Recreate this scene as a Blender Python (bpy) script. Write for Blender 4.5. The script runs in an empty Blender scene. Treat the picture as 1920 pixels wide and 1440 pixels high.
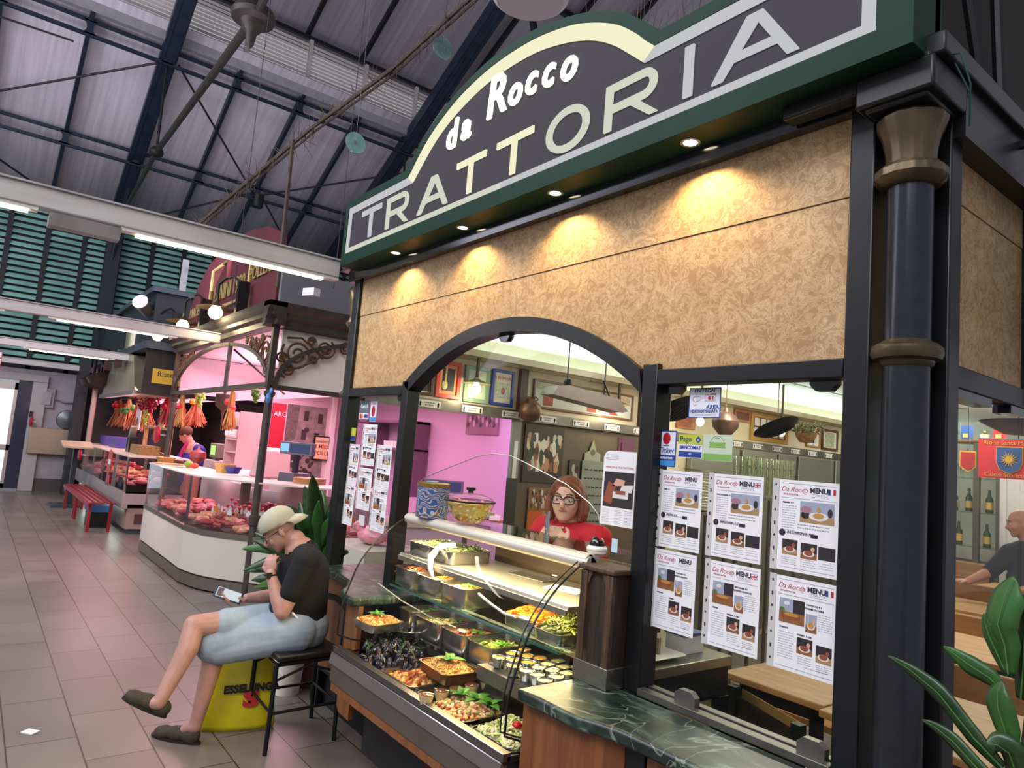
import bpy, math, random
from mathutils import Vector, Matrix
R_ = random.Random(7)
S = bpy.context.scene
COL = S.collection
PI = math.pi

# ---------------------------------------------------------------- camera
cam = bpy.data.cameras.new('camera')
cam.sensor_fit = 'HORIZONTAL'; cam.sensor_width = 36.0; cam.lens = 1304.0/1920*36
cam.clip_start = 0.05; cam.clip_end = 200
camo = bpy.data.objects.new('camera', cam); COL.objects.link(camo)
camo.matrix_world = Matrix(((0.6139299, 0.0314526, 0.7887336, 0),
                            (0.7850431, -0.1286924, -0.6059254, 0),
                            (0.0824461, 0.9911857, -0.1036997, 1.6), (0, 0, 0, 1)))
S.camera = camo
S.cycles.transparent_max_bounces = 32; S.cycles.max_bounces = 8

# ---------------------------------------------------------------- exposure, sky, big lights
S.view_settings.view_transform = 'Standard'; S.view_settings.look = 'None'
S.view_settings.exposure = 0.0; S.view_settings.gamma = 1.0
S.view_settings.use_curve_mapping = False
W = bpy.data.worlds.new('world'); S.world = W; W.use_nodes = True
W.node_tree.nodes['Background'].inputs[0].default_value = (0.74, 0.74, 0.84, 1)
W.node_tree.nodes['Background'].inputs[1].default_value = 0.5

def light(name, kind, loc, energy, color=(1, 1, 1), aim=None, size=1.0, size_y=None, spot=None, blend=0.3, spread=None):
    l = bpy.data.lights.new(name, kind); l.energy = energy; l.color = color
    if kind == 'AREA':
        l.size = size
        if size_y: l.shape = 'RECTANGLE'; l.size_y = size_y
        if spread: l.spread = spread
    elif kind == 'SPOT':
        l.spot_size = spot or 1.0; l.spot_blend = blend; l.shadow_soft_size = size
    elif kind == 'POINT': l.shadow_soft_size = size
    o = bpy.data.objects.new(name, l); COL.objects.link(o); o.location = loc
    if aim is not None:
        d = Vector(aim)-Vector(loc); o.rotation_euler = d.to_track_quat('-Z', 'Y').to_euler()
    return o
WARM = (1.0, 0.72, 0.38); PINK = (1.0, 0.42, 0.62); COOL = (0.9, 1.0, 0.97)
# added fill panels that imitate hall daylight in front of the stalls
light('daylight_fill', 'AREA', (-5, -4.5, 8.5), 1000, (0.92, 0.92, 1.0), aim=(-5, 0.5, 0), size=14, size_y=3)
light('daylight_fill', 'AREA', (-10, -5.5, 5), 400, (0.86, 0.84, 1.0), aim=(-13, 3, 10), size=10, size_y=3)  # added fill aimed upward to lift the dark roof boards
light('daylight_fill', 'AREA', (2.5, -5.0, 7.5), 290, (0.95, 0.95, 1.0), aim=(-6, 2.5, 2), size=6, size_y=3)  # added fill that brightens the canopy side and the trattoria front
# dining room of the trattoria
light('cove_light', 'AREA', (-4.03, 5.9, 2.33), 40, (.84, 1, .93), aim=(-3.2, 5.9, 2.80), size=7.8, size_y=.06)
light('cove_light', 'AREA', (-1.0, 5.9, 2.33), 22, (.95, 1, .92), aim=(-2.0, 5.9, 2.80), size=7.8, size_y=.06)
light('room_light', 'AREA', (-2.4, 4.6, 2.49), 40, (1.0, 0.90, 0.74), aim=(-2.4, 4.6, 0), size=1.6, size_y=.12)
light('room_light', 'AREA', (-2.4, 8.0, 2.49), 40, (1.0, 0.90, 0.74), aim=(-2.4, 8.0, 0), size=1.6, size_y=.12)
light('hall_bounce', 'AREA', (-9.5, 1.0, 4.2), 200, (.88, .84, 1.0), aim=(-13, 2.5, 10), size=7, size_y=3)
# butcher's pink light
light('butcher_light', 'AREA', (-9.3, 3.6, 2.45), 150, (1.0, 0.50, 0.66), aim=(-9.3, 3.3, 0), size=3.6, size_y=1.8)
light('butcher_light', 'AREA', (-9.3, 2.30, 1.15), 16, (1.0, 0.55, 0.62), aim=(-9.2, 2.3, 0), size=2.6, size_y=.3)
light('butcher_light', 'AREA', (-9.3, 3.4, 2.30), 60, (1.0, 0.55, 0.68), aim=(-9.3, 3.4, 5), size=3.6, size_y=1.2)  # added uplight, makes up for weak bounce on the canopy ceiling
light('butcher_light', 'AREA', (-5.6, 4.8, 2.3), 55, (0.92, 0.42, 0.95), aim=(-5.6, 5.6, 1), size=2.0, size_y=1.2)
light('butcher_light', 'AREA', (-14.6, 3.2, 2.05), 120, (1.0, 0.50, 0.56), aim=(-14.6, 2.9, 0), size=4.2, size_y=1.2)
light('butcher_glow', 'AREA', (-9.3, 2.35, 2.05), 30, (1.0, 0.50, 0.60), aim=(-10.5, -.5, 0), size=3.8, size_y=.3)
light('butcher_glow', 'AREA', (-14.5, 2.1, 2.1), 34, (1.0, 0.52, 0.58), aim=(-14.5, -.5, 0), size=4.2, size_y=.3)

# ---------------------------------------------------------------- materials
def lin(c):
    return tuple((x/12.92 if x <= 0.04045 else ((x+0.055)/1.055)**2.4) for x in c)
def hexc(h):
    return lin(tuple(int(h[i:i+2], 16)/255 for i in (0, 2, 4)))
MATS = {}
def mat(name, hx='808080', rough=0.5, metal=0.0, noise=0.0, scale=8.0, bump=0.0, emit=0.0, ehx=None, hx2=None, detail=6, stretch=None, coat=0.0, spec=0.5, ramp=(0.35, 0.65), distort=0.0, alpha=None):
    """principled with optional two-tone procedural noise and bump, in object coordinates"""
    if name in MATS: return MATS[name]
    m = bpy.data.materials.new(name); m.use_nodes = True; MATS[name] = m
    nt = m.node_tree; N = nt.nodes; L = nt.links; p = N['Principled BSDF']
    c = hexc(hx)
    p.inputs['Base Color'].default_value = (*c, 1); p.inputs['Roughness'].default_value = rough
    p.inputs['Metallic'].default_value = metal; p.inputs['Specular IOR Level'].default_value = spec
    if coat: p.inputs['Coat Weight'].default_value = coat; p.inputs['Coat Roughness'].default_value = 0.08
    if emit:
        p.inputs['Emission Color'].default_value = (*hexc(ehx or hx), 1); p.inputs['Emission Strength'].default_value = emit
    if noise or hx2 or bump:
        tc = N.new('ShaderNodeTexCoord'); mp = N.new('ShaderNodeMapping'); L.new(tc.outputs['Object'], mp.inputs[0])
        if stretch: mp.inputs['Scale'].default_value = stretch
        nz = N.new('ShaderNodeTexNoise'); nz.inputs['Scale'].default_value = scale; nz.inputs['Detail'].default_value = detail
        nz.inputs['Distortion'].default_value = distort
        L.new(mp.outputs[0], nz.inputs['Vector'])
        if noise or hx2:
            cr = N.new('ShaderNodeValToRGB'); L.new(nz.outputs['Fac'], cr.inputs[0])
            c2 = hexc(hx2) if hx2 else tuple(min(1, x*(1+noise)) for x in c)
            c1 = c if hx2 else tuple(x*(1-noise) for x in c)
            cr.color_ramp.elements[0].position = ramp[0]; cr.color_ramp.elements[1].position = ramp[1]
            cr.color_ramp.elements[0].color = (*c1, 1); cr.color_ramp.elements[1].color = (*c2, 1)
            L.new(cr.outputs[0], p.inputs['Base Color'])
        if bump:
            b = N.new('ShaderNodeBump'); b.inputs['Strength'].default_value = bump; b.inputs['Distance'].default_value = 0.01
            L.new(nz.outputs['Fac'], b.inputs['Height']); L.new(b.outputs[0], p.inputs['Normal'])
    return m
def emis(name, hx, s):
    if name in MATS: return MATS[name]
    m = bpy.data.materials.new(name); m.use_nodes = True; MATS[name] = m
    nt = m.node_tree; nt.nodes.remove(nt.nodes['Principled BSDF'])
    e = nt.nodes.new('ShaderNodeEmission'); e.inputs[0].default_value = (*hexc(hx), 1); e.inputs[1].default_value = s
    nt.links.new(e.outputs[0], nt.nodes['Material Output'].inputs[0]); return m
def glassm(name, tint=(1, 1, 1), refl=1.0, rough=0.0):
    """thin pane: clear transmission with a Fresnel reflection"""
    if name in MATS: return MATS[name]
    m = bpy.data.materials.new(name); m.use_nodes = True; MATS[name] = m
    nt = m.node_tree; N = nt.nodes; L = nt.links; N.remove(N['Principled BSDF'])
    t = N.new('ShaderNodeBsdfTransparent'); t.inputs[0].default_value = (*tint, 1)
    g = N.new('ShaderNodeBsdfGlossy'); g.inputs['Roughness'].default_value = rough
    ge = N.new('ShaderNodeNewGeometry'); dt = N.new('ShaderNodeVectorMath'); dt.operation = 'DOT_PRODUCT'
    L.new(ge.outputs['Incoming'], dt.inputs[0]); L.new(ge.outputs['Normal'], dt.inputs[1])
    def mth(op, a, b=None, c=None):
        q = N.new('ShaderNodeMath'); q.operation = op; q.use_clamp = op == 'MULTIPLY_ADD'
        for i, v in enumerate((a, b, c)):
            if v is None: continue
            if isinstance(v, (int, float)): q.inputs[i].default_value = v
            else: L.new(v, q.inputs[i])
        return q.outputs[0]
    fs = mth('POWER', mth('SUBTRACT', 1.0, mth('ABSOLUTE', dt.outputs['Value'])), 5.0)
    mmo = mth('MULTIPLY_ADD', fs, .9*refl, .035*refl)
    x = N.new('ShaderNodeMixShader'); L.new(mmo, x.inputs[0])
    L.new(t.outputs[0], x.inputs[1]); L.new(g.outputs[0], x.inputs[2]); L.new(x.outputs[0], N['Material Output'].inputs[0])
    return m

GLASS = glassm('pane_glass', (0.97, 0.985, 0.975), 0.32)
GREENGLASS = glassm('shelf_glass', (0.80, 0.93, 0.88), 1.2)
GLASSEDGE = mat('glass_edge', '2f5a50', 0.15)
DARK = mat('dark_frame_paint', '151618', 0.36, 0.15, noise=0.12, scale=14)
DARKGLOSS = mat('dark_gloss_paint', '121417', 0.12, 0.0, coat=0.4)
BRONZE = mat('bronze_paint', '5a4c38', 0.34, 0.6, noise=0.25, scale=10)
GREEN = mat('green_enamel', '0a3122', 0.5, 0.0, noise=0.1, scale=3, spec=0.15)
STEEL = mat('brushed_steel', '9a968c', 0.30, 0.95, noise=0.10, scale=30, stretch=(1, 8, 8))
STEELD = mat('dull_steel', '74726c', 0.42, 0.85, noise=0.12, scale=12)
CHROME = mat('chrome', 'c8c8c8', 0.12, 1.0)
ALU = mat('satin_aluminium', 'b9b7b0', 0.32, 0.7)
IRON = mat('wrought_iron', '37312c', 0.42, 0.5, noise=0.2, scale=12)
RUST = mat('rusty_iron_scroll', '5b3f26', 0.6, 0.3, noise=0.3, scale=25)
BLUEIRON = mat('blue_painted_iron', '1d2638', 0.42, 0.3, noise=0.25, scale=5)
BLACKIRON = mat('black_iron', '111316', 0.5, 0.3)
WHITEPAINT = mat('aged_white_paint', 'b4b3b6', 0.6, 0, hx2='8a8a8c', scale=5, ramp=(0.5, 0.8), bump=0.1)
CREAM = mat('cream_wall', 'd8cdb4', 0.7, noise=0.04)
WHITE = mat('white_plastic', 'e4e2dd', 0.45)
PAPER = mat('paper_white', 'e9e8ea', 0.65)
BLACK = mat('black_plastic', '0e0f11', 0.35)
RED = mat('red_paint', 'b01224', 0.4)
BLUE = mat('blue_print', '1a3f95', 0.5)
WOODD = mat('dark_oak', '4c3323', 0.5, hx2='2f1e14', scale=4, stretch=(9, 9, 1), distort=1.2, bump=0.15)
WOODP = mat('cherry_panel', '8a5632', 0.42, hx2='6d4022', scale=3, stretch=(6, 6, .6), distort=1.0)
WOODL = mat('beech_top', 'b98c58', 0.38, hx2='a3743f', scale=3, stretch=(1.0, 8, 8), distort=0.8)
DARKWOOD = mat('stained_boards', '1e1613', 0.6, hx2='120d0b', scale=5, stretch=(1, 1, 14))

# ---------------------------------------------------------------- mesh builder
class MB:
    def __init__(s): s.v = []; s.f = []; s.mi = []; s.m = 0
    def add(s, vs, fs):
        o = len(s.v); s.v += [tuple(p) for p in vs]; s.f += [tuple(i+o for i in f) for f in fs]; s.mi += [s.m]*len(fs); return s
    def slot(s, i): s.m = i; return s
    def box(s, x0, x1, y0, y1, z0, z1):
        if x0 > x1: x0, x1 = x1, x0
        if y0 > y1: y0, y1 = y1, y0
        if z0 > z1: z0, z1 = z1, z0
        return s.add([(x0,y0,z0),(x1,y0,z0),(x1,y1,z0),(x0,y1,z0),(x0,y0,z1),(x1,y0,z1),(x1,y1,z1),(x0,y1,z1)],
                     [(0,3,2,1),(4,5,6,7),(0,1,5,4),(1,2,6,5),(2,3,7,6),(3,0,4,7)])
    def obox(s, c, sx, sy, sz, rot=None):
        c = Vector(c); q = rot or Matrix.Identity(3)
        vs = [c + q @ Vector((a*sx/2, b*sy/2, d*sz/2)) for d in (-1,1) for a, b in ((-1,-1),(1,-1),(1,1),(-1,1))]
        return s.add(vs, [(0,3,2,1),(4,5,6,7),(0,1,5,4),(1,2,6,5),(2,3,7,6),(3,0,4,7)])
    def bar(s, a, b, w, h, up=(0,0,1)):
        a = Vector(a); b = Vector(b); d = (b-a).normalized(); u = Vector(up)
        if abs(d.dot(u)) > .98: u = Vector((0,1,0))
        r = d.cross(u).normalized(); u = r.cross(d)
        vs = [p + r*x*w/2 + u*y*h/2 for p in (a, b) for x, y in ((-1,-1),(1,-1),(1,1),(-1,1))]
        return s.add(vs, [(0,1,2,3),(4,7,6,5),(0,4,5,1),(1,5,6,2),(2,6,7,3),(3,7,4,0)])
    def tube(s, pts, r, n=10, cap=True, closed=False):
        pts = [Vector(p) for p in pts]; k = len(pts); rs = r if isinstance(r, (list, tuple)) else [r]*k
        t0 = (pts[1]-pts[0]).normalized(); u = Vector((0,0,1)) if abs(t0.z) < .9 else Vector((1,0,0))
        a = t0.cross(u).normalized(); rings = []
        for i, p in enumerate(pts):
            if closed: t = pts[(i+1) % k]-pts[i-1]
            else: t = pts[min(i+1,k-1)]-pts[max(i-1,0)]
            t = t.normalized(); a = (a - t*a.dot(t))
            a = a.normalized() if a.length > 1e-6 else t.orthogonal().normalized()
            b = t.cross(a)
            rings.append([p + (a*math.cos(q)+b*math.sin(q))*rs[i] for q in [2*PI*j/n for j in range(n)]])
        vs = [v for g in rings for v in g]; fs = []
        for i in range(k if closed else k-1):
            for j in range(n):
                i2 = (i+1) % k; fs.append((i*n+j, i*n+(j+1) % n, i2*n+(j+1) % n, i2*n+j))
        if cap and not closed: fs += [tuple(reversed(range(n))), tuple((k-1)*n+j for j in range(n))]
        return s.add(vs, fs)
    def cyl(s, a, b, r, r2=None, n=16): return s.tube([a, b], [r, r if r2 is None else r2], n)
    def lathe(s, prof, c=(0,0,0), n=24, axis='z', flute=0, fa=0.0):
        vs = []; fs = []; k = len(prof)
        for i, (r, z) in enumerate(prof):
            for j in range(n):
                q = 2*PI*j/n; rr = r*(1+fa*abs(math.sin(flute*q/2))) if flute else r
                x, y = rr*math.cos(q), rr*math.sin(q)
                p = (x, y, z) if axis == 'z' else ((z, x, y) if axis == 'x' else (x, z, y))
                vs.append((c[0]+p[0], c[1]+p[1], c[2]+p[2]))
        for i in range(k-1):
            for j in range(n): fs.append((i*n+j, i*n+(j+1) % n, (i+1)*n+(j+1) % n, (i+1)*n+j))
        loop = k >= 4 and abs(prof[0][0]-prof[-1][0]) < 1e-9 and prof[0][0] > 1e-6 and abs(prof[0][1]-prof[-1][1]) < .012
        if loop: fs += [((k-1)*n+j, (k-1)*n+(j+1) % n, (j+1) % n, j) for j in range(n)]
        else:
            if prof[0][0] > 1e-6: fs.append(tuple(reversed(range(n))))
            if prof[-1][0] > 1e-6: fs.append(tuple((k-1)*n+j for j in range(n)))
        return s.add(vs, fs)
    def ball(s, c, r, sc=(1,1,1), n=12, rot=None):
        vs = []; fs = []; m = max(4, n//2)
        for i in range(m+1):
            th = PI*i/m
            for j in range(n):
                q = 2*PI*j/n; v = Vector((r*sc[0]*math.sin(th)*math.cos(q), r*sc[1]*math.sin(th)*math.sin(q), r*sc[2]*math.cos(th)))
                if rot: v = rot @ v
                vs.append(v+Vector(c))
        for i in range(m):
            for j in range(n): fs.append((i*n+j, (i+1)*n+j, (i+1)*n+(j+1) % n, i*n+(j+1) % n))
        return s.add(vs, fs)
    def prism(s, poly, y0, y1, plane='xz'):
        """closed polygon extruded; plane 'xz' (along y), 'yz' (along x), 'xy' (along z)"""
        def P(a, b, d): return (a, d, b) if plane == 'xz' else ((d, a, b) if plane == 'yz' else (a, b, d))
        n = len(poly); vs = [P(a, b, y0) for a, b in poly]+[P(a, b, y1) for a, b in poly]
        fs = [tuple(range(n)), tuple(reversed(range(n, 2*n)))] + [(i, i+n, (i+1) % n+n, (i+1) % n) for i in range(n)]
        return s.add(vs, fs)
    def band(s, outer, inner, y0, y1, closed=True, plane='xz'):
        """ring between two matching outlines, extruded"""
        def P(a, b, d): return (a, d, b) if plane == 'xz' else ((d, a, b) if plane == 'yz' else (a, b, d))
        n = len(outer); vs = [P(*o, d) for d in (y0, y1) for o in list(outer)+list(inner)]
        fs = []
        for i in range(n if closed else n-1):
            j = (i+1) % n
            fs += [(i, j, n+j, n+i), (2*n+i, 3*n+i, 3*n+j, 2*n+j), (i, 2*n+i, 2*n+j, j), (n+i, n+j, 3*n+j, 3*n+i)]
        if not closed:
            fs += [(0, n, 3*n, 2*n), (n-1, 3*n-1, 4*n-1, 2*n-1)]
        return s.add(vs, fs)
    def sheet(s, rows):
        k = len(rows); n = len(rows[0])
        return s.add([p for r in rows for p in r], [(i*n+j, i*n+j+1, (i+1)*n+j+1, (i+1)*n+j) for i in range(k-1) for j in range(n-1)])
    def build(s, name, mats, parent=None, smooth=True, bevel=0.0, solid=0.0, ang=35, label=None, sub=0):
        me = bpy.data.meshes.new(name); me.from_pydata(s.v, [], s.f)
        ms = mats if isinstance(mats, (list, tuple)) else [mats]
        for m in ms: me.materials.append(m)
        if len(ms) > 1: me.polygons.foreach_set('material_index', s.mi)
        me.validate(); me.update()
        if smooth:
            me.polygons.foreach_set('use_smooth', [True]*len(me.polygons)); me.set_sharp_from_angle(angle=math.radians(ang))
        o = bpy.data.objects.new(name, me); COL.objects.link(o)
        if parent: o.parent = parent
        if solid:
            md = o.modifiers.new('solid', 'SOLIDIFY'); md.thickness = solid; md.offset = 0
        if sub:
            md = o.modifiers.new('sub', 'SUBSURF'); md.levels = sub; md.render_levels = sub
        if bevel:
            md = o.modifiers.new('bevel', 'BEVEL'); md.width = bevel; md.segments = 2; md.limit_method = 'ANGLE'
        if label: o['label'] = label
        return o

WORLD_ROOTS = []
def thing(name, label, cat, group=None, loc=None):
    o = bpy.data.objects.new(name, None); COL.objects.link(o); o.empty_display_size = .1
    o['label'] = label; o['category'] = cat
    if group: o['group'] = group
    if loc is None: WORLD_ROOTS.append(o)
    else: o.location = loc
    return o
def tag(o, label, cat, group=None, kind=None, world=True):
    o['label'] = label; o['category'] = cat
    if group: o['group'] = group
    if kind: o['kind'] = kind
    if world: WORLD_ROOTS.append(o)
    return o
def struct(o):
    o['kind'] = 'structure'; return o
def children(o): return [c for c in bpy.data.objects if c.parent == o]
KIDS = {}
def dup(root, loc, rotz=0, label=None, group=None, scale=None, rot=None):
    if root.name not in KIDS:
        KIDS[root.name] = [(c, children(c)) for c in children(root)]
    r = root.copy(); COL.objects.link(r); r.location = loc
    r.rotation_euler = rot if rot else (0, 0, rotz)
    if scale: r.scale = (scale,)*3 if not isinstance(scale, tuple) else scale
    if label: r['label'] = label
    if group: r['group'] = group
    for c, gs in KIDS[root.name]:
        d = c.copy(); COL.objects.link(d); d.parent = r
        for g in gs:
            e = g.copy(); COL.objects.link(e); e.parent = d
    return r
class Rep:
    """first placement uses the prototype itself, the others are copies"""
    def __init__(s, root): s.r = root; s.used = False
    def put(s, loc, rotz=0, label=None, group=None, scale=None, rot=None):
        if not s.used:
            s.used = True; r = s.r
            if r.name not in KIDS: KIDS[r.name] = [(c, children(c)) for c in children(r)]
            r.location = loc; r.rotation_euler = rot if rot else (0, 0, rotz)
            if scale: r.scale = (scale,)*3 if not isinstance(scale, tuple) else scale
            if label: r['label'] = label
            if group: r['group'] = group
            return r
        return dup(s.r, loc, rotz, label, group, scale, rot)
def settle():
    """origins of things built in place move to their base"""
    for root in WORLD_ROOTS:
        fam = [root]; i = 0
        while i < len(fam): fam += children(fam[i]); i += 1
        pts = [v.co for o in fam if o.type == 'MESH' for v in o.data.vertices]
        if not pts: continue
        x0, x1 = min(p.x for p in pts), max(p.x for p in pts); y0, y1 = min(p.y for p in pts), max(p.y for p in pts)
        b = Vector(((x0+x1)/2, (y0+y1)/2, min(p.z for p in pts)))
        for o in fam:
            if o.type == 'MESH':
                if o.data.users > 1: o.data = o.data.copy()
                o.data.transform(Matrix.Translation(-b))
            elif o is not root: o.location = Vector(o.location)-b
        root.location = b
def text(s, size, mat_, parent, xf, name='lettering', ext=0.002, off=0.0, shear=0.0, align='CENTER', sx=1.0, space=1.0, label=None):
    """xf: 4x4 matrix that takes text x, y to the world; converted to a mesh"""
    cu = bpy.data.curves.new('t', 'FONT'); cu.body = s; cu.size = size; cu.extrude = ext; cu.offset = off; cu.shear = shear
    cu.align_x = align; cu.align_y = 'CENTER'; cu.space_character = space; cu.resolution_u = 3
    o = bpy.data.objects.new('t', cu); COL.objects.link(o)
    dg = bpy.context.evaluated_depsgraph_get(); dg.update()
    me = bpy.data.meshes.new_from_object(o.evaluated_get(dg)); bpy.data.objects.remove(o); bpy.data.curves.remove(cu)
    me.transform(Matrix.Scale(sx, 4, (1, 0, 0))); me.transform(xf); me.materials.clear()
    me.materials.append(mat_)
    n = bpy.data.objects.new(name, me); COL.objects.link(n)
    if parent: n.parent = parent
    if label: n['label'] = label
    return n
def XF(o, ex, ey):
    ex = Vector(ex).normalized(); ey = Vector(ey).normalized(); ez = ex.cross(ey)
    m = Matrix((ex, ey, ez)).transposed().to_4x4(); m.translation = Vector(o); return m
def front(x, y, z): return XF((x, y, z), (1, 0, 0), (0, 0, 1))          # faces -y, reads along +x
def sidex(x, y, z): return XF((x, y, z), (0, 1, 0), (0, 0, 1))          # faces +x, reads along +y
# ================================================================ market hall
def floor_material():
    m = bpy.data.materials.new('porcelain_tiles'); m.use_nodes = True; nt = m.node_tree; N = nt.nodes; L = nt.links; p = N['Principled BSDF']
    tc = N.new('ShaderNodeTexCoord'); mp = N.new('ShaderNodeMapping'); L.new(tc.outputs['Object'], mp.inputs[0])
    mp.inputs['Location'].default_value = (0.19, 0.26, 0)
    br = N.new('ShaderNodeTexBrick'); L.new(mp.outputs[0], br.inputs['Vector'])
    br.offset = 0.5; br.inputs['Scale'].default_value = 1.0; br.inputs['Brick Width'].default_value = 0.62; br.inputs['Row Height'].default_value = 0.30
    br.inputs['Mortar Size'].default_value = 0.004; br.inputs['Mortar Smooth'].default_value = 0.1; br.inputs['Bias'].default_value = 0
    br.inputs['Color1'].default_value = (*hexc('80756f'), 1); br.inputs['Color2'].default_value = (*hexc('746a63'), 1); br.inputs['Mortar'].default_value = (*hexc('38302d'), 1)
    nz = N.new('ShaderNodeTexNoise'); nz.inputs['Scale'].default_value = 2.2; nz.inputs['Detail'].default_value = 8; L.new(tc.outputs['Object'], nz.inputs['Vector'])
    mx = N.new('ShaderNodeMix'); mx.data_type = 'RGBA'; mx.blend_type = 'MULTIPLY'; mx.inputs[0].default_value = 0.55
    cr = N.new('ShaderNodeValToRGB'); cr.color_ramp.elements[0].position = .3; cr.color_ramp.elements[1].position = .7
    cr.color_ramp.elements[0].color = (.6, .57, .55, 1); cr.color_ramp.elements[1].color = (1, 1, 1, 1)
    L.new(nz.outputs['Fac'], cr.inputs[0]); L.new(br.outputs['Color'], mx.inputs[6]); L.new(cr.outputs[0], mx.inputs[7]); L.new(mx.outputs[2], p.inputs['Base Color'])
    rr = N.new('ShaderNodeMapRange'); rr.inputs[3].default_value = .22; rr.inputs[4].default_value = .42; L.new(nz.outputs['Fac'], rr.inputs[0]); L.new(rr.outputs[0], p.inputs['Roughness'])
    bm = N.new('ShaderNodeBump'); bm.inputs['Strength'].default_value = .35; bm.inputs['Distance'].default_value = .003; bm.invert = True
    L.new(br.outputs['Fac'], bm.inputs['Height']); L.new(bm.outputs[0], p.inputs['Normal'])
    return m
struct(MB().box(-19, 3, -7, 14, -.1, 0).build('floor', floor_material()))
PLASTER = mat('grey_plaster', '9d979c', 0.75, noise=0.07, scale=3)
LOUVER = mat('teal_glass_louver', '86b5ab', 0.35, noise=0.2, scale=2)
ROOFM = mat('white_roof_boards', 'b6b1b8', 0.75, hx2='98929b', scale=1.2, stretch=(.35, 9, .35), ramp=(.3, .75), bump=0.9)
SLAT = mat('grey_slats', 'a39d97', 0.6)
# far wall: plaster below, framed louvres above
struct(MB().box(-18.6, -18.4, -7, -.75, 0, 2.62).box(-18.6, -18.4, 1.22, 12, 0, 2.62).box(-18.6, -18.4, -.75, 1.22, 2.45, 2.62).build('wall_far', PLASTER))
struct(MB().box(-18.4, -18.37, 1.05, 2.4, 0, .28).build('baseboard_far', mat('skirting', '4a4642', .5)))
struct(MB().box(-18.62, -18.58, -7, 12, 2.62, 6.5).build('wall_louvre_shade', mat('louvre_gap_shade', '10211d', .7)))  # dark sheet added behind the blades, its colour gives the gaps their shade
yy = -6.9; k = 0
while yy < 9:
    k += 1
    fr = MB().box(-18.55, -18.43, yy, yy+.10, 2.62, 6.5).box(-18.55, -18.43, yy, yy+.70, 6.42, 6.5).box(-18.55, -18.43, yy, yy+.70, 2.62, 2.72)
    w = struct(fr.build('window_%d' % k, BLACKIRON))
    sl = MB(); z = 2.76
    while z < 6.42:
        sl.add([(-18.52, yy+.1, z+.092), (-18.52, yy+.70, z+.092), (-18.43, yy+.70, z), (-18.43, yy+.1, z),
                (-18.53, yy+.1, z+.082), (-18.53, yy+.70, z+.082), (-18.44, yy+.70, z-.010), (-18.44, yy+.1, z-.010)],
               [(0, 1, 2, 3), (7, 6, 5, 4), (0, 4, 5, 1), (1, 5, 6, 2), (2, 6, 7, 3), (3, 7, 4, 0)])
        z += .14
    sl.build('louvre_blades', LOUVER, w, smooth=False)
    yy += .70
# door at the end of the aisle
d = struct(MB().box(-18.42, -18.3, -.75, -.66, 0, 2.5).box(-18.42, -18.3, .99, 1.26, 0, 2.5).box(-18.42, -18.28, -.75, 1.26, 2.36, 2.52).build('door_1', mat('door_grey', 'a5a3a1', .5), bevel=.01))
MB().box(-18.40, -18.34, .68, .74, .05, 2.3).box(-18.40, -18.34, -.66, -.6, .05, 2.3).box(-18.40, -18.34, -.66, .74, 2.15, 2.3).box(-18.40, -18.34, -.66, .74, .05, .15).box(-18.40, -18.34, -.66, .74, .85, .97).build('door_leaf_frame', ALU, d)
MB().box(-18.38, -18.37, -.6, .68, .15, 2.2).build('door_glass', emis('daylit_glass', 'e6efff', 1.3), d)
MB().box(-18.40, -18.35, .74, .99, .05, 2.36).build('sliding_panel', mat('dark_pane', '2b3144', .15), d)
# roof
def rz(x): return 6.55+.55*(x+18.5)
def rz2(x): return 10.25+.5*(x+14.6)
struct(MB().sheet([[(-19.2, y, rz(-19.2)+.14), (-14.0, y, rz(-14.0)+.14)] for y in (-8, 14)]).build('ceiling', ROOFM, solid=.05))
struct(MB().sheet([[(-14.9, y, rz2(-14.9)+.14), (-6.5, y, rz2(-6.5)+.14)] for y in (-8, 14)]).build('ceiling', ROOFM, solid=.05))
struct(MB().sheet([[(-6.5, y, rz2(-6.5)+.14), (2.5, y, rz2(-15.5)+.14)] for y in (1.2, 14)]).build('ceiling', ROOFM, solid=.05))
mon = MB().box(-14.28, -14.16, -8, 14, 8.86, 9.12)
struct(mon.build('trim_1', mat('grey_fascia', '7e7d80', .6, noise=.1)))
struct(MB().box(-14.26, -14.18, -8, 14, 10.12, 10.2).build('trim_2', BLACKIRON))
y = -7.0; k = 60
while y < 13:
    k += 1
    w = struct(MB().box(-14.25, -14.17, y, y+.07, 9.12, 10.12).build('window_%d' % k, SLAT)); sl = MB()
    for i in range(11):
        z = 9.14+i*.082
        sl.obox((-14.2, y+.68, z+.03), .012, 1.22, .052, Matrix.Rotation(math.radians(28), 3, 'Y'))
    sl.build('louvre_blades', SLAT, w, smooth=False)
    y += 1.3
for k in range(-5, 9):
    yr = 2.1+1.3*k; main = (k % 4 == 0)
    if main: continue
    o = MB().bar((-18.6, yr, rz(-18.6)), (-14.2, yr, rz(-14.2)), .07, .16).build('roof_rafter', BLUEIRON)
    tag(o, 'blue iron rafter under the lower roof slope, between the main trusses', 'rafter', 'secondary roof rafters')
    o = MB().bar((-14.5, yr, rz2(-14.5)), (-6.5, yr, rz2(-6.5)), .07, .14).build('upper_rafter', BLACKIRON)
    tag(o, 'thin dark rafter under the upper roof above the slatted band', 'rafter', 'upper roof rafters')
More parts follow.
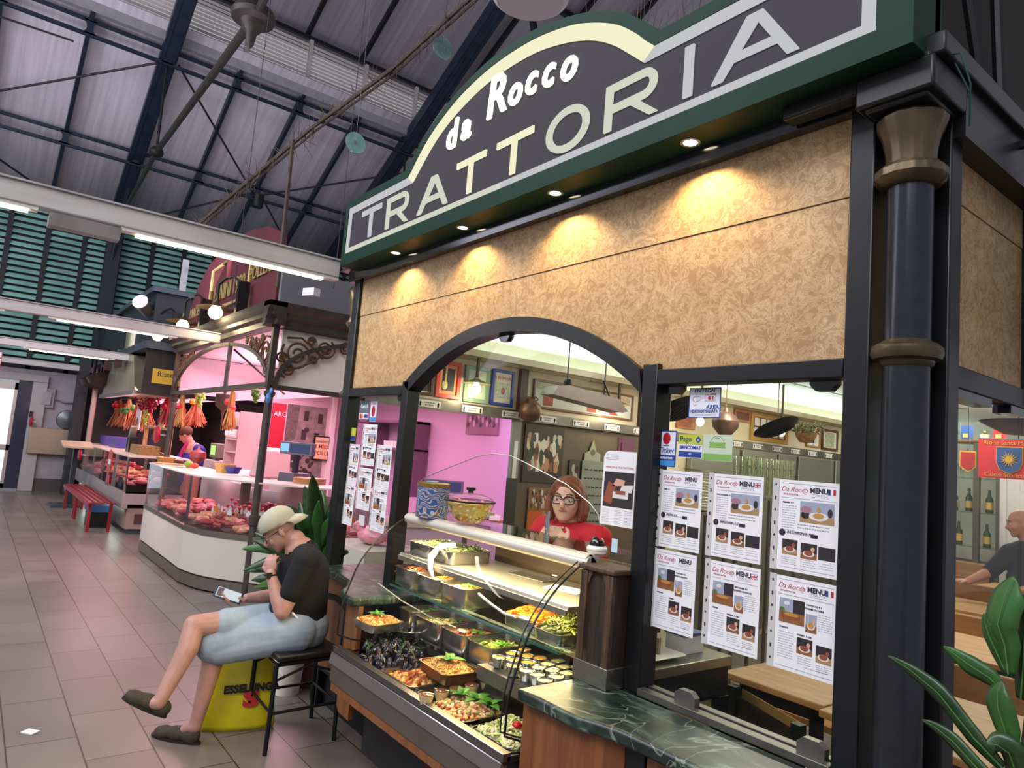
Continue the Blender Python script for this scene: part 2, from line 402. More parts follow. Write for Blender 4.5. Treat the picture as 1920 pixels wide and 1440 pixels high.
def purlin(name, x, z, lab, w=.06, y0=-7, y1=13):
    m = MB().box(x-w/2, x+w/2, y0, y1, z-.03, z+.03).box(x-w/2, x+w/2, y0, y1, z-.30, z-.24)
    y = 2.1-1.3*7
    while y < y1-1:
        # webs with rounded ends leave the oval openings
        c = [(-.11, 0), (-.06, -.07), (-.05, -.135), (-.06, -.20), (-.11, -.27), (.11, -.27), (.06, -.20), (.05, -.135), (.06, -.07), (.11, 0)]
        if y > y0: m.prism([(y+a, z+b) for a, b in c], x-w/2, x+w/2, 'yz')
        y += 1.3
    o = m.build(name, BLUEIRON); return tag(o, lab, 'beam')
purlin('roof_purlin', -16.7, rz(-16.7)-.08, 'long blue iron purlin with oval openings, halfway up the lower roof slope')
purlin('roof_purlin', -14.35, rz(-14.35)-.06, 'long blue iron purlin with oval openings, just under the grey slatted band')
for x in (-11.5, -9.0):
    o = MB().box(x-.05, x+.05, -7, 13, rz2(x)-.14, rz2(x)).build('ridge_purlin', BLACKIRON)
    tag(o, 'dark purlin crossing the upper roof, %s' % ('nearer the slatted band' if x < -10 else 'nearer the ridge'), 'beam')
def truss(yr, lab):
    t = thing('roof_truss', lab, 'truss')
    MB().bar((-18.7, yr-.10, rz(-18.7)-.10), (-9.8, yr-.10, rz(-9.8)-.1), .05, .34).bar((-18.7, yr+.10, rz(-18.7)-.10), (-9.8, yr+.10, rz(-9.8)-.1), .05, .34).bar((-18.7, yr, rz(-18.7)-.26), (-9.8, yr, rz(-9.8)-.26), .30, .03).build('main_rafter', BLUEIRON, t)
    a = (-18.6, yr, rz(-18.6)-.35); b = (-14.2, yr, 6.70); c = (-8.95, yr+.1, 6.9)
    MB().tube([a, b, c], [.035, .05, .06], 10).build('tie_rod', IRON, t)
    MB().lathe([(0, -.42), (.05, -.34), (.07, -.2), (.13, -.12), (.16, -.05), (.26, -.02), (.28, .04), (.24, .12), (.10, .16), (0, .2)], c, 20).build('tie_boss', IRON, t)
    MB().tube([b, (-14.4, yr, rz(-14.4)-.2)], .025, 8).ball(b, .13, (1, 1, .8)).build('strut', BLACKIRON, t)
    MB().tube([c, (-10.2, yr, rz(-10.2)-.2)], .07, 10).build('strut', BLACKIRON, t)
    MB().tube([c, (-2.5, yr, 7.6)], .05, 10).build('tie_rod', IRON, t)
    # arched bracket at the column head
    MB().tube([(-18.25, yr, 4.9), (-18.1, yr, 5.5), (-17.7, yr, 6.1), (-17.0, yr, 6.75)], .05, 8).build('bracket', BLUEIRON, t)
    MB().box(-18.4, -18.1, yr-.14, yr+.14, 0, 6.6).build('column', mat('column_iron', '1b212b', .5, .3), t)
    return t
truss(2.1, 'main blue iron roof truss above the green louvres, left of the lit sign')
truss(7.3, 'main roof truss farther right, its rafter vanishing behind the lit sign')
truss(-3.1, 'main roof truss above the open aisle at the far left')
# diagonal wind rods in the roof plane
def rod(a, b, lab, r=.022, name='wind_rod'):
    tag(MB().tube([a, b], r, 6).build(name, BLACKIRON), lab, 'rod')
def rp(x, y, d=-.22): return (x, y, rz(x)+d)
rod(rp(-14.4, 2.1), rp(-16.7, -1.2), 'thin wind rod running left from the big truss joint')
rod(rp(-14.4, 2.3), rp(-16.8, 4.7), 'thin wind rod running down right from the big truss joint')
rod(rp(-16.7, -1.8), rp(-18.35, 1.0), 'thin wind rod low over the left end of the louvres')
rod(rp(-16.7, 4.8), rp(-18.3, 6.3), 'short thin wind rod by the junction box on the lower purlin')
rod(rp(-16.7, 4.6), rp(-18.35, 2.5), 'thin wind rod running down left from the junction box')
rod(rp(-16.7, 4.8), rp(-14.5, 8.3), 'thin wind rod running up right from the junction box')
tag(MB().lathe([(0, 0), (.13, 0), (.14, .1), (.14, .3), (0, .3)], (-16.75, 4.75, rz(-16.7)-.52), 12).build('junction_box', BLACKIRON), 'round black junction box where the wind rods cross', 'box')
rod((-14.4, -2.2, 8.2), (-14.6, .6, 8.4), 'short wind rod at the very top left', .018)

# white services beams across the aisle, with their strip lights
BEAMW = mat('beam_white', 'c9c6c2', 0.6, 0, hx2='a3a09c', scale=3, ramp=(.45, .85), stretch=(1, .5, 4))
TUBE = emis('fluorescent_tube', 'fff8d8', 3.2)
for i, (bx, lab, cnt) in enumerate([(-4.35, 'nearest white services beam, its end resting beside the trattoria cornice', 'nearest'),
                                    (-8.9, 'second white services beam crossing the aisle', 'second'), (-13.4, 'third white services beam crossing the aisle', 'third'), (-17.9, 'farthest white services beam, in front of the louvres', 'farthest')]):
    t = thing('services_beam', lab, 'beam', 'white services beams')
    MB().box(bx-.045, bx+.045, -6, 1.80 if i == 0 else 2.28, 2.68, 2.79).build('beam', BEAMW, t, bevel=.006)
    MB().box(bx-.06, bx+.06, -6, 1.8 if i == 0 else 2.28, 2.79, 2.80).build('cable_tray', WHITEPAINT, t)
    if i == 3: continue
    f = thing('strip_light', 'long lit strip light under the %s white services beam' % cnt, 'light', 'strip lights under the beams')
    MB().box(bx-.035, bx+.035, .52, 1.80, 2.662, 2.68).build('housing', WHITE, f)
    MB().box(bx-.022, bx+.022, .60, 1.70, 2.648, 2.662).build('tube', TUBE, f)
    light('strip_lamp', 'AREA', (bx, 1.15, 2.64), 7, (1, .96, .82), aim=(bx, 1.15, 0), size=.05, size_y=1.1)
    f = thing('strip_light', 'lit strip light at the far left end of the %s white services beam' % cnt, 'light', 'strip lights under the beams')
    MB().box(bx-.035, bx+.035, -1.0, .14, 2.662, 2.68).build('housing', WHITE, f)
    MB().box(bx-.022, bx+.022, -.95, .10, 2.648, 2.662).build('tube', TUBE, f)
tag(MB().prism([(-4.43, 2.66), (-4.39, 2.60), (-4.31, 2.60), (-4.27, 2.66)], .19, .52).build('ballast_box', WHITEPAINT), 'unlit grey ballast box hanging under the nearest white beam', 'box')

# dry branches, wires and hanging discs above the stalls
tp = [(-8.6, 1.78, 3.95), (-7.6, 2.02, 4.3), (-6.6, 2.3, 4.68), (-5.6, 2.62, 5.02), (-4.4, 2.95, 5.55)]
DRY = mat('dry_twigs', '4a3d33', .8, noise=.3)
b = MB().tube(tp, [.02, .025, .02, .022, .02], 6).tube([(p[0], p[1]+.03, p[2]-.03) for p in tp], .012, 5)
for i in range(260):
    u = R_.random()*4; j = min(int(u), 3); q = u-j; p = Vector(tp[j]).lerp(Vector(tp[j+1]), q)
    dd = Vector((R_.uniform(-.6, .3), R_.uniform(-.3, .3), R_.uniform(-1, .9))).normalized()*R_.uniform(.10, .24)
    b.tube([p, p+dd], [.004, .0015], 3, cap=False)
tag(b.build('dry_branch', DRY), 'long dry thorny branch slanting up across the roof space', 'branch')
tag(MB().tube([(-6.5, 2.12, 3.0), (-6.5, 2.1, 4.45)], .02, 6).build('prop_pole', DRY), 'thin upright pole propping up the dry branch', 'pole')
DISC = mat('iridescent_disc', '7fb3a4', .1, .9, hx2='a9c8c8', scale=20)
for (x, y, z, r, lab) in [(-5, 2.79, 5.04, .10, 'shiny hanging disc beside the roof truss rafter, higher of the two'), (-5, 2.10, 3.94, .085, 'shiny hanging disc in front of the slatted band, lower of the two')]:
    t = thing('hanging_disc', lab, 'disc', 'shiny bird-scaring discs')
    MB().lathe([(.016, -.004), (r, -.004), (r, .004), (.016, .004)], (x, y, z), 28, 'x').build('disc', DISC, t)
    MB().tube([(x, y, z+r), (x, y, z+2.4)], .002, 4).build('string', BLACK, t)
tag(MB().lathe([(0, 0), (.30, 0), (.34, .03), (.30, .07), (0, .09)], (-4.6, 3.38, 5.58), 28).build('ceiling_lamp', WHITE), 'round white lamp shade seen from below above the sign', 'lamp')
for (y, z, x) in [(2.3, 4.4, -5.6), (2.0, 4.3, -7.5)]:
    tag(MB().tube([(x, y, 2.9), (x, y, z+3)], .004, 4).build('hanging_wire', BLACKIRON), 'thin wire hanging from the roof, %s' % ('close to the lower disc' if x > -6 else 'left of the propping pole'), 'wire')
# twig fence and finial on the roof of the trattoria
t = thing('brushwood_screen', 'brown brushwood screen with a ball finial behind the left end of the sign', 'screen')
MB().tube([(-4.16, 2.3, 2.9), (-4.16, 2.3, 3.42)], .03, 8).ball((-4.16, 2.3, 3.46), .045).build('post', BLACKIRON, t)
m = MB()
for i in range(120):
    x = -4.1+R_.random()*.9; m.tube([(x, 2.3+R_.uniform(-.02, .02), 2.9), (x+R_.uniform(-.05, .05), 2.3, 3.30-(x+4.1)*.16+R_.uniform(-.05, .1))], [.004, .002], 3, cap=False)
m.build('brushwood', DRY, t)
m = MB()
for i in range(170):
    x = -3.0+R_.random()*1.75; zt = 3.45 if x < -2 else 3.3
    m.tube([(x, 2.1+R_.uniform(-.1, .1), 2.9), (x+R_.uniform(-.15, .15), 2.1+R_.uniform(-.1, .1), zt+R_.uniform(.0, .33))], [.004, .0015], 3, cap=False)
tag(m.build('dry_twigs', DRY), 'thin dry twigs sticking up behind the arched top of the sign', 'twigs', kind='stuff')
# ================================================================ trattoria stall: frame, panels, sign
def wallpaper():
    m = bpy.data.materials.new('swirled_wallpaper'); m.use_nodes = True; nt = m.node_tree; N = nt.nodes; L = nt.links; p = N['Principled BSDF']
    tc = N.new('ShaderNodeTexCoord')
    n1 = N.new('ShaderNodeTexNoise'); n1.inputs['Scale'].default_value = 9; n1.inputs['Detail'].default_value = 3; n1.inputs['Distortion'].default_value = 1.5
    L.new(tc.outputs['Object'], n1.inputs['Vector'])
    n2 = N.new('ShaderNodeTexNoise'); n2.inputs['Scale'].default_value = 17; n2.inputs['Detail'].default_value = 2; n2.inputs['Distortion'].default_value = 3.2
    L.new(tc.outputs['Object'], n2.inputs['Vector'])
    cr = N.new('ShaderNodeValToRGB'); e = cr.color_ramp.elements; e[0].position = .44; e[0].color = (*hexc('a6865b'), 1); e[1].position = .50; e[1].color = (*hexc('c6a97f'), 1)
    x = cr.color_ramp.elements.new(.56); x.color = (*hexc('a6865b'), 1); x = cr.color_ramp.elements.new(.60); x.color = (*hexc('c0a277'), 1)
    L.new(n2.outputs['Fac'], cr.inputs[0])
    c2 = N.new('ShaderNodeValToRGB'); c2.color_ramp.elements[0].position = .4; c2.color_ramp.elements[1].position = .62
    c2.color_ramp.elements[0].color = (.86, .80, .74, 1); c2.color_ramp.elements[1].color = (1, 1, 1, 1); L.new(n1.outputs['Fac'], c2.inputs[0])
    mx = N.new('ShaderNodeMix'); mx.data_type = 'RGBA'; mx.blend_type = 'MULTIPLY'; mx.inputs[0].default_value = 1
    L.new(cr.outputs[0], mx.inputs[6]); L.new(c2.outputs[0], mx.inputs[7]); L.new(mx.outputs[2], p.inputs['Base Color'])
    p.inputs['Roughness'].default_value = .62; return m
WALLP = wallpaper()
def marble():
    m = bpy.data.materials.new('green_marble'); m.use_nodes = True; nt = m.node_tree; N = nt.nodes; L = nt.links; p = N['Principled BSDF']
    tc = N.new('ShaderNodeTexCoord'); mp = N.new('ShaderNodeMapping'); mp.inputs['Rotation'].default_value = (0, 0, .5); mp.inputs['Scale'].default_value = (1, 2.2, 1)
    L.new(tc.outputs['Object'], mp.inputs[0])
    n = N.new('ShaderNodeTexNoise'); n.inputs['Scale'].default_value = 5; n.inputs['Detail'].default_value = 6; n.inputs['Roughness'].default_value = .62; n.inputs['Distortion'].default_value = 1.1
    L.new(mp.outputs[0], n.inputs['Vector'])
    cr = N.new('ShaderNodeValToRGB'); e = cr.color_ramp.elements; e[0].position = .36; e[0].color = (*hexc('0f1a18'), 1); e[1].position = .52; e[1].color = (*hexc('24352d'), 1)
    x = e.new(.60); x.color = (*hexc('43564a'), 1); x = e.new(.70); x.color = (*hexc('64776a'), 1)
    L.new(n.outputs['Fac'], cr.inputs[0])
    v = N.new('ShaderNodeTexNoise'); v.inputs['Scale'].default_value = 2.2; v.inputs['Detail'].default_value = 3; v.inputs['Distortion'].default_value = 2.0; L.new(tc.outputs['Object'], v.inputs['Vector'])
    c2 = N.new('ShaderNodeValToRGB'); e = c2.color_ramp.elements; e[0].position = .493; e[0].color = (0, 0, 0, 1); e[1].position = .50; e[1].color = (.4, .4, .4, 1); x = e.new(.507); x.color = (0, 0, 0, 1)
    L.new(v.outputs['Fac'], c2.inputs[0])
    mx = N.new('ShaderNodeMix'); mx.data_type = 'RGBA'; L.new(c2.outputs[0], mx.inputs[0]); L.new(cr.outputs[0], mx.inputs[6]); mx.inputs[7].default_value = (*hexc('b8c6b6'), 1)
    L.new(mx.outputs[2], p.inputs['Base Color']); p.inputs['Roughness'].default_value = .33
    return m
MARBLE = marble()
YF = 1.88
def arc(xc, zc, r, x0, x1, n=28):
    return [(x0+(x1-x0)*i/n, zc+math.sqrt(max(0, r*r-(x0+(x1-x0)*i/n-xc)**2))) for i in range(n+1)]
XA, ZA = -2.57, .733
fr = thing('shopfront_frame', 'dark steel trattoria shopfront frame with an arched opening in its middle', 'frame')
MB().box(-4.24, -4.15, YF, 1.97, .0, 2.66).build('corner_post', DARK, fr, bevel=.006)
MB().box(-3.455, -3.385, YF, 1.96, .80, 1.97).build('mullion', DARK, fr, bevel=.005)
MB().box(-1.685, -1.615, YF, 1.965, .842, 1.97).build('mullion', DARK, fr, bevel=.005)
MB().box(-.955, -.885, YF, 1.965, .0, 2.66).build('corner_post', DARK, fr, bevel=.005)
MB().box(-4.15, -3.455, YF, 1.95, 1.893, 1.948).build('rail', DARK, fr, bevel=.004)
MB().box(-1.615, -.955, YF, 1.95, 1.893, 1.948).build('rail', DARK, fr, bevel=.004)
oo = arc(XA, ZA, 1.50, -3.44, -1.70); ii = arc(XA, ZA, 1.435, -3.385, -1.685)
MB().band(oo, ii, YF, 1.96, closed=False).build('arch', DARK, fr)
MB().box(-.80, -.73, 1.985, 2.06, .0, 2.66).build('side_post', DARK, fr, bevel=.005)
MB().box(-.80, -.745, 2.06, 3.9, 1.885, 1.948).build('side_rail', DARK, fr, bevel=.004)
MB().box(-.80, -.73, 2.66, 2.70, 1.90, 2.66).build('side_post', DARK, fr)
MB().box(-.80, -.73, 3.85, 3.92, 0, 2.66).build('side_post', DARK, fr)
# hanging clamps that hold the glass
for i, (x, z) in enumerate([(-1.575, 1.88), (-1.03, 1.88), (-2.585, 2.15), (-3.52, 1.88)]):
    MB().prism([(x-.04, z+.04), (x+.04, z+.04), (x+.04, z), (x+.022, z-.018), (x-.022, z-.018), (x-.04, z)], 1.915, 1.945).build('glass_clamp', DARKGLOSS, fr)
for x, z in [(-1.44, .862), (-1.02, .862)]:
    MB().prism([(x-.04, z-.02), (x+.04, z-.02), (x+.04, z+.03), (x+.022, z+.045), (x-.022, z+.045), (x-.04, z+.03)], 1.90, 1.925).build('glass_clamp', STEELD, fr)
MB().box(-.80, -.75, 2.10, 2.36, 1.86, 1.885).build('glass_clamp', DARKGLOSS, fr); MB().box(-.80, -.75, 2.52, 2.64, 1.86, 1.885).build('glass_clamp', DARKGLOSS, fr)
MB().cyl((-.775, 2.10, 1.62), (-.775, 2.10, 1.74), .012).build('hinge', DARKGLOSS, fr)
# panels
pn = fr
low = [(-4.15, 1.948), (-3.44, 1.948)] + arc(XA, ZA, 1.50, -3.44, -1.70)[1:-1] + [(-1.70, 1.948), (-.955, 1.948), (-.955, 2.417), (-4.15, 2.417)]
MB().prism(low, 1.905, 1.93).build('lower_board', WALLP, pn)
MB().box(-4.15, -.955, 1.902, 1.93, 2.421, 2.655).build('upper_board', WALLP, pn)
sp = fr
MB().box(-.79, -.765, 2.06, 2.66, 1.948, 2.417).build('lower_board', WALLP, sp)
MB().box(-.79, -.763, 2.06, 2.66, 2.421, 2.655).build('upper_board', WALLP, sp)
MB().box(-.79, -.765, 2.70, 3.85, 1.948, 2.655).build('rear_board', WALLP, sp)
# cornice
co = thing('cornice', 'glossy black cornice running under the sign and round the corner', 'cornice')
MB().prism([(1.86, 2.655), (1.875, 2.655), (1.98, 2.655), (1.98, 2.73), (1.80, 2.73), (1.80, 2.715), (1.85, 2.712)], -4.28, -.87, 'yz').build('front_moulding', DARKGLOSS, co)
MB().box(-.90, -.70, 1.785, 2.0, 2.612, 2.70).box(-.88, -.72, 1.80, 2.0, 2.60, 2.62).box(-1.12, -.71, 1.79, 1.85, 2.66, 2.715).build('corner_block', DARK, co, bevel=.008)
MB().box(-.80, -.70, 2.0, 4.0, 2.655, 2.72).box(-.78, -.68, 1.80, 4.0, 2.70, 2.76).build('side_moulding', DARK, co, bevel=.006)
MB().box(-4.3, -.72, 1.98, 4.0, 2.72, 2.76).box(-.86, -.70, 1.99, 4, 2.55, 2.66).build('roof_board', DARK, co)
# round corner column
cl = thing('column', 'round dark column with bronze capital and ring at the near corner', 'column')
cx, cy = -.80, 1.905
MB().lathe([(.056, 0), (.056, 2.46)], (cx, cy, 0), 32).build('shaft', mat('column_paint', '2a2d32', .2, .3, noise=.1, scale=30), cl)
MB().lathe([(.056, 2.40), (.07, 2.405), (.085, 2.425), (.084, 2.445), (.07, 2.46), (.058, 2.465), (.060, 2.50), (.068, 2.54), (.082, 2.575), (.084, 2.588), (.075, 2.60), (.06, 2.605)], (cx, cy, 0), 48, flute=14, fa=.05).build('capital', BRONZE, cl)
MB().lathe([(.057, 1.915), (.063, 1.92), (.066, 1.93), (.08, 1.935), (.086, 1.95), (.084, 1.965), (.074, 1.975), (.062, 1.98), (.057, 1.985)], (cx, cy, 0), 32).build('ring', BRONZE, cl)
c2 = thing('pilaster', 'slim half column with bronze capital on the far corner of the trattoria', 'column')
cx2, cy2 = -4.27, 1.93
MB().lathe([(.035, 0), (.035, 2.45)], (cx2, cy2, 0), 20).build('shaft', DARK, c2)
MB().lathe([(.035, 2.36), (.05, 2.37), (.055, 2.39), (.045, 2.41), (.038, 2.43), (.045, 2.52), (.06, 2.60), (.05, 2.63)], (cx2, cy2, 0), 24, flute=10, fa=.06).build('capital', BRONZE, c2)
MB().lathe([(.036, 1.89), (.052, 1.90), (.055, 1.915), (.05, 1.93), (.036, 1.94)], (cx2, cy2, 0), 20).build('ring', BRONZE, c2)
tag(MB().tube([(-.70, 1.86, 2.72), (-.66, 1.84, 2.70), (-.645, 1.86, 2.62), (-.67, 1.93, 2.545), (-.66, 1.90, 2.62), (-.69, 1.87, 2.71)], .0022, 6).build('cable_loop', mat('teal_cable', '1f4b4c', .5)), 'thin teal cable looped over the cornice corner', 'cable')

# lit sign
CX = -2.46
def prof(pts): return [(CX-a, z) for a, z in reversed(pts) if a > 0] + [(CX, pts[0][1])] + [(CX+a, z) for a, z in pts if a > 0]
def dens(pts, n=6):
    # Catmull-Rom through the outline so the crown reads as a curve
    out = []
    for i in range(len(pts)-1):
        p0 = pts[max(i-1, 0)] if i else (-pts[1][0], pts[1][1]); p1 = pts[i]; p2 = pts[i+1]; p3 = pts[min(i+2, len(pts)-1)]
        for k in range(n):
            t = k/n
            out.append(tuple(.5*((2*p1[j])+(-p0[j]+p2[j])*t+(2*p0[j]-5*p1[j]+4*p2[j]-p3[j])*t*t+(-p0[j]+3*p1[j]-3*p2[j]+p3[j])*t**3) for j in (0, 1)))
    return out+[pts[-1]]
oG = dens([(0, 3.468), (.2, 3.456), (.4, 3.412), (.55, 3.36), (.70, 3.285), (.80, 3.21), (.86, 3.155), (.90, 3.122)])
oW = dens([(0, 3.425), (.2, 3.413), (.4, 3.372), (.55, 3.315), (.68, 3.245), (.78, 3.165), (.83, 3.115), (.875, 3.075)])
iW = dens([(0, 3.362), (.2, 3.350), (.4, 3.303), (.55, 3.243), (.66, 3.175), (.75, 3.10), (.79, 3.065), (.825, 3.035)])
def outline(top, x0, x1, z0, zs): return [(x0, z0), (x0, zs)]+prof(top)+[(x1, zs), (x1, z0)]
G = outline(oG, -4.125, -.725, 2.705, 3.122); Wo = outline(oW, -4.08, -.817, 2.778, 3.075); Wi = outline(iW, -4.045, -.857, 2.81, 3.035)
YS = 1.72
sg = thing('lit_sign', 'green-framed illuminated sign reading da Rocco TRATTORIA', 'sign')
MB().band(G, Wo, YS, YS+.16).prism(G, YS+.13, YS+.17).build('cabinet', GREEN, sg)
MB().box(-4.12, -.80, YS+.02, YS+.15, 2.708, 2.716).build('soffit', GREEN, sg)
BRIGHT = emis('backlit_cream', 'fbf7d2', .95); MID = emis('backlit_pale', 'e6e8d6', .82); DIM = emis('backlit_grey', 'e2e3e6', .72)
MB().prism(Wi, YS+.012, YS+.03).build('face_panel', mat('sign_grey', '3b383e', .6, emit=.03, spec=.1, ehx='9a9498'), sg)
n0 = len(prof(oW)); 
MB().band(prof(oW), prof(iW), YS+.004, YS+.02, closed=False).build('crown_border', BRIGHT, sg)
def seg(a, b, c, d, m): MB().prism([a, b, c, d], YS+.004, YS+.02).build('straight_border', m, sg)
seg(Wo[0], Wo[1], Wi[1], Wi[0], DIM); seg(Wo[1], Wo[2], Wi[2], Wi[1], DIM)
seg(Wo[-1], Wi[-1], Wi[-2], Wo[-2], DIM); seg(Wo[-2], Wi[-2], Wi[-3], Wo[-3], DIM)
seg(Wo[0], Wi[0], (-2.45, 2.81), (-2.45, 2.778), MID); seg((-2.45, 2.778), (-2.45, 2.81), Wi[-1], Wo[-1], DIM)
def letter(ch, x0, x1, m):
    z0, z1 = 2.828, 3.008; t = .036; b = MB(); y0, y1 = YS+.004, YS+.02; xm = (x0+x1)/2
    if ch == 'T': b.box(x0, x1, y0, y1, z1-t*.85, z1).box(xm-t/2, xm+t/2, y0, y1-.001, z0, z1-t*.85)
    elif ch == 'I': b.box(xm-t/2, xm+t/2, y0, y1, z0, z1)
    elif ch == 'O':
        n = 32; zc = (z0+z1)/2; a = (x1-x0)/2; c = (z1-z0)/2+.004
        b.band([(xm+a*math.cos(2*PI*i/n), zc+c*math.sin(2*PI*i/n)) for i in range(n)], [(xm+(a-t)*math.cos(2*PI*i/n), zc+(c-t*.8)*math.sin(2*PI*i/n)) for i in range(n)], y0, y1)
    elif ch == 'A':
        ap = .028
        b.prism([(x0, z0), (x0+t*1.1, z0), (xm+.004, z1-.04), (xm+ap, z1), (xm-ap, z1)], y0, y1)
        b.prism([(x1, z0), (xm+ap, z1), (xm-.012, z1-.001), (x1-t*1.1, z0)], y0, y1-.0007)
        b.box(x0+(x1-x0)*.22, x1-(x1-x0)*.22, y0+.0005, y1-.001, z0+.048, z0+.048+t*.75)
    elif ch == 'R':
        b.box(x0, x0+t, y0, y1, z0, z1); zc = z1-.056; r = .056; xr = x1-.075
        o = [(x0+t, z1)]+[(xr+r*1.15*math.cos(a), zc+r*math.sin(a)) for a in [PI/2-PI*i/14 for i in range(15)]]+[(x0+t, zc-r)]
        q = [(x0+t, z1-t*.8)]+[(xr+(r-t*.8)*1.15*math.cos(a), zc+(r-t*.8)*math.sin(a)) for a in [PI/2-PI*i/14 for i in range(15)]]+[(x0+t, zc-r+t*.8)]
        b.band(o, q, y0, y1, closed=False); b.prism([(xm-.012, zc-r+.004), (x1-t*1.2, z0), (x1, z0), (xm+t, zc-r+.004)], y0, y1-.001)
    return b.build('letter', m, sg, smooth=False)
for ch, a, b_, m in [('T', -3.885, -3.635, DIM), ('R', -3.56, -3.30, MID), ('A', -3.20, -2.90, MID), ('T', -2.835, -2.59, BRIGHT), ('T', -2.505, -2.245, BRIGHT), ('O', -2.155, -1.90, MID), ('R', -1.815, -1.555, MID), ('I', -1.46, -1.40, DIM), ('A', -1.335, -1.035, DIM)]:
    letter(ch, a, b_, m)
GLOW = emis('backlit_bright', 'fffbe0', 1.6)
for ch, x, z, s, a in [('d', -2.915, 3.175, .21, -8), ('a', -2.785, 3.183, .20, -5), ('R', -2.545, 3.245, .285, -3), ('o', -2.402, 3.220, .20, -1), ('c', -2.29, 3.225, .20, 0), ('c', -2.175, 3.215, .20, 3), ('o', -2.045, 3.195, .20, 6)]:
    xf = XF((x, YS+.005, z), (math.cos(math.radians(-a*.4)), 0, math.sin(math.radians(-a*.4))), (-math.sin(math.radians(-a*.4)), 0, math.cos(math.radians(-a*.4))))
    text(ch, s, GLOW, sg, xf, 'letter', .006, .0035, .12, sx=.92)
# downlights
dl = thing('downlight', 'x', 'downlight', 'downlights in the sign soffit', loc=(0, 0, 0))
MB().lathe([(.024, 0), (.034, 0), (.034, .006), (.024, .006)], (0, 0, 0), 24).build('trim_ring', ALU, dl)
MB().lathe([(0, 0), (.024, 0), (.024, .004)], (0, 0, .001), 24).build('lens', emis('downlight_lens', 'fff3cf', 14), dl)
DL = Rep(dl)
for x, lb in [(-3.53, 'small round downlight under the left end of the sign'), (-2.84, 'small round downlight under the second T of the sign'), (-2.15, 'round downlight under the letter O of the sign'), (-1.46, 'round downlight nearest the column, under the letter I')]:
    DL.put((x, 1.795, 2.702), 0, lb)
    light('downlight_beam', 'SPOT', (x, 1.79, 2.695), 18, (1, .70, .34), aim=(x, 1.83, 2.0), size=.02, spot=math.radians(128), blend=.55)
# glass panes of the front and the side
def pane(name, b, lab, kind=None):
    return b.build(name, [GLASS], fr, smooth=False, label=lab)
pane('glass_pane', MB().box(-4.15, -3.455, 1.928, 1.936, .86, 1.893), 'tall narrow glass pane left of the arch, menus taped inside')
pane('glass_pane', MB().box(-1.612, -.958, 1.928, 1.936, .875, 1.893), 'tall glass pane between mullion and corner post, covered with menus')
ap = arc(XA, ZA, 1.435, -3.20, -1.94)
pane('glass_pane', MB().prism([(-3.20, 1.86), (-1.94, 1.86)]+list(reversed(ap)), 1.925, 1.931), 'arched glass pane in the top of the serving window')
pane('glass_pane', MB().box(-.775, -.768, 2.06, 2.675, .5, 1.885), 'glass side door pane right of the column')
pane('glass_pane', MB().box(-.775, -.768, 2.685, 3.85, .5, 1.885), 'rear side glass pane farther along the side of the stall')
pane('glass_pane', MB().box(-.885, -.83, 1.93, 1.935, .3, 2.55), 'narrow glass strip between corner post and round column')
# bottom track
tag(MB().box(-1.615, -.955, 1.875, 1.91, .842, .866).box(-1.615, -.955, 1.93, 1.96, .842, .866).box(-1.615, -.955, 1.91, 1.93, .842, .85).build('glass_track', STEELD, bevel=.002), 'steel track along the marble that holds the menu window', 'track')
# ================================================================ counters and heated display case
XL, XR = -3.17, -1.85
ct = thing('wood_counter', 'wood-panelled counter base under the left slab of green marble', 'counter')
LE = [(-4.15, 1.80), (-3.85, 1.80), (-3.66, 1.775), (-3.54, 1.71), (-3.44, 1.635), (-3.34, 1.60), (-3.215, 1.595)]
MB().band([(x, y+.04) for x, y in LE], [(x, y+.065) for x, y in LE], .26, .80, closed=False, plane='xy').build('wood_panel', WOODP, ct)
MB().box(-4.15, -3.20, 1.93, 2.25, 0, .80).box(-4.15, -3.20, 1.87, 1.93, .22, .28).build('plinth', mat('dark_plinth', '15171a', .6), ct)
tag(MB().prism([(-4.20, 1.83), (-4.17, 1.80)]+LE[1:]+[(-3.215, 2.25), (-4.14, 2.25), (-4.14, 1.865), (-4.20, 1.865)], .80, .842, 'xy').build('marble_slab', MARBLE, bevel=.012), 'green marble slab behind the seated man, left of the food case', 'counter')
# right-hand slab with its ogee front edge
edge = [(-1.84, 1.54), (-1.75, 1.545), (-1.64, 1.545), (-1.56, 1.548), (-1.50, 1.572), (-1.44, 1.59), (-1.38, 1.595), (-1.28, 1.598), (-1.17, 1.60), (-1.0, 1.60), (-.90, 1.62), (-.87, 1.68), (-.865, 1.80)]
poly = edge+[(-.865, 1.875), (-1.605, 1.875), (-1.695, 1.875), (-1.695, 1.96), (-1.84, 1.96)]
m = MB().prism(poly, .80, .842, 'xy')
tag(m.build('marble_counter', MARBLE, bevel=.010), 'green marble counter with a curved front edge right of the food case', 'counter')
rc = thing('wood_counter', 'wood-clad base under the curved right marble counter', 'counter')
def off(d): return [(x, y+d) for x, y in edge]
MB().band([p for p in off(.035) if p[0] < -1.42][0:6]+[(-1.435, 1.63)], [p for p in off(.06) if p[0] < -1.42][0:6]+[(-1.435, 1.655)], .05, .80, closed=False, plane='xy').build('wood_panel', WOODP, rc)
MB().box(-1.43, -1.36, 1.63, 1.68, .05, .80).build('dark_stile', BLACKIRON, rc)
MB().box(-1.355, -.90, 1.635, 1.66, .05, .80).build('wood_panel', WOODP, rc)
MB().box(-1.846, -.90, 1.70, 1.86, 0, .80).build('carcass', mat('dark_plinth'), rc)

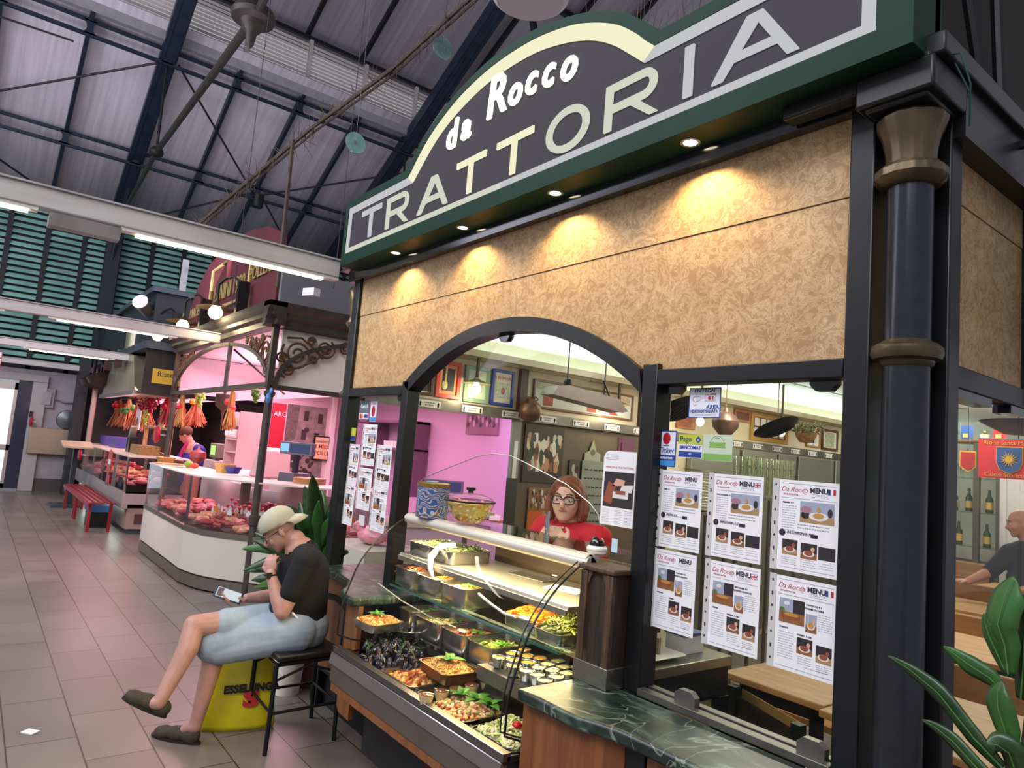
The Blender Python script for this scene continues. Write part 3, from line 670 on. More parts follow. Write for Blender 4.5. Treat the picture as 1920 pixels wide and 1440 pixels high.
cs = thing('food_case', 'curved-glass food display case full of trays, in the serving window', 'display case')
MB().box(XL-.03, XR, 1.512, 1.545, .604, .632).build('upper_lip', mat('lip_steel', '6a6660', .3, .8), cs, bevel=.002)
MB().tube([(XL-.03, 1.508, .603), (XR, 1.508, .603)], .0035, 6).tube([(XL-.03, 1.511, .632), (XR, 1.511, .632)], .002, 6).build('bright_edge', CHROME, cs)
MB().prism([(1.506, .600), (1.496, .556), (1.53, .556), (1.53, .600)], XL-.03, XR, 'yz').build('front_band', mat('mauve_steel', '7c7370', .38, .6, noise=.06, scale=4), cs)
MB().box(XL-.02, XR, 1.506, 1.53, .474, .548).build('lower_band', mat('taupe_steel', '6c645f', .4, .6, noise=.08, scale=4), cs)
MB().box(XL-.02, XR, 1.515, 1.54, .43, .474).build('wood_strip', WOODP, cs)
MB().box(XL, XR, 1.53, 1.58, .44, .62).build('inner_frame', mat('dark_plinth'), cs)
MB().box(XL, XR-.01, 1.70, 2.2, .12, .46).box(XL, XR-.01, 1.93, 2.2, 0, .12).build('lower_body', mat('dark_plinth'), cs)
MB().box(XL, XR-.01, 1.56, 1.72, .40, .455).build('underside', mat('dark_plinth'), cs)
MB().box(XL, XR-.01, 1.55, 1.83, .565, .578).box(XL, XR-.01, 1.83, 2.28, .665, .678).box(XL, XR-.01, 1.825, 1.835, .565, .70).build('deck', STEEL, cs)
MB().box(-2.345, XR-.01, 1.745, 2.25, .70, .755).build('right_platform', STEELD, cs)
MB().box(XL, -2.345, 1.815, 1.83, .69, .705).build('step_rail', CHROME, cs)
MB().box(XL, XR-.01, 2.27, 2.285, .46, .93).build('back_panel', STEEL, cs)
MB().box(-2.90, XR-.01, 2.21, 2.22, .93, 1.20).build('rear_door', mat('rear_door', '4c3d30', .4, .3), cs)
GP = [(1.52, .60), (1.515, .69), (1.519, .80), (1.532, .86), (1.548, .907), (1.589, 1.017), (1.654, 1.109), (1.731, 1.182), (1.82, 1.242)]
GP = [GP[0]]+[q for q in dens(GP, 4)]
MB().sheet([[(XL, y, z), (XR, y, z)] for y, z in GP]).build('curved_front_glass', glassm('case_glass', (.98, .99, .97), .35), cs)
for x, nm in ((XL, 'l'), (XR, 'r')):
    MB().prism(GP+[(2.27, 1.245), (2.27, .60)], x-.003, x+.003, 'yz').build('end_glass', glassm('end_glass', (.96, .975, .95), .25), cs, smooth=False)
    MB().tube([(x, y-.004, z) for y, z in GP], .0045, 6).build('glass_seal', BLACK, cs)
MB().tube([(XR-.035, y+.004, z) for y, z in GP], .003, 6).build('glass_seal', BLACK, cs)
MB().cyl((XL-.01, 1.842, 1.243), (XR, 1.842, 1.236), .024, n=20).box(XL, XR, 1.842, 1.868, 1.226, 1.2698).cyl((XL-.01, 1.846, 1.246), (XR, 1.846, 1.246), .0235, n=20).build('top_rail', mat('satin_rail', 'd3cdc0', .35, .3), cs)
MB().cyl((XR, 1.842, 1.236), (XR+.012, 1.842, 1.236), .025, n=20).box(XR, XR+.012, 1.842, 1.88, 1.21, 1.262).build('end_cap', ALU, cs)
MB().box(XL-.04, XR+.01, 1.869, 2.12, 1.262, 1.270).build('top_glass', GREENGLASS, cs, smooth=False)
MB().box(XL+.02, XR-.03, 1.862, 1.872, 1.222, 1.232).build('warm_lamp', emis('case_lamp', 'ffdf9a', 6), cs)
for i in range(5):
    light('case_lamp', 'AREA', (XL+.13+i*.265, 1.868, 1.205), 4.5, (1, .78, .42), aim=(XL+.13+i*.265, 1.80, .6), size=.2, size_y=.03)
light('case_lamp', 'AREA', (-2.5, 1.83, 1.035), 6.0, (1, .78, .42), aim=(-2.5, 1.95, .6), size=1.2, size_y=.03)
light('case_lamp', 'AREA', (-2.5, 1.90, .90), 4.0, (1, .75, .38), aim=(-2.5, 1.65, .6), size=1.2, size_y=.03)
MB().box(XL+.01, XR-.05, 1.805, 2.18, 1.063, 1.073).add([(XL+.01, 1.805, 1.073), (XR-.05, 1.805, 1.073), (XR-.05, 1.795, 1.052), (XL+.01, 1.795, 1.052)], [(0, 1, 2, 3)]).box(XL+.01, XR-.05, 1.792, 1.80, 1.040, 1.062).build('top_shelf', mat('case_steel', 'a8a294', .38, .85, noise=.06, scale=4), cs)
MB().box(XL+.01, XR-.04, 1.765, 2.16, .912, .920).build('middle_shelf', GREENGLASS, cs, smooth=False)
MB().box(XL+.01, XR-.04, 1.760, 1.765, .911, .921).build('shelf_edge', GLASSEDGE, cs)
for x in (XL+.03, XR-.06):
    MB().box(x, x+.02, 2.16, 2.18, .6, 1.22).build('upright', STEELD, cs)
GPTS = [(-3.426, 1.272), (-3.426, 1.383), (-3.402, 1.421), (-3.349, 1.448), (-3.098, 1.521), (-2.873, 1.584), (-2.751, 1.603), (-2.625, 1.603), (-2.52, 1.581), (-2.209, 1.5), (-2.058, 1.435), (-2.006, 1.395), (-1.988, 1.348), (-1.988, 1.272)]
pane2 = MB().prism(GPTS, 2.028, 2.034)
tag(pane2.build('sneeze_guard', glassm('guard_glass', (.97, .98, .98), .22), smooth=False), 'arched clear sneeze guard standing on the food case', 'glass')
tag(MB().tube([(x, 2.031, z+.004) for x, z in GPTS], .0022, 6).build('guard_edging', ALU), 'thin bright edging round the sneeze guard', 'trim')
# wooden end box
bx = thing('panelled_box', 'weathered dark wooden panelled box beside the case, in a steel tray foot', 'box')
OAK = mat('old_oak', '5d4331', .6, hx2='37261b', scale=5, stretch=(9, 9, 1), distort=1.0, bump=.3)
OAKD = mat('old_oak_dark', '3a291d', .65, hx2='251810', scale=5, stretch=(9, 9, 1), distort=1.0, bump=.2)
MB().box(-1.845, -1.69, 1.815, 1.93, .91, 1.235).build('core', OAKD, bx)
MB().box(-1.845, -1.812, 1.80, 1.82, .91, 1.22).box(-1.72, -1.688, 1.80, 1.82, .91, 1.22).build('stile', OAK, bx, bevel=.003)
MB().prism([(-1.812, 1.22), (-1.812, 1.17), (-1.79, 1.22)], 1.806, 1.82).prism([(-1.72, 1.22), (-1.742, 1.22), (-1.72, 1.17)], 1.806, 1.82).prism([(-1.812, .91), (-1.79, .91), (-1.812, .95)], 1.806, 1.82).build('corner_piece', OAK, bx)
MB().box(-1.855, -1.68, 1.795, 1.94, 1.222, 1.242).build('top_moulding', OAK, bx, bevel=.006)
MB().box(-1.85, -1.685, 1.797, 1.935, .842, .912).build('steel_foot', STEEL, bx, bevel=.002)

# ---------------------------------------------------------------- pans and food
def rrect(w, d, r, z, n=4):
    out = []
    for cx_, cy_, a0 in ((w/2-r, d/2-r, 0), (-w/2+r, d/2-r, PI/2), (-w/2+r, -d/2+r, PI), (w/2-r, -d/2+r, 3*PI/2)):
        for i in range(n+1):
            a = a0+PI/2*i/n; out.append((cx_+r*math.cos(a), cy_+r*math.sin(a), z))
    return out
def rings(m, rs):
    n = len(rs[0]); o = []
    for r in rs: o += r
    fs = [(i*n+j, i*n+(j+1) % n, (i+1)*n+(j+1) % n, (i+1)*n+j) for i in range(len(rs)-1) for j in range(n)]
    fs.append(tuple((len(rs)-1)*n+j for j in range(n)))
    return m.add(o, fs)
PAN = mat('pan_steel', 'a9a7a2', .24, .95, noise=.06, scale=9)
def pan_mesh(w, d, h, flare=.012, r=.03):
    m = MB()
    rings(m, [rrect(w-2*flare, d-2*flare, r*.8, 0), rrect(w-2*flare+.004, d-2*flare+.004, r*.8, .004), rrect(w-.012, d-.012, r, h-.004), rrect(w, d, r, h-.003), rrect(w, d, r, h), rrect(w-.014, d-.014, r, h), rrect(w-.016, d-.016, r, h-.004), rrect(w-2*flare-.006, d-2*flare-.006, r*.8, .006)])
    return m
def pan(w, d, h, loc, label, rot=0, mat_=None, name='food_pan', group='steel food pans in the case'):
    o = pan_mesh(w, d, h).build(name, mat_ or PAN, ang=50); tag(o, label, 'pan', group, world=False); o.location = loc; o.rotation_euler.z = rot; return o
FM = {}
def fm(h, rough=.45, sss=0): 
    if h not in FM: FM[h] = mat('food_'+h, h, rough, noise=.12, scale=60)
    return FM[h]
def food(name, label, cat, loc, w, d, base, height, kinds, count, size, shape='ball', rot=0, seed=1, kind='stuff', spread_=.92, round_=False):
    """a heap: bumpy mound plus many small pieces of several colours"""
    R = random.Random(seed); m = MB(); n = 14; rows = []
    def hz(u, v):
        e = max(0, 1-(abs(u)**2.6))*max(0, 1-(abs(v)**2.6))
        if round_: e = max(0, 1-(u*u+v*v))
        return base+height*(e**.55)*(.85+.2*math.sin(5*u+seed)*math.cos(4*v+seed*2))
    for i in range(n+1):
        rows.append([(w/2*(-1+2*i/n), d/2*(-1+2*j/n), hz(-1+2*i/n, -1+2*j/n)+R.uniform(-.002, .002)) for j in range(n+1)])
    m.sheet(rows)
    for k in range(count):
        u, v = R.uniform(-spread_, spread_), R.uniform(-spread_, spread_)
        if round_ and u*u+v*v > .9: continue
        m.slot(R.randrange(len(kinds))); p = Vector((u*w/2, v*d/2, hz(u, v)+size*.25)); s = size*R.uniform(.7, 1.25)
        q = Matrix.Rotation(R.uniform(0, 6.28), 3, 'Z') @ Matrix.Rotation(R.uniform(-.7, .7), 3, 'X') @ Matrix.Rotation(R.uniform(-.7, .7), 3, 'Y')
        if shape == 'ball': m.ball(p, s*.5, (1, R.uniform(.6, 1), R.uniform(.5, .9)), 7, q)
        elif shape == 'grain': m.ball(p, s*.5, (1, .38, .38), 5, q)
        elif shape == 'stick': m.tube([p-q @ Vector((s, 0, 0)), p, p+q @ Vector((s, 0, s*.15))], s*.13, 5)
        elif shape == 'coin': m.lathe([(0, -s*.12), (s*.5, -s*.12), (s*.5, s*.12), (0, s*.12)], p, 9)
        elif shape == 'ring': m.tube([p+q @ Vector((s*.5*math.cos(a), s*.4*math.sin(a), s*.2*math.sin(2*a))) for a in [2*PI*t/8 for t in range(8)]], s*.14, 5, closed=True)
        elif shape == 'leaf':
            a = q @ Vector((s, 0, 0)); b = q @ Vector((0, s*.45, s*.1)); m.add([p-a, p+b, p+a, p-b, p+Vector((0, 0, s*.2))], [(0, 1, 4), (1, 2, 4), (2, 3, 4), (3, 0, 4)])
    o = m.build(name, kinds, ang=60); tag(o, label, cat, None, kind, world=False); o.location = loc; o.rotation_euler.z = rot; return o
BASIL = mat('basil_leaf', '4f8a2a', .4, noise=.2, scale=40)
def leafmesh(m, base, d, up, L, Wd, curl=.25, n=6):
    """one pointed leaf: folded along a midrib, bending over its length"""
    base = Vector(base); d = Vector(d).normalized(); up = Vector(up); side = d.cross(up).normalized(); up = side.cross(d)
    rows = []
    for i in range(n+1):
        t = i/n; wd = Wd*math.sin(PI*min(1, (t*.95+.05))**.8)*.5
        c = base + d*L*t*(1-.12*curl*t) - up*curl*L*t*t*.6
        rows.append([c+side*wd+up*wd*.3, c, c-side*wd+up*wd*.3])
    m.sheet(rows); return m
bs = MB()
for a, l, t in ((0.3, .05, .5), (1.9, .045, .6), (3.6, .05, .4), (5.0, .04, .7), (2.8, .03, 1.6)):
    leafmesh(bs, (0, 0, 0), (math.cos(a), math.sin(a), t), (0, 0, 1), l, l*.55, .5)
bso = bs.build('basil_sprig', BASIL, solid=.0008); tag(bso, 'x', 'herb', 'basil sprigs on the dishes', world=False)
BS = Rep(bso)
# middle shelf: three deep pans
P = [(-3.075, .20, 'browned meat slices', ['5b2d17', '7b3f1d', '42210f', '8c4a20'], 'leaf', .03),
     (-2.855, .20, 'orange rice salad', ['d99a3f', 'c9772c', 'e3b869', 'a8481f'], 'grain', .016),
     (-2.640, .20, 'pale noodles with ham', ['e6cf85', 'dcc06a', 'c7774a', 'efe0a8'], 'grain', .02)]
for i, (x, w, nm, ks, sh, sz) in enumerate(P):
    pan(w, .22, .088, (x, 1.885, .9215), 'deep steel pan of %s on the middle glass shelf' % nm)
    food('pan_filling', nm+' filling a pan on the middle glass shelf', 'food', (x, 1.885, .9215), w-.03, .185, .045, .03, [fm(k) for k in ks], 170, sz, sh, seed=i+2)
BS.put((-2.61, 1.86, 1.005), 0, 'basil sprig on the pale noodles, middle shelf')
# top shelf: two pans of greens
for i, (x, nm, ks, sh) in enumerate([(-3.06, 'chopped dark greens', ['3d4a18', '55622a', '27330f', '6f7a35'], 'grain'), (-2.855, 'dark wilted chicory', ['222e12', '3a4519', '16220c', '4b5726'], 'stick')]):
    pan(.20, .26, .06, (x, 1.965, 1.0745), 'shallow steel pan of %s on the top shelf' % nm)
    food('pan_filling', nm+' in a pan on the top shelf', 'food', (x, 1.965, 1.0745), .17, .225, .035, .03, [fm(k) for k in ks], 200, .02, sh, seed=i+9)
# lower step: four pans
for i, (x, w, nm, ks, sh, sz) in enumerate([(-3.12, .15, 'grey-green herbed tuna sauce', ['b9b08a', 'a39c73', '5d7a33', 'cfc79f'], 'grain', .012), (-2.915, .235, 'creamy aubergine dip', ['cdbb8a', 'b9a676', '55752f', 'd8cba4'], 'ball', .014),
      (-2.685, .20, 'red tomato and bread salad', ['b8412a', 'd9674a', 'e0b37a', '7a8c3a'], 'ball', .02), (-2.475, .20, 'yellow-green courgette salad', ['c5c95a', 'a7b545', 'e3dd94', '6e8c2e'], 'leaf', .022)]):
    pan(w, .24, .115, (x, 1.955, .6795), 'deep steel pan of %s on the lower step' % nm)
    food('pan_filling', nm+' in a pan on the lower step', 'food', (x, 1.955, .6795), w-.03, .20, .07, .025, [fm(k) for k in ks], 160, sz, sh, seed=i+20)
BS.put((-3.10, 1.99, .778), 1, 'basil sprig on the tuna sauce, lower step'); BS.put((-2.87, 2.0, .778), 2, 'basil sprig on the aubergine dip, lower step')
BS.put((-2.64, 1.95, .782), 3, 'basil sprig on the red bread salad, lower step'); BS.put((-2.44, 1.94, .782), 4, 'basil sprig on the courgette salad, lower step')
# right of the middle shelf: carrots and beans
pan(.22, .26, .045, (-2.205, 1.945, .9215), 'shallow steel tray of sliced carrots on the middle glass shelf')
food('sliced_carrots', 'bright orange sliced carrots heaped in a tray on the middle glass shelf', 'food', (-2.205, 1.945, .9215), .19, .23, .03, .045, [fm('e2701a'), fm('f08a2c'), fm('c95a10')], 260, .024, 'coin', seed=31)
pan(.17, .26, .045, (-2.00, 1.915, .9215), 'shallow steel tray of green beans at the right end of the middle shelf')
food('green_beans', 'dark green beans heaped in a tray at the right end of the middle shelf', 'food', (-2.00, 1.915, .9215), .145, .23, .028, .05, [fm('51581c'), fm('6c7426'), fm('3b4214')], 230, .026, 'stick', seed=32)
tag(MB().tube([(-2.06, 1.93, .985), (-2.04, 1.90, 1.02), (-2.01, 1.89, 1.015), (-2.0, 1.91, .985)], .004, 6).tube([(-2.02, 1.97, .985), (-1.99, 1.94, 1.02), (-1.96, 1.93, 1.0)], .004, 6).build('tongs', mat('brown_plastic', '4a1f16', .4)), 'brown serving tongs lying on the green beans', 'tongs')
# ramekins
tag(MB().box(-2.335, -2.115, 1.79, 2.05, .7555, .760).build('tray', PAN), 'flat steel tray under the orange-topped cups', 'tray')
tag(MB().box(-2.11, -1.875, 1.75, 2.05, .7555, .760).build('tray', PAN), 'flat steel tray under the pale cream cups', 'tray')
def cup(top, nm):
    t = thing('dessert_cup', 'x', 'dessert', 'small foil dessert cups', loc=(0, 0, 0))
    MB().lathe([(.020, 0), (.029, .034), (.032, .036), (.031, .038), (.0285, .036), (.020, .006), (0, .006)], (0, 0, 0), 18).build('foil_cup', PAN, t)
    MB().lathe([(.0265, .026), (.0278, .033), (.018, .0355), (0, .036)], (0, 0, 0), 18).build('cream', top, t); return Rep(t)
Ca = cup(fm('d98a2b', .3), 'a'); Cb = cup(mat('vanilla_cream', 'e9dc9e', .4), 'b')
ga = [(-2.275+.062*i-.0*j-.125, 1.895+.066*j) for j in range(3) for i in range(3)][:8]
for x, y in [(-2.273, 1.796), (-2.301, 1.887), (-2.229, 1.83), (-2.16, 1.781), (-2.327, 1.968), (-2.248, 1.92), (-2.176, 1.867), (-2.204, 1.952)]:
    Ca.put((x, y, .7605), 0, 'small foil cup with an orange caramel top, left tray beside the courgette salad', 'orange-topped dessert cups')
for x, y in [(-2.092, 1.793), (-2.105, 1.863), (-2.041, 1.8), (-1.976, 1.782), (-2.129, 1.93), (-2.058, 1.891), (-1.992, 1.852), (-2.146, 2.0), (-2.077, 1.967), (-2.01, 1.922), (-2.051, 2.014)]:
    Cb.put((x, y, .7605), 0, 'small foil cup of pale cream on the tray nearest the wooden box', 'cream dessert cups')
# deck
mt = MB().lathe([(0, 0), (.15, 0), (.17, .03), (.175, .032), (.17, .034), (.145, .006), (0, .006)], (0, 0, 0), 32).build('round_tray', PAN); tag(mt, 'shallow round steel tray under the front heap of mussels', 'tray', world=False); mt.location = (-2.915, 1.69, .579); mt.scale = (.78, .82, 1)
mt2 = mt.copy(); COL.objects.link(mt2); mt2.location = (-3.05, 1.86, .69); mt2['label'] = 'shallow round steel tray under the rear heap of mussels'; mt2.scale = (.55, .7, 1)
ms = MB()
for s_ in (0, 1):
    rot = Matrix.Rotation(.35 if s_ else -.35, 3, 'X'); ms.slot(0)
    rows = []
    for i in range(7):
        t = i/6; wd = .013*math.sin(PI*(.08+.84*t))**.7
        rows.append([rot @ Vector(((t-.5)*.055, wd*(j/3-1)*1, (.009*math.sin(PI*(.1+.8*t))*(1-(j/3-1)**2))*(1 if s_ else -1))) for j in range(7)])
    ms.sheet(rows)
ms.slot(1).ball((.004, 0, 0), .0125, (1.5, .7, .52), 8)
mo = ms.build('mussel', [mat('mussel_shell', '14131c', .18, coat=.5, hx2='2c2532', scale=50), fm('b9712a', .35)], solid=.0012)
tag(mo, 'x', 'mussel', 'stuffed mussels', world=False); MU = Rep(mo)
for k in range(210):
    u = R_.random(); 
    if k < 160: a = R_.uniform(0, 6.28); r = math.sqrt(R_.random()); x = -2.915+r*.145*math.cos(a); y = 1.685+r*.145*math.sin(a); z = .60+.075*(1-r*r)+R_.uniform(0, .012); lb = 'stuffed mussel in the front heap on the round steel tray'; g = 'mussels in the front heap'
    else: a = R_.uniform(0, 6.28); r = math.sqrt(R_.random()); x = -3.07+r*.07*math.cos(a); y = 1.78+r*.19*math.sin(a); z = .635+.06*(1-r*r); lb = 'stuffed mussel in the rear left heap of the case'; g = 'mussels in the rear heap'
    MU.put((x, y, z), 0, lb, g, rot=(R_.uniform(-1.2, 1.2), R_.uniform(-1.9, -.5), R_.uniform(0, 6.28)), scale=R_.uniform(1.0, 1.3))
pl = MB()
for k in range(26):
    a = R_.uniform(0, 6.28); r = math.sqrt(R_.random())*.13; leafmesh(pl, (-2.93+r*math.cos(a)*1.2, 1.70+r*math.sin(a), .665+.03*(1-r/.13)), (R_.uniform(-1, 1), R_.uniform(-1, 1), R_.uniform(.2, 1.3)), (0, 0, 1), R_.uniform(.03, .05), .016, .3)
tag(pl.build('bay_leaves', mat('dark_leaf', '33501f', .45, noise=.2, scale=30), solid=.0008), 'dark green leaves scattered over the mussels', 'herb', kind='stuff')
pan(.19, .19, .04, (-3.05, 1.66, .735), 'small steel pan of couscous perched above the mussels at the left end', .1)
food('couscous', 'orange couscous in the small pan at the left end of the case', 'food', (-3.05, 1.66, .735), .16, .16, .028, .03, [fm('e0a050'), fm('d06a30'), fm('ecc47c')], 220, .012, 'ball', .1, 41)
BS.put((-3.055, 1.65, .795), 0, 'basil sprig on the couscous at the left end', scale=1.2)
pan(.27, .25, .052, (-2.665, 1.675, .5795), 'steel tray of baked gnocchi in the front row, under the pilaf tray')
food('baked_gnocchi', 'baked gnocchi in red sauce in the front row tray', 'food', (-2.665, 1.675, .5795), .235, .22, .022, .018, [fm('d9a14a'), fm('e3b764'), fm('b8582a'), fm('8c3a1c')], 200, .026, 'ball', 0, 42)
pn_ = pan(.25, .18, .045, (-2.535, 1.735, .655), 'brown metal tray of pilaf resting on the gnocchi tray', -.08, mat('bronzed_pan', '7b5a3c', .3, .85))
food('rice_pilaf', 'golden rice pilaf with a basil sprig, in the raised brown tray', 'food', (-2.535, 1.735, .655), .215, .15, .03, .035, [fm('e0ae5a'), fm('d3923f'), fm('eac583'), fm('b9632c')], 420, .013, 'grain', -.08, 43)
BS.put((-2.52, 1.725, .722), .4, 'large basil sprig standing on the rice pilaf', scale=1.5)
# tiramisu glasses
tt = thing('tiramisu_glass', 'x', 'dessert', 'glasses of tiramisu', loc=(0, 0, 0))
MB().lathe([(.022, 0), (.032, .045), (.033, .045), (.031, .046)], (0, 0, 0), 18).build('glass', glassm('cup_glass', (.9, .9, .85), 1.5), tt)
MB().lathe([(0, .002), (.021, .002), (.029, .038), (0, .04)], (0, 0, 0), 18).build('cream', mat('mascarpone', 'e2cfa4', .5), tt)
MB().lathe([(.0285, .0385), (.018, .043), (0, .044)], (0, 0, 0), 18).build('cocoa', mat('cocoa_dust', '5a2a17', .9, noise=.3, scale=80), tt)
TT = Rep(tt)
tag(MB().box(-2.55, -2.30, 1.56, 1.84, .60, .6185).build('narrow_tray', PAN), 'narrow raised tray under the tiramisu glasses', 'tray')
for x, y in [(-2.374, 1.532), (-2.386, 1.611), (-2.389, 1.684), (-2.397, 1.763), (-2.405, 1.847), (-2.413, 1.933)]:
    TT.put((x, y, .6188), 0, 'glass of tiramisu dusted with cocoa, between the gnocchi and the chicken salad', 'tiramisu glasses')
BLKT = mat('dark_tray', '2b2a28', .3, .6)
pan(.27, .24, .05, (-2.27, 1.655, .5795), 'dark tray of chicken salad in the front row', 0, BLKT)
food('chicken_salad', 'chicken and vegetable salad in the dark front tray', 'food', (-2.27, 1.655, .5795), .235, .21, .022, .038, [fm('e5c08a'), fm('d8a45f'), fm('a8432c'), fm('8b8f3f'), fm('efdcb4')], 330, .020, 'ball', 0, 44)
for i, (x, y) in enumerate([(-2.34, 1.67), (-2.27, 1.70), (-2.20, 1.71)]):
    BS.put((x, y, .645), i*1.3, 'upright basil sprig on the chicken salad, %s' % ('left', 'middle', 'right')[i], scale=1.45)
pan(.25, .23, .045, (-1.985, 1.66, .5795), 'dark tray of squid salad at the right end of the front row', 0, BLKT)
food('squid_salad', 'pale squid and courgette salad in the rightmost front tray', 'food', (-1.985, 1.66, .5795), .215, .20, .02, .055, [fm('ddd4ab'), fm('c5cc88'), fm('97ad55'), fm('e9e2c4')], 260, .024, 'ring', 0, 45)
tag(MB().ball((-1.955, 1.65, .665), .019, (1, 1, .8), 14).build('cherry_tomato', mat('tomato', 'b5141c', .2)), 'bright red cherry tomato on top of the squid salad', 'tomato')
tag(MB().lathe([(0, 0), (.022, 0), (.022, .004), (0, .004)], (-1.95, 1.69, .665), 18).build('lime_slice', mat('lime', 'cfd98a', .4)), 'pale lime slice standing on the squid salad', 'lime')
# serving spoons
def spoon(pts, bowl, lab, w=.012, name='serving_spoon', mt_=None):
    m = MB(); m.tube(pts, [w*.55, w*.5, w*.45, w*.4][:len(pts)] if len(pts) <= 4 else w*.5, 8); m.ball(bowl, .028, (1.2, .8, .3), 14)
    tag(m.build(name, mt_ or mat('spoon_steel', 'cfccc6', .25, .6)), lab, 'spoon', 'serving spoons')
sp_ = thing('serving_ladle', 'large pale serving ladle hanging over the front edge of the top shelf', 'spoon')
MB().tube([(-2.86, 1.93, 1.15), (-2.875, 1.86, 1.145), (-2.86, 1.80, 1.10), (-2.82, 1.775, 1.055), (-2.765, 1.765, 1.015)], [.013, .017, .017, .012, .006], 10).build('handle', mat('pale_plastic', 'd9d8d2', .25), sp_)
MB().ball((-2.865, 1.97, 1.145), .035, (1, 1, .35), 14).build('bowl', mat('spoon_dark', '4a4a44', .25, .8), sp_)
spoon([(-2.50, 1.835, .997), (-2.38, 1.815, .980), (-2.27, 1.80, .969), (-2.20, 1.805, .969)], (-2.165, 1.825, .972), 'pale serving spoon resting in the carrot tray', .012)
spoon([(-3.13, 1.68, .93), (-2.95, 1.72, .88), (-2.8, 1.80, .83), (-2.72, 1.88, .80)], (-2.69, 1.90, .79), 'long thin steel spoon leaning in the lower step pans', .006)
tag(MB().obox((-2.15, 2.02, 1.077), .16, .10, .004, Matrix.Rotation(.3, 3, 'Z')).build('paper_sheet', PAPER), 'white paper sheet lying on the steel top shelf', 'paper')
tag(MB().obox((-2.42, 2.06, 1.077), .22, .09, .004, Matrix.Rotation(.1, 3, 'Z')).build('tray_cover', PAN), 'flat steel lid lying at the back of the top shelf', 'lid')
# things standing on the glass top
tin = thing('decorated_tin', 'blue and ochre patterned round tin on the case, left of the glass bowl', 'tin')
def tinmat():
    m = bpy.data.materials.new('majolica_pattern'); m.use_nodes = True; nt = m.node_tree; N = nt.nodes; L = nt.links; p = N['Principled BSDF']; p.inputs['Roughness'].default_value = .3
    tc = N.new('ShaderNodeTexCoord'); w = N.new('ShaderNodeTexWave'); w.wave_type = 'RINGS'; w.rings_direction = 'SPHERICAL'
    w.inputs['Scale'].default_value = 17; w.inputs['Distortion'].default_value = 7; w.inputs['Detail'].default_value = 0; w.inputs['Detail Scale'].default_value = 1.6; L.new(tc.outputs['Object'], w.inputs['Vector'])
    cr = N.new('ShaderNodeValToRGB'); e = cr.color_ramp.elements; cr.color_ramp.interpolation = 'CONSTANT'
    e[0].position = 0; e[0].color = (*hexc('35589a'), 1); e[1].position = .28; e[1].color = (*hexc('8fb6cf'), 1)
    for ps, h in ((.5, 'd8d2c0'), (.62, 'b3582c'), (.74, 'd9a23c'), (.85, '35589a')): x = e.new(ps); x.color = (*hexc(h), 1)
    L.new(w.outputs['Fac'], cr.inputs[0]); L.new(cr.outputs[0], p.inputs['Base Color']); return m
MB().lathe([(0, 0), (.078, 0), (.08, .004), (.08, .15), (.076, .152)], (-2.99, 1.862, 1.2702), 36).build('body', tinmat(), tin)
MB().lathe([(.081, .148), (.083, .15), (.083, .166), (.076, .17), (0, .17)], (-2.99, 1.862, 1.2702), 36).build('lid', mat('tin_lid', '9a7b43', .3, .7), tin)
bw = thing('glass_bowl', 'glass bowl of fruit salad with a glass lid, on top of the case', 'bowl')
bc = (-2.70, 1.885, 1.2703)
MB().lathe([(0, 0), (.05, 0), (.075, .02), (.10, .055), (.113, .09), (.116, .105), (.113, .105), (.109, .09), (.097, .057), (.072, .024), (.045, .006), (0, .006)], bc, 40).build('bowl', glassm('bowl_glass', (.985, .985, .96), .7), bw)
MB().lathe([(.115, .104), (.122, .106), (.122, .112), (.115, .113)], bc, 40).build('lid_rim', BLACK, bw)
MB().lathe([(.118, .112), (.10, .128), (.06, .142), (0, .147)], bc, 40).build('lid_glass', glassm('lid_glass', (.98, .98, .96), .8), bw)
MB().lathe([(0, .146), (.014, .146), (.012, .155), (.022, .16), (.022, .172), (0, .176)], bc, 20).build('lid_knob', BLACK, bw)
m = MB()
for k in range(420):
    z = R_.uniform(.012, .10); rm = .045+.062*(z/.10)**.75; a = R_.uniform(0, 6.28); r = rm*math.sqrt(R_.uniform(.35, 1)); m.slot(R_.choice([0, 0, 0, 1, 1, 2, 3, 4]))
    m.ball((bc[0]+r*math.cos(a)*.93, bc[1]+r*math.sin(a)*.93, bc[2]+z+.004), R_.uniform(.009, .014), (1, .8, .7), 6)
m.slot(0).lathe([(0, .01), (.04, .012), (.085, .06), (.098, .10), (0, .108)], bc, 24)
tag(m.build('fruit_salad', [fm('dfc06a', .3), fm('e8dcae', .3), fm('7e8f3a', .3), fm('a61f1f', .3), fm('d98a35', .3)]), 'yellow and red cut fruit filling the glass bowl', 'food', kind='stuff')
bl = thing('counter_bell', 'black service bell on a white base at the right end of the case top', 'bell')
MB().lathe([(0, 0), (.040, 0), (.040, .006), (.033, .014), (0, .016)], (-1.955, 1.985, 1.2703), 28).build('base', WHITE, bl)
MB().lathe([(.030, .014), (.031, .02), (.026, .036), (.014, .048), (0, .052)], (-1.955, 1.985, 1.2703), 28).build('dome', mat('bell_black', '0a0a0c', .1, coat=.6), bl)
MB().cyl((-1.955, 1.985, 1.32), (-1.955, 1.985, 1.335), .004).build('button', CHROME, bl)
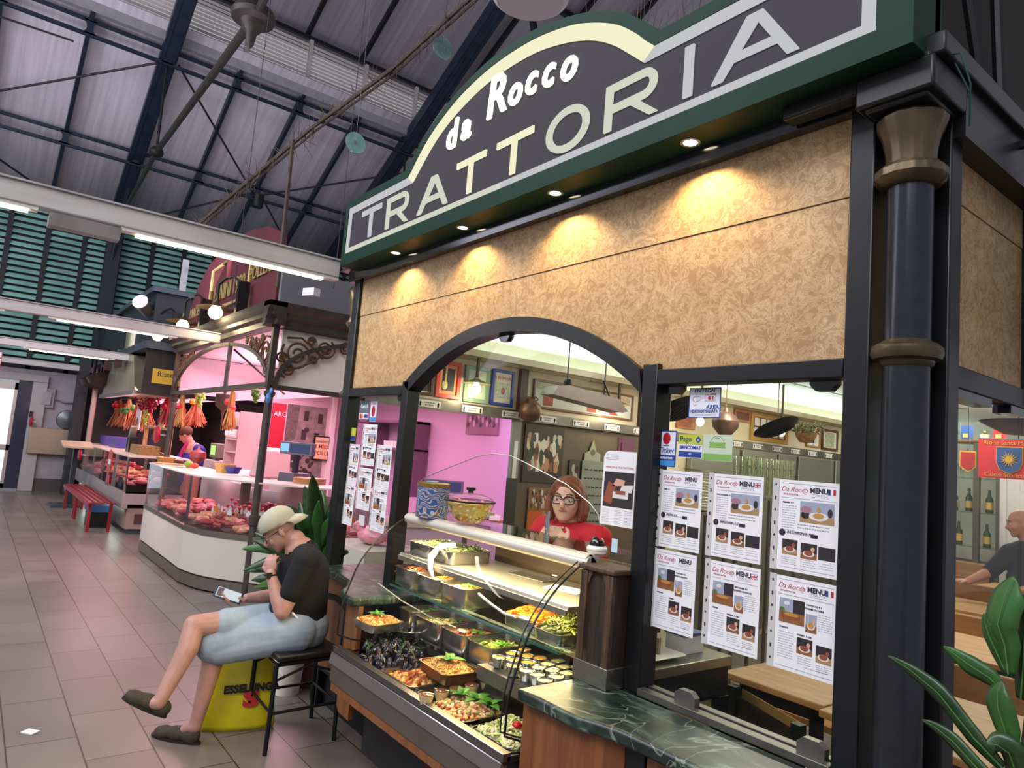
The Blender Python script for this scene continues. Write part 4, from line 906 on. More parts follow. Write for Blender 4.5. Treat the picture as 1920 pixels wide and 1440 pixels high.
# ================================================================ inside the trattoria
SOFF = mat('glossy_soffit', 'b9a88a', .25)
struct(MB().box(-4.20, -4.15, 1.99, 10.0, 1.952, 2.54).box(-4.22, -4.16, 4.84, 10.0, 0, 1.952).build('wall_left', CREAM))
struct(MB().box(-4.18, -3.95, 1.99, 10.0, 2.27, 2.285).box(-3.97, -3.945, 1.99, 10.0, 2.27, 2.318).build('trim_3', SOFF))
CVP = [(-4.145, 2.33), (-4.13, 2.38), (-4.07, 2.43), (-3.95, 2.475), (-3.8, 2.50), (-3.6, 2.515)]
struct(MB().sheet([[(x, y, z) for x, z in CVP] for y in (1.99, 10.0)]).build('trim_5', mat('white_ceiling', 'e6ece6', .8)))
struct(MB().box(-4.3, -.82, 1.99, 10.0, 2.52, 2.56).build('ceiling', mat('white_ceiling')))
struct(MB().box(-4.2, -.80, 10.0, 10.1, 0, 2.52).build('wall_back', mat('pale_back_wall', 'cfcdc4', .7)))
struct(MB().box(-4.17, -4.13, 1.99, 10.0, 1.878, 1.952).build('trim_4', STEELD))
struct(MB().box(-.80, -.765, 3.93, 10.0, 0, 2.6).build('wall_right', CREAM))
# label plates on the steel strip
lp = thing('label_plate', 'x', 'label', 'white label plates on the steel strip', loc=(0, 0, 0))
MB().box(0, .004, -.09, .09, -.024, .024).build('plate', PAPER, lp)
for s_ in (-1, 1):
    MB().lathe([(0, 0), (.007, 0), (.005, .014), (.008, .022), (.003, .03), (0, .036)], (.004, s_*.072, -.018), 8).build('mill_icon', BLACK, lp)
m = MB()
for zz, w_ in ((.008, .045), (-.008, .035)):
    y0 = -w_
    while y0 < w_:
        l = R_.uniform(.008, .016); m.box(.004, .005, y0, min(y0+l, w_), zz-.004, zz+.003); y0 += l+.004
m.build('lettering', mat('grey_ink', '6a6a6e', .6), lp)
LP = Rep(lp)
ys = [2.47+.36*i for i in range(20)]
for i, y in enumerate(ys): LP.put((-4.129, y, 1.914), 0, 'small white label plate on the steel strip, one of the long row')
# framed pictures on the left wall
def picture(y0, y1, z0, z1, fw, hx, lab, arts, x=-4.148, mat_in='e8e2d0', depth=.02):
    t = thing('framed_picture', lab, 'picture')
    yc, zc = (y0+y1)/2, (z0+z1)/2
    MB().band([(y0, z0), (y1, z0), (y1, z1), (y0, z1)], [(y0+fw, z0+fw), (y1-fw, z0+fw), (y1-fw, z1-fw), (y0+fw, z1-fw)], x, x+depth, plane='yz').build('frame', mat('frame_'+hx, hx, .4), t, bevel=.003)
    mo_ = MB().box(x, x+.008, y0+fw*.9, y1-fw*.9, z0+fw*.9, z1-fw*.9).build('mount', mat('mount_'+mat_in, mat_in, .6), t)
    for (a, b, c, d_, h) in arts:
        MB().box(x+.008, x+.010, y0+(y1-y0)*a, y0+(y1-y0)*b, z0+(z1-z0)*c, z0+(z1-z0)*d_).build('print', mat('print_'+h, h, .5, noise=.35, scale=45), mo_)
    return t
t = picture(2.51, 2.715, 1.968, 2.235, .03, 'd0432a', 'orange-red framed picture with a dark print, left of the green frame', [(.27, .75, .2, .8, '23231f')], mat_in='e8946a')
MB().ball((-4.136, 2.585, 2.06), .03, (.1, .8, 1.1), 14).build('pale_flower', mat('pale_flower', 'c9c98a', .5, noise=.2, scale=60), t)
m = MB().tube([(-4.136, 2.585, 2.08), (-4.136, 2.59, 2.18)], .009, 6); m.build('pale_stem', MATS['pale_flower'], t)
picture(2.748, 2.968, 1.965, 2.232, .03, '7f9f86', 'sage green framed picture behind the hanging lamp', [(.3, .72, .28, .6, 'b3bfae')], mat_in='cfdcc8')
t = picture(2.99, 3.196, 1.968, 2.236, .022, '1d3f97', 'blue framed poster beside the wooden post', [(.22, .80, .22, .64, 'b9c3b4')], mat_in='dad6c6')
text('LA ROMANA', .034, mat('faded_red_ink', 'b4685a', .6), t, sidex(-4.139, 3.093, 2.175), 'lettering', .0008)
MB().ball((-4.138, 3.10, 2.08), .02, (.1, 1, 1.3), 12).build('red_fruit', mat('faded_fruit', 'b5635c', .6), t)
picture(2.30, 2.49, 1.97, 2.20, .02, '4a3322', 'dark picture half hidden by the arch, left of the orange frame', [(.12, .88, .12, .88, '302a26')])
t = picture(3.39, 4.52, 1.99, 2.215, .018, '6d4827', 'wide wooden frame full of old banknotes', [], mat_in='c9ccc6')
for k in range(10):
    y = 3.43+.106*k; h = ['a9b79a', 'c9c2a0', 'bda78a', 'b08a70', 'b9a58c'][k % 5]
    MB().box(-4.139, -4.137, y, y+.095, 2.14, 2.19).build('banknote', mat('note_'+h, h, .6, noise=.3, scale=60), t)
for y, h in ((3.50, 'a04a44'), (3.98, 'b5403a'), (4.12, 'b9c7bd'), (4.24, '9c4038')):
    MB().box(-4.139, -4.137, y, y+.10, 2.02, 2.09).build('banknote', mat('note_'+h, h, .6, noise=.3, scale=60), t)
for y0, lab in ((3.244, 'dark wooden post on the wall behind the copper jug'), (4.60, 'dark wooden post on the wall right of the banknote frame')):
    tag(MB().box(-4.15, -4.11, y0, y0+.07, 1.952, 2.268).build('wall_post', WOODD), lab, 'post')
jg = thing('copper_jug', 'round brown copper jug hanging in front of the wooden post', 'jug')
MB().lathe([(0, -.085), (.04, -.082), (.075, -.05), (.088, 0), (.075, .045), (.04, .07), (.03, .085), (.036, .10)], (-4.02, 3.28, 1.955), 24).build('body', mat('old_copper', '7d6154', .4, .6, noise=.2, scale=10), jg)
MB().tube([(-4.02, 3.315, 2.02), (-4.02, 3.35, 2.045), (-4.02, 3.325, 2.06)], .005, 6).build('handle', BRONZE, jg)
picture(5.12, 5.39, 1.99, 2.18, .02, 'a2602a', 'small wooden frame behind the first hanging pan', [(.1, .9, .1, .9, '8e4a33')])
picture(6.01, 6.28, 2.14, 2.262, .025, 'a86a34', 'small wooden frame high up beside the gilt frame', [(.1, .9, .1, .9, '6d3326')])
t = picture(6.30, 7.0, 1.975, 2.262, .045, 'b98a32', 'large gilt frame with rows of small photographs', [], mat_in='6b3a2c')
for r_ in range(2):
    for k in range(5): MB().box(-4.139, -4.137, 6.37+k*.115, 6.46+k*.115, 2.03+r_*.10, 2.11+r_*.10).build('small_photo', PAPER, t)
picture(7.72, 8.08, 1.975, 2.22, .03, '5b3826', 'dark brown framed certificate with a green seal', [(.2, .8, .15, .85, 'a9b394')])
picture(7.38, 7.68, 1.985, 2.16, .02, 'b07a3c', 'small wooden framed mountain picture under the dried flowers', [(.1, .9, .1, .6, 'dfe4e6'), (.3, .6, .3, .8, '3d5f8c')])
picture(8.35, 8.75, 1.99, 2.22, .02, '6a4a2c', 'small dark frame nearest the corner post', [(.1, .9, .1, .9, '3d2c22')])
# hanging lamps
def pendant(x, y, zb, lab, top=2.27):
    t = thing('pendant_lamp', lab, 'lamp', 'pendant lamps in the trattoria')
    MB().lathe([(.018, .085), (.022, .075), (.03, .07), (.10, .045), (.105, .042), (.10, .042), (.028, .062)], (x, y, zb), 28).build('shade', mat('lamp_shade', '9a8f6d', .35, .5), t)
    MB().lathe([(0, -.035), (.02, -.028), (.034, -.005), (.034, .015), (.02, .04), (.014, .055)], (x, y, zb), 20).build('bulb', emis('globe_bulb', 'fff0b8', 7), t)
    MB().tube([(x, y, zb+.08), (x, y, top)], .012, 8).build('stem', BRONZE, t)
    light('pendant_bulb', 'POINT', (x, y, zb-.045), 3.2, (1, .83, .52), size=.03)
pendant(-4.0, 2.76, 2.045, 'pendant lamp with a round bulb in front of the green frame')
pendant(-4.0, 4.20, 2.055, 'pendant lamp with a round bulb in front of the banknote frame')
pendant(-3.85, 5.09, 2.04, 'pendant lamp half hidden behind the blue surveillance sticker', 2.52)
pendant(-3.70, 6.15, 2.04, 'pendant lamp beside the second hanging pan', 2.52)
hl = thing('heat_lamp', 'long grey heat lamp fixture hanging aslant before the banknote frame', 'lamp')
MB().prism([(3.10, 2.10), (3.06, 2.04), (3.18, 2.03), (3.74, 1.985), (3.80, 2.0), (3.70, 2.08), (3.20, 2.12)], -3.66, -3.52, 'yz').build('housing', mat('heat_lamp_grey', '7b6f6c', .35, .5), hl)
MB().tube([(-3.6, 3.25, 2.11), (-3.6, 3.25, 2.52)], .005, 6).tube([(-3.6, 3.62, 2.07), (-3.6, 3.62, 2.52)], .005, 6).build('wire', BLACK, hl)
MB().ball((-3.58, 3.24, 2.14), .03, (1, 1, 1.2), 10).build('clamp', BLACK, hl)
MB().tube([(-3.55, 3.70, 1.99), (-3.55, 3.55, 2.2)], .006, 6).build('arm', BLACK, hl)
for (x, y, z, lab) in [(-3.3, 4.13, 2.03, 'large black iron pan hanging left of the blue surveillance sticker'), (-3.3, 5.42, 2.01, 'large black iron pan hanging left of the second lit bulb')]:
    t = thing('hanging_pan', lab, 'pan', 'black iron pans')
    q = Matrix.Rotation(math.radians(-28), 4, 'Y')
    m = MB().lathe([(0, 0), (.15, .0), (.19, .03), (.195, .032), (.15, .006), (0, .006)], (0, 0, 0), 32)
    o = m.build('pan_body', mat('black_pan', '1d1917', .4, .6), t); o.data.transform(Matrix.Translation((x, y, z)) @ q)
    m = MB()
    for k in range(-3, 4): m.bar((-.13+.02*abs(k), k*.04, -.003), (.13-.02*abs(k), k*.04, -.003), .008, .006)
    o = m.build('ribs', mat('pan_rib', '332c28', .4, .6), t); o.data.transform(Matrix.Translation((x, y, z)) @ q)
    MB().tube([(x, y, z), (x, y, 2.52)], .004, 6).build('cord', BLACK, t)
tag(MB().lathe([(0, -.10), (.05, -.09), (.10, -.03), (.105, .02), (.08, .06), (.03, .09), (.02, .12)], (-3.3, 4.68, 2.0), 20, 'z').tube([(-3.3, 4.68, 2.11), (-3.3, 4.68, 2.52)], .004, 5).build('copper_pot', mat('old_copper')), 'dark copper pot hanging beside the surveillance sticker', 'pot')
bk = thing('flower_basket', 'basket of dried flowers hanging beside the second pan', 'basket')
MB().lathe([(0, -.09), (.06, -.085), (.10, -.03), (.11, .01), (.10, .01), (.05, -.07)], (-3.9, 6.95, 2.09), 20).build('basket', mat('wicker', '8d6a3c', .7, noise=.3, scale=40), bk)
m = MB()
for k in range(240):
    a = R_.uniform(0, 6.28); r = R_.uniform(0, .17); p = Vector((-3.9+r*math.cos(a), 6.95+r*1.4*math.sin(a), 2.11+R_.uniform(0, .10))); m.ball(p, R_.uniform(.008, .016), (1, 1, 1), 5)
m.build('dried_flowers', mat('dried_flowers', '5a5536', .8, hx2='a59b6d', scale=60), bk)['kind'] = 'stuff'
# glass partition to the butcher, posts, posters
struct(MB().box(-4.168, -4.15, 1.99, 3.22, 0, .70).build('wall_partition', mat('grey_steel_panel', '8b9296', .4, .5)))
gp = thing('partition_glazing', 'glass partition between the trattoria and the butcher behind it', 'glass')
MB().box(-4.162, -4.156, 1.99, 3.22, .70, 1.878).build('clear_pane', GLASS, gp, smooth=False)
MB().box(-4.17, -4.14, 3.225, 3.31, 0, 1.44).build('dark_post', mat('brown_steel', '3a3432', .5), gp)
MB().box(-4.165, -4.145, 3.225, 3.31, 1.44, 1.878).build('pale_post', mat('pale_post', '8f958f', .5), gp)
MB().box(-4.143, -4.138, 3.25, 3.285, 1.44, 1.72).build('label_strip', PAPER, gp)
MB().box(-4.20, -4.17, 3.31, 4.78, 0, 1.878).build('brown_backing', mat('brown_board', '6b5a4e', .5, noise=.08, scale=2), gp)
MB().box(-4.162, -4.156, 3.31, 4.78, .3, 1.878).build('poster_pane', GLASS, gp, smooth=False)
MB().box(-4.18, -4.13, 4.78, 4.84, 0, 1.878).build('end_post', STEELD, gp)
MB().box(-4.168, -4.160, 4.40, 4.60, 1.35, 1.84).box(-4.160, -4.15, 4.43, 4.57, 1.38, 1.80).build('purple_frame', mat('purple_frame', '6e3a5a', .5), gp)
def photo_patch(t, x, y0, y1, z0, z1, cols, n, seed, nm='figure', w=(.012, .03), tall=1.0):
    R = random.Random(seed); groups = {}
    for k in range(n):
        c = R.choice(cols); m = groups.setdefault(c, MB()); yc = R.uniform(y0+.015, y1-.015); zc = R.uniform(z0+.02, z1-.02); a = R.uniform(*w); b = a*R.uniform(1, 2.4)*tall
        pts = [(min(max(yc+a*math.cos(2*PI*i/9)*R.uniform(.7, 1.1), y0), y1), min(max(zc+b*math.sin(2*PI*i/9)*R.uniform(.7, 1.1), z0), z1)) for i in range(9)]
        m.prism(pts, x, x+.0008+.0002*k/n, 'yz')
    for c, m in groups.items(): m.build(nm, mat('photo_'+c, c, .55), t)['kind'] = 'stuff'
t = thing('wall_poster', 'dark poster of a group of sportsmen in white, higher one behind the cook', 'poster')
MB().box(-4.155, -4.152, 3.36, 3.76, 1.42, 1.86).build('sheet', mat('poster_dark', '3f332b', .5), t)
photo_patch(t, -4.1515, 3.37, 3.75, 1.50, 1.80, ['c9c2ae', 'b98c6a', '8d5a40', '3c4a3a', 'd8d2c4'], 46, 3, tall=1.6)
t = thing('wall_poster', 'poster of a crowd above an orange field, lower one behind the cook', 'poster')
MB().box(-4.155, -4.152, 3.44, 3.78, .96, 1.38).build('sheet', mat('poster_brown', '8d6a3c', .5), t)
MB().box(-4.152, -4.1512, 3.45, 3.77, 1.04, 1.20).build('orange_field', mat('poster_orange', 'd05a2a', .5), t)
photo_patch(t, -4.1508, 3.45, 3.77, 1.20, 1.37, ['c9b8a8', 'a8584a', '6a5040', 'd8d2c4', '3c3a3a'], 60, 4, w=(.006, .014))
photo_patch(t, -4.1508, 3.58, 3.66, 1.0, 1.2, ['c9b8a8', '3f5a8a', 'b98c6a'], 9, 5, w=(.01, .018), tall=1.5)
t = thing('menu_board', 'grey chalk menu board with a cathedral drawing, right of the cook', 'board')
MB().box(-4.155, -4.150, 3.98, 4.30, .90, 1.62).build('board', mat('board_grey', '7d8478', .6, noise=.06), t)
MB().prism([(4.0, 1.62), (4.0, 1.68), (4.05, 1.70), (4.09, 1.80), (4.13, 1.70), (4.18, 1.68), (4.18, 1.62)], -4.154, -4.150, 'yz').build('cathedral_outline', mat('board_pale', '9a9c8c', .6), t)
MB().lathe([(0, 0), (.025, 0), (.025, .002), (0, .002)], (-4.149, 4.09, 1.69), 14, 'x').build('rose_window', mat('board_brown', '6a5c4c', .6), t)
m = MB()
for r_ in range(9):
    y0 = 4.01
    while y0 < 4.26: l = R_.uniform(.02, .05); m.box(-4.150, -4.149, y0, min(y0+l, 4.28), 1.54-r_*.07, 1.552-r_*.07); y0 += l+.012
m.build('handwriting', mat('dark_ink', '2a2a2a', .6), t)
t = thing('chalk_sketch', 'dark chalk sketch of a bearded figure left of the menu board', 'picture')
MB().box(-4.155, -4.151, 3.84, 3.95, 1.28, 1.62).build('sheet', mat('sketch_dark', '4b433c', .6), t); photo_patch(t, -4.1505, 3.85, 3.94, 1.30, 1.58, ['2a2624', 'a39c90'], 18, 6)
# steel fridge doors farther down the wall
for i, (y0, y1) in enumerate([(5.3, 6.05), (6.1, 6.72), (6.76, 7.1), (7.15, 7.9), (7.95, 8.6)]):
    t = thing('fridge_door', 'grey steel fridge door on the left wall, %s from the serving window' % ['first', 'second', 'third', 'fourth', 'fifth'][i], 'fridge', 'steel fridge doors')
    dp = MB().box(-4.14, -4.08, y0, y1, .1, 1.86).build('door_panel', mat('fridge_grey', '87897f', .38, .6, noise=.05, scale=3), t, bevel=.006)
    MB().box(-4.08, -4.065, y1-.08, y1-.06, .9, 1.4).build('handle', CHROME, dp)
# stacked glasses on a rack
t = thing('rack_shelf', 'steel shelf carrying the stacked glasses', 'shelf')
MB().box(-3.32, -3.02, 4.70, 5.36, 1.43, 1.45).box(-3.30, -3.28, 4.72, 4.74, 0, 1.43).box(-3.30, -3.28, 5.32, 5.34, 0, 1.43).box(-3.06, -3.04, 5.32, 5.34, 0, 1.43).box(-3.06, -3.04, 4.72, 4.74, 0, 1.43).build('shelf', STEELD, t)
gm = MB().lathe([(.026, 0), (.034, .075), (.032, .075), (.024, .004), (0, .004)], (0, 0, 0), 12)
g = gm.build('drinking_glass', glassm('tumbler_glass', (.93, .97, .90), 5)); tag(g, 'x', 'glass', 'stacked drinking glasses', world=False); GG = Rep(g)
for lv in range(4):
    for k in range(8):
        for r_ in range(2): GG.put((-3.10-r_*.12, 4.745+k*.08, 1.4505+lv*.0755), 0, 'clear tumbler in the tall stack of glasses behind the menus', 'stacked drinking glasses')
t = thing('plate_rack', 'steel rack of stacked plates behind the payment stickers', 'rack')
MB().box(-3.4, -3.1, 4.12, 4.62, 1.30, 1.32).box(-3.4, -3.38, 4.12, 4.14, 0, 1.30).box(-3.12, -3.1, 4.6, 4.62, 0, 1.3).box(-3.4, -3.38, 4.6, 4.62, 0, 1.30).box(-3.12, -3.1, 4.12, 4.14, 0, 1.3).build('shelf', STEELD, t)
pm = MB().lathe([(0, 0), (.06, 0), (.11, .012), (.112, .014), (.06, .004), (0, .004)], (0, 0, 0), 20).build('plate', mat('plate_white', 'd8d6cc', .3)); tag(pm, 'x', 'plate', 'stacked plates', world=False); PL = Rep(pm)
for k in range(14): PL.put((-3.22, 4.26, 1.321+.022*k), 0, 'white plate in the tall stack behind the menus', 'stacked plates')
t = thing('utensil_pot', 'steel pot of upright kitchen utensils behind the payment stickers', 'pot')
MB().lathe([(.05, 0), (.06, .14), (.058, .14), (.046, .004), (0, .004)], (-3.22, 4.50, 1.321), 18).build('pot', CHROME, t)
m = MB()
for k in range(12): m.tube([(-3.22+R_.uniform(-.03, .03), 4.50+R_.uniform(-.03, .03), 1.33), (-3.22+R_.uniform(-.07, .07), 4.50+R_.uniform(-.07, .07), 1.55+R_.uniform(0, .08))], .005, 5)
m.build('utensils', STEELD, t)['kind'] = 'stuff'
# kitchen counter under the menu window
t = thing('kitchen_counter', 'low steel-topped kitchen counter behind the menu window', 'counter')
MB().box(-2.13, -1.745, 2.02, 2.60, .82, .86).build('steel_top', STEEL, t, bevel=.003)
MB().box(-2.11, -1.76, 2.03, 2.60, .70, .82).box(-1.80, -1.75, 2.54, 2.60, 0, .70).box(-2.13, -2.08, 2.54, 2.60, 0, .70).build('dark_frame', BLACKIRON, t)
MB().box(-2.10, -1.79, 2.05, 2.56, .05, .68).build('cupboard', mat('pale_board', 'cdb682', .6, noise=.05), t)
pw = thing('serving_plate', 'white rectangular plate lying on the steel kitchen counter', 'plate')
m = MB(); rings(m, [rrect(.10, .13, .02, 0), rrect(.18, .22, .03, .014), rrect(.185, .225, .03, .017), rrect(.10, .14, .02, .006)]); o = m.build('plate', WHITE, pw, ang=60); o.data.transform(Matrix.Translation((-1.87, 2.25, .861)))
t = thing('white_box', 'small white box with a blue lid at the back of the kitchen counter', 'box')
MB().box(-1.93, -1.83, 2.40, 2.52, .861, .93).build('box', WHITE, t); MB().box(-1.935, -1.825, 2.395, 2.525, .93, .942).build('lid', mat('blue_lid', '3f5f8f', .4), t)
# tables and benches of the dining area
def table(x0, x1, y0, y1, z, lab):
    t = thing('dining_table', lab, 'table', 'beech dining tables')
    MB().box(x0, x1, y0, y1, z-.028, z).build('tabletop', WOODL, t, bevel=.004)
    MB().box(x0+.05, x1-.05, y0+.06, y0+.09, z-.09, z-.03).box(x0+.05, x1-.05, y1-.09, y1-.06, z-.09, z-.03).build('apron', BLACKIRON, t)
    for a in (x0+.05, x1-.09):
        for b in (y0+.06, y1-.10): MB().box(a, a+.04, b, b+.04, 0, z-.03).build('leg', BLACKIRON, t)
def bench(x0, x1, y, zt, lab):
    t = thing('bench', lab, 'bench', 'beech dining benches')
    MB().box(x0, x1, y, y+.035, .50, zt).build('backrest', mat('bench_wood', 'a8733c', .4, hx2='93602e', scale=3, stretch=(1, 8, 8)), t, bevel=.01)
    MB().box(x0, x1, y-.38, y-.01, .41, .44).build('seat', MATS['bench_wood'], t)
    for a in (x0+.03, x1-.07): MB().box(a, a+.04, y-.36, y-.32, 0, .41).box(a, a+.04, y-.04, y, 0, .60).build('leg', BLACKIRON, t)
table(-1.87, -1.41, 2.72, 3.08, .75, 'small beech table behind the menu window, above the mesh panel')
table(-1.40, -.84, 2.66, 3.42, .75, 'beech table nearest the corner post and column')
table(-2.25, -.86, 4.28, 4.98, .75, 'second beech table seen through the side glass')
table(-2.6, -.86, 5.95, 6.62, .75, 'third beech table seen through the side glass')
table(-2.6, -.86, 7.75, 8.3, .75, 'farthest beech table, near the bar')
bench(-2.2, -.86, 3.80, .80, 'beech bench between the first and second tables'); bench(-2.2, -.86, 5.42, .80, 'beech bench between the second and third tables')
bench(-2.6, -.86, 7.15, .82, 'beech bench behind the third table')
t = thing('mesh_panel', 'black expanded-metal panel below the small beech table', 'panel')
MB().box(-1.80, -1.76, 2.66, 2.70, 0, .72).box(-1.42, -1.38, 2.50, 2.54, 0, .72).build('post', BLACKIRON, t)
m = MB(); n = 44
for k in range(n):
    u = k/n
    for s_ in (1, -1):
        a = Vector((-1.78, 2.68, .03)); e = Vector((.38, -.16, 0)); hgt = .66; w = .5
        u0 = u*1.0; x0 = max(0, u0); z0 = 0; L_ = min(1-u0, hgt/.41)
        for z0 in (0, .33):
            L2 = min(1-u0, (hgt-z0)/.41, .33/.41)
            if s_ == 1: m.bar(a+e*u0+Vector((0, 0, z0)), a+e*(u0+L2)+Vector((0, 0, z0+L2*.41)), .0022, .0022)
            else: m.bar(a+e*(1-u0)+Vector((0, 0, z0)), a+e*(1-u0-L2)+Vector((0, 0, z0+L2*.41)), .0022, .0022)
        if k and True:
            for z1 in (0, .33):
                zz = k/n*.33; L2 = zz and (.33-zz)/.41
                if s_ == 1: m.bar(a+Vector((0, 0, z1+zz)), a+e*min(1, L2)+Vector((0, 0, z1+zz+min(1, L2)*.41)), .0022, .0022)
                else: m.bar(a+e+Vector((0, 0, z1+zz)), a+e*(1-min(1, L2))+Vector((0, 0, z1+zz+min(1, L2)*.41)), .0022, .0022)
MB().bar((-1.76, 2.71, .38), (-1.40, 2.56, .38), .004, .66).build('backing_board', mat('ochre_board', '8f7038', .6), t)
m.build('metal_mesh', mat('dark_mesh', '2c2416', .5, .4), t, smooth=False)
# back of the room: bar shelf, bottles, banner, seated guest
t = thing('bar_shelf', 'glass-fronted bar cabinet at the back of the dining room', 'cabinet')
MB().box(-3.40, -2.75, 8.95, 9.3, 2.19, 2.22).build('top_board', WOODL, t)
MB().box(-3.42, -3.38, 8.95, 9.3, 0, 2.19).box(-2.80, -2.72, 8.95, 9.3, 0, 2.19).box(-3.02, -2.96, 8.95, 9.0, 0, 2.19).build('upright', mat('grey_frame', '5a544a', .4, .4), t)
for z in (1.78, 1.40, 1.02): MB().box(-3.38, -2.80, 8.97, 9.28, z, z+.012).build('glass_shelf', GREENGLASS, t, smooth=False)
MB().box(-3.38, -2.80, 8.97, 9.3, 0, .86).build('base', mat('bar_dark', '2a221b', .5), t)
MB().box(-3.2, -2.85, 8.7, 8.95, 0, .86).build('front_board', WOODL, t)
bo = thing('bottle', 'x', 'bottle', 'bottles on the bar shelf', loc=(0, 0, 0))
MB().lathe([(0, 0), (.036, 0), (.038, .01), (.038, .15), (.016, .19), (.013, .26), (0, .262)], (0, 0, 0), 14).build('body', mat('green_bottle', '2b3d1f', .1, coat=.4), bo)
MB().lathe([(.0385, .04), (.0385, .12)], (0, 0, 0), 14).build('label_band', mat('bottle_label', 'b89a4a', .5), bo)
BO = Rep(bo)
for z, xs in ((1.413, [-3.33, -3.25, -3.10, -2.90]), (1.033, [-3.32, -3.2, -2.92])):
    for x in xs: BO.put((x, 9.08, z), 0, 'dark green bottle with a gold label on the bar shelf', 'bottles on the bar shelf')
wg = thing('wine_glass', 'x', 'glass', 'wine glasses on the bar shelf', loc=(0, 0, 0))
MB().lathe([(.03, 0), (.03, .003), (.004, .006), (.004, .07), (.03, .09), (.036, .12), (.030, .16), (.028, .16), (.034, .12), (.028, .092)], (0, 0, 0), 14).build('glass', glassm('wine_glass', (.92, .95, .95), 2), wg)
WG = Rep(wg)
for k in range(7): WG.put((-3.33+.08*k, 9.1, 1.7925), 0, 'stemmed wine glass on the upper bar shelf', 'wine glasses on the bar shelf')
for k, (x, hx_, lab) in enumerate([(-2.79, '2c4f93', 'blue packet standing on the shelf over the bar'), (-2.50, 'b3262c', 'red packet standing on the shelf over the bar, right of the second plant')]):
    t = thing('packet', lab, 'box'); MB().box(x-.045, x+.045, 8.05, 8.12, 2.16, 2.30).build('carton', mat('carton_'+hx_, hx_, .4), t); MB().box(x-.025, x+.025, 8.048, 8.05, 2.18, 2.22).build('label_panel', mat('carton_label', 'c9a86a', .5), t)
tag(MB().box(-3.05, -2.35, 8.0, 8.18, 2.135, 2.158).build('wall_shelf', WOODL), 'beech shelf over the bar with two small plants and packets', 'shelf')
for x, lab in ((-2.91, 'small potted plant left of the blue packet'), (-2.63, 'small potted plant left of the red packet')):
    t = thing('potted_plant', lab, 'plant', 'small plants on the bar shelf')
    MB().lathe([(.03, 0), (.042, .06), (.038, .06), (0, .05)], (x, 8.09, 2.159), 14).build('pot', WHITE, t)
    m = MB()
    for k in range(26): leafmesh(m, (x, 8.09, 2.21), (R_.uniform(-1, 1), R_.uniform(-1, 1), R_.uniform(.3, 1.2)), (0, 0, 1), R_.uniform(.05, .10), .016, .5, 3)
    m.build('leaves', mat('small_leaf', '4e6e34', .5), t)
# red banner and pennant
t = thing('red_banner', 'red Santa Maria Novella banner with a golden sun on a blue shield', 'banner')
MB().box(-1.66, -1.22, 5.0, 5.008, 1.715, 1.955).build('cloth', mat('banner_red', 'c0202a', .7, noise=.1, scale=8), t)
sh = [(-.055, .07), (.075, .07), (.075, -.02), (.06, -.06), (.012, -.085), (-.04, -.06), (-.055, -.02)]
MB().prism([(-1.505+a*1.08, 1.835+b*1.08) for a, b in sh], 4.996, 5.0).build('shield_border', mat('gold_thread', 'c9992a', .5), t)
MB().prism([(-1.505+a, 1.835+b) for a, b in sh], 4.993, 4.996).build('shield', mat('shield_blue', '1f4a8a', .6), t)
m = MB(); c = (-1.495, 1.832)
for k in range(16):
    a = 2*PI*k/16; r = .055 if k % 2 else .045; m.prism([(c[0]+.02*math.cos(a-.16), c[1]+.02*math.sin(a-.16)), (c[0]+r*math.cos(a), c[1]+r*math.sin(a)), (c[0]+.02*math.cos(a+.16), c[1]+.02*math.sin(a+.16))], 4.990, 4.993)
m.lathe([(0, -.001), (.022, -.001), (.022, .002), (0, .002)], (c[0], 4.991, c[1]), 18, 'y'); m.build('sun', MATS['gold_thread'], t)
text('Rione Santa Maria Novella', .036, MATS['gold_thread'], t, front(-1.44, 4.996, 1.932), 'lettering', .0006)
text('Calcio Storico Fiorentino', .036, MATS['gold_thread'], t, front(-1.44, 4.996, 1.737), 'lettering', .0006)
MB().tube([(-1.66, 5.004, 1.955), (-1.22, 5.004, 1.955)], .005, 6).tube([(-1.45, 5.004, 1.955), (-1.45, 5.004, 2.52)], .003, 5).build('hanging_rod', BLACK, t)
t = thing('pennant', 'small red pennant with gold fringe left of the red banner', 'pennant')
q = [(-1.765, 1.875), (-1.672, 1.875), (-1.672, 1.775), (-1.718, 1.74), (-1.765, 1.775)]
MB().prism(q, 5.0, 5.004).build('fringe', mat('gold_thread'), t)
MB().prism([(-1.718+(a+1.718)*.84, 1.82+(b-1.82)*.84) for a, b in q], 4.996, 5.0).build('cloth', mat('pennant_red', 'a01a22', .7), t)
MB().tube([(-1.718, 5.002, 1.875), (-1.718, 5.002, 2.52)], .002, 5).build('string', BLACK, t)
struct(MB().box(-2.72, -.82, 8.9, 8.95, 0, 2.2).box(-2.74, -2.68, 8.88, 8.96, 0, 2.2).build('wall_inner', WHITEPAINT))
fan = thing('ceiling_fan', 'white ceiling fan at the back of the dining room', 'fan')
MB().lathe([(0, 0), (.08, 0), (.10, .04), (.06, .07), (.02, .08), (.02, .20), (0, .2)], (-2.35, 6.6, 2.32), 20).build('motor', WHITE, fan)
for k in range(3):
    a = 2*PI*k/3+.3; MB().obox((-2.35+.33*math.cos(a), 6.6+.33*math.sin(a), 2.35), .5, .11, .008, Matrix.Rotation(a, 3, 'Z')).build('blade', WHITE, fan)
t = thing('hanging_lamp', 'wide dark metal lamp at the right edge behind the side glass', 'lamp')
MB().lathe([(0, 0), (.10, .01), (.19, .06), (.20, .07), (.19, .065), (.10, .02), (0, .01)], (-1.12, 4.0, 1.90), 24).build('shade', mat('dark_shade', '3b332b', .3, .6), t)
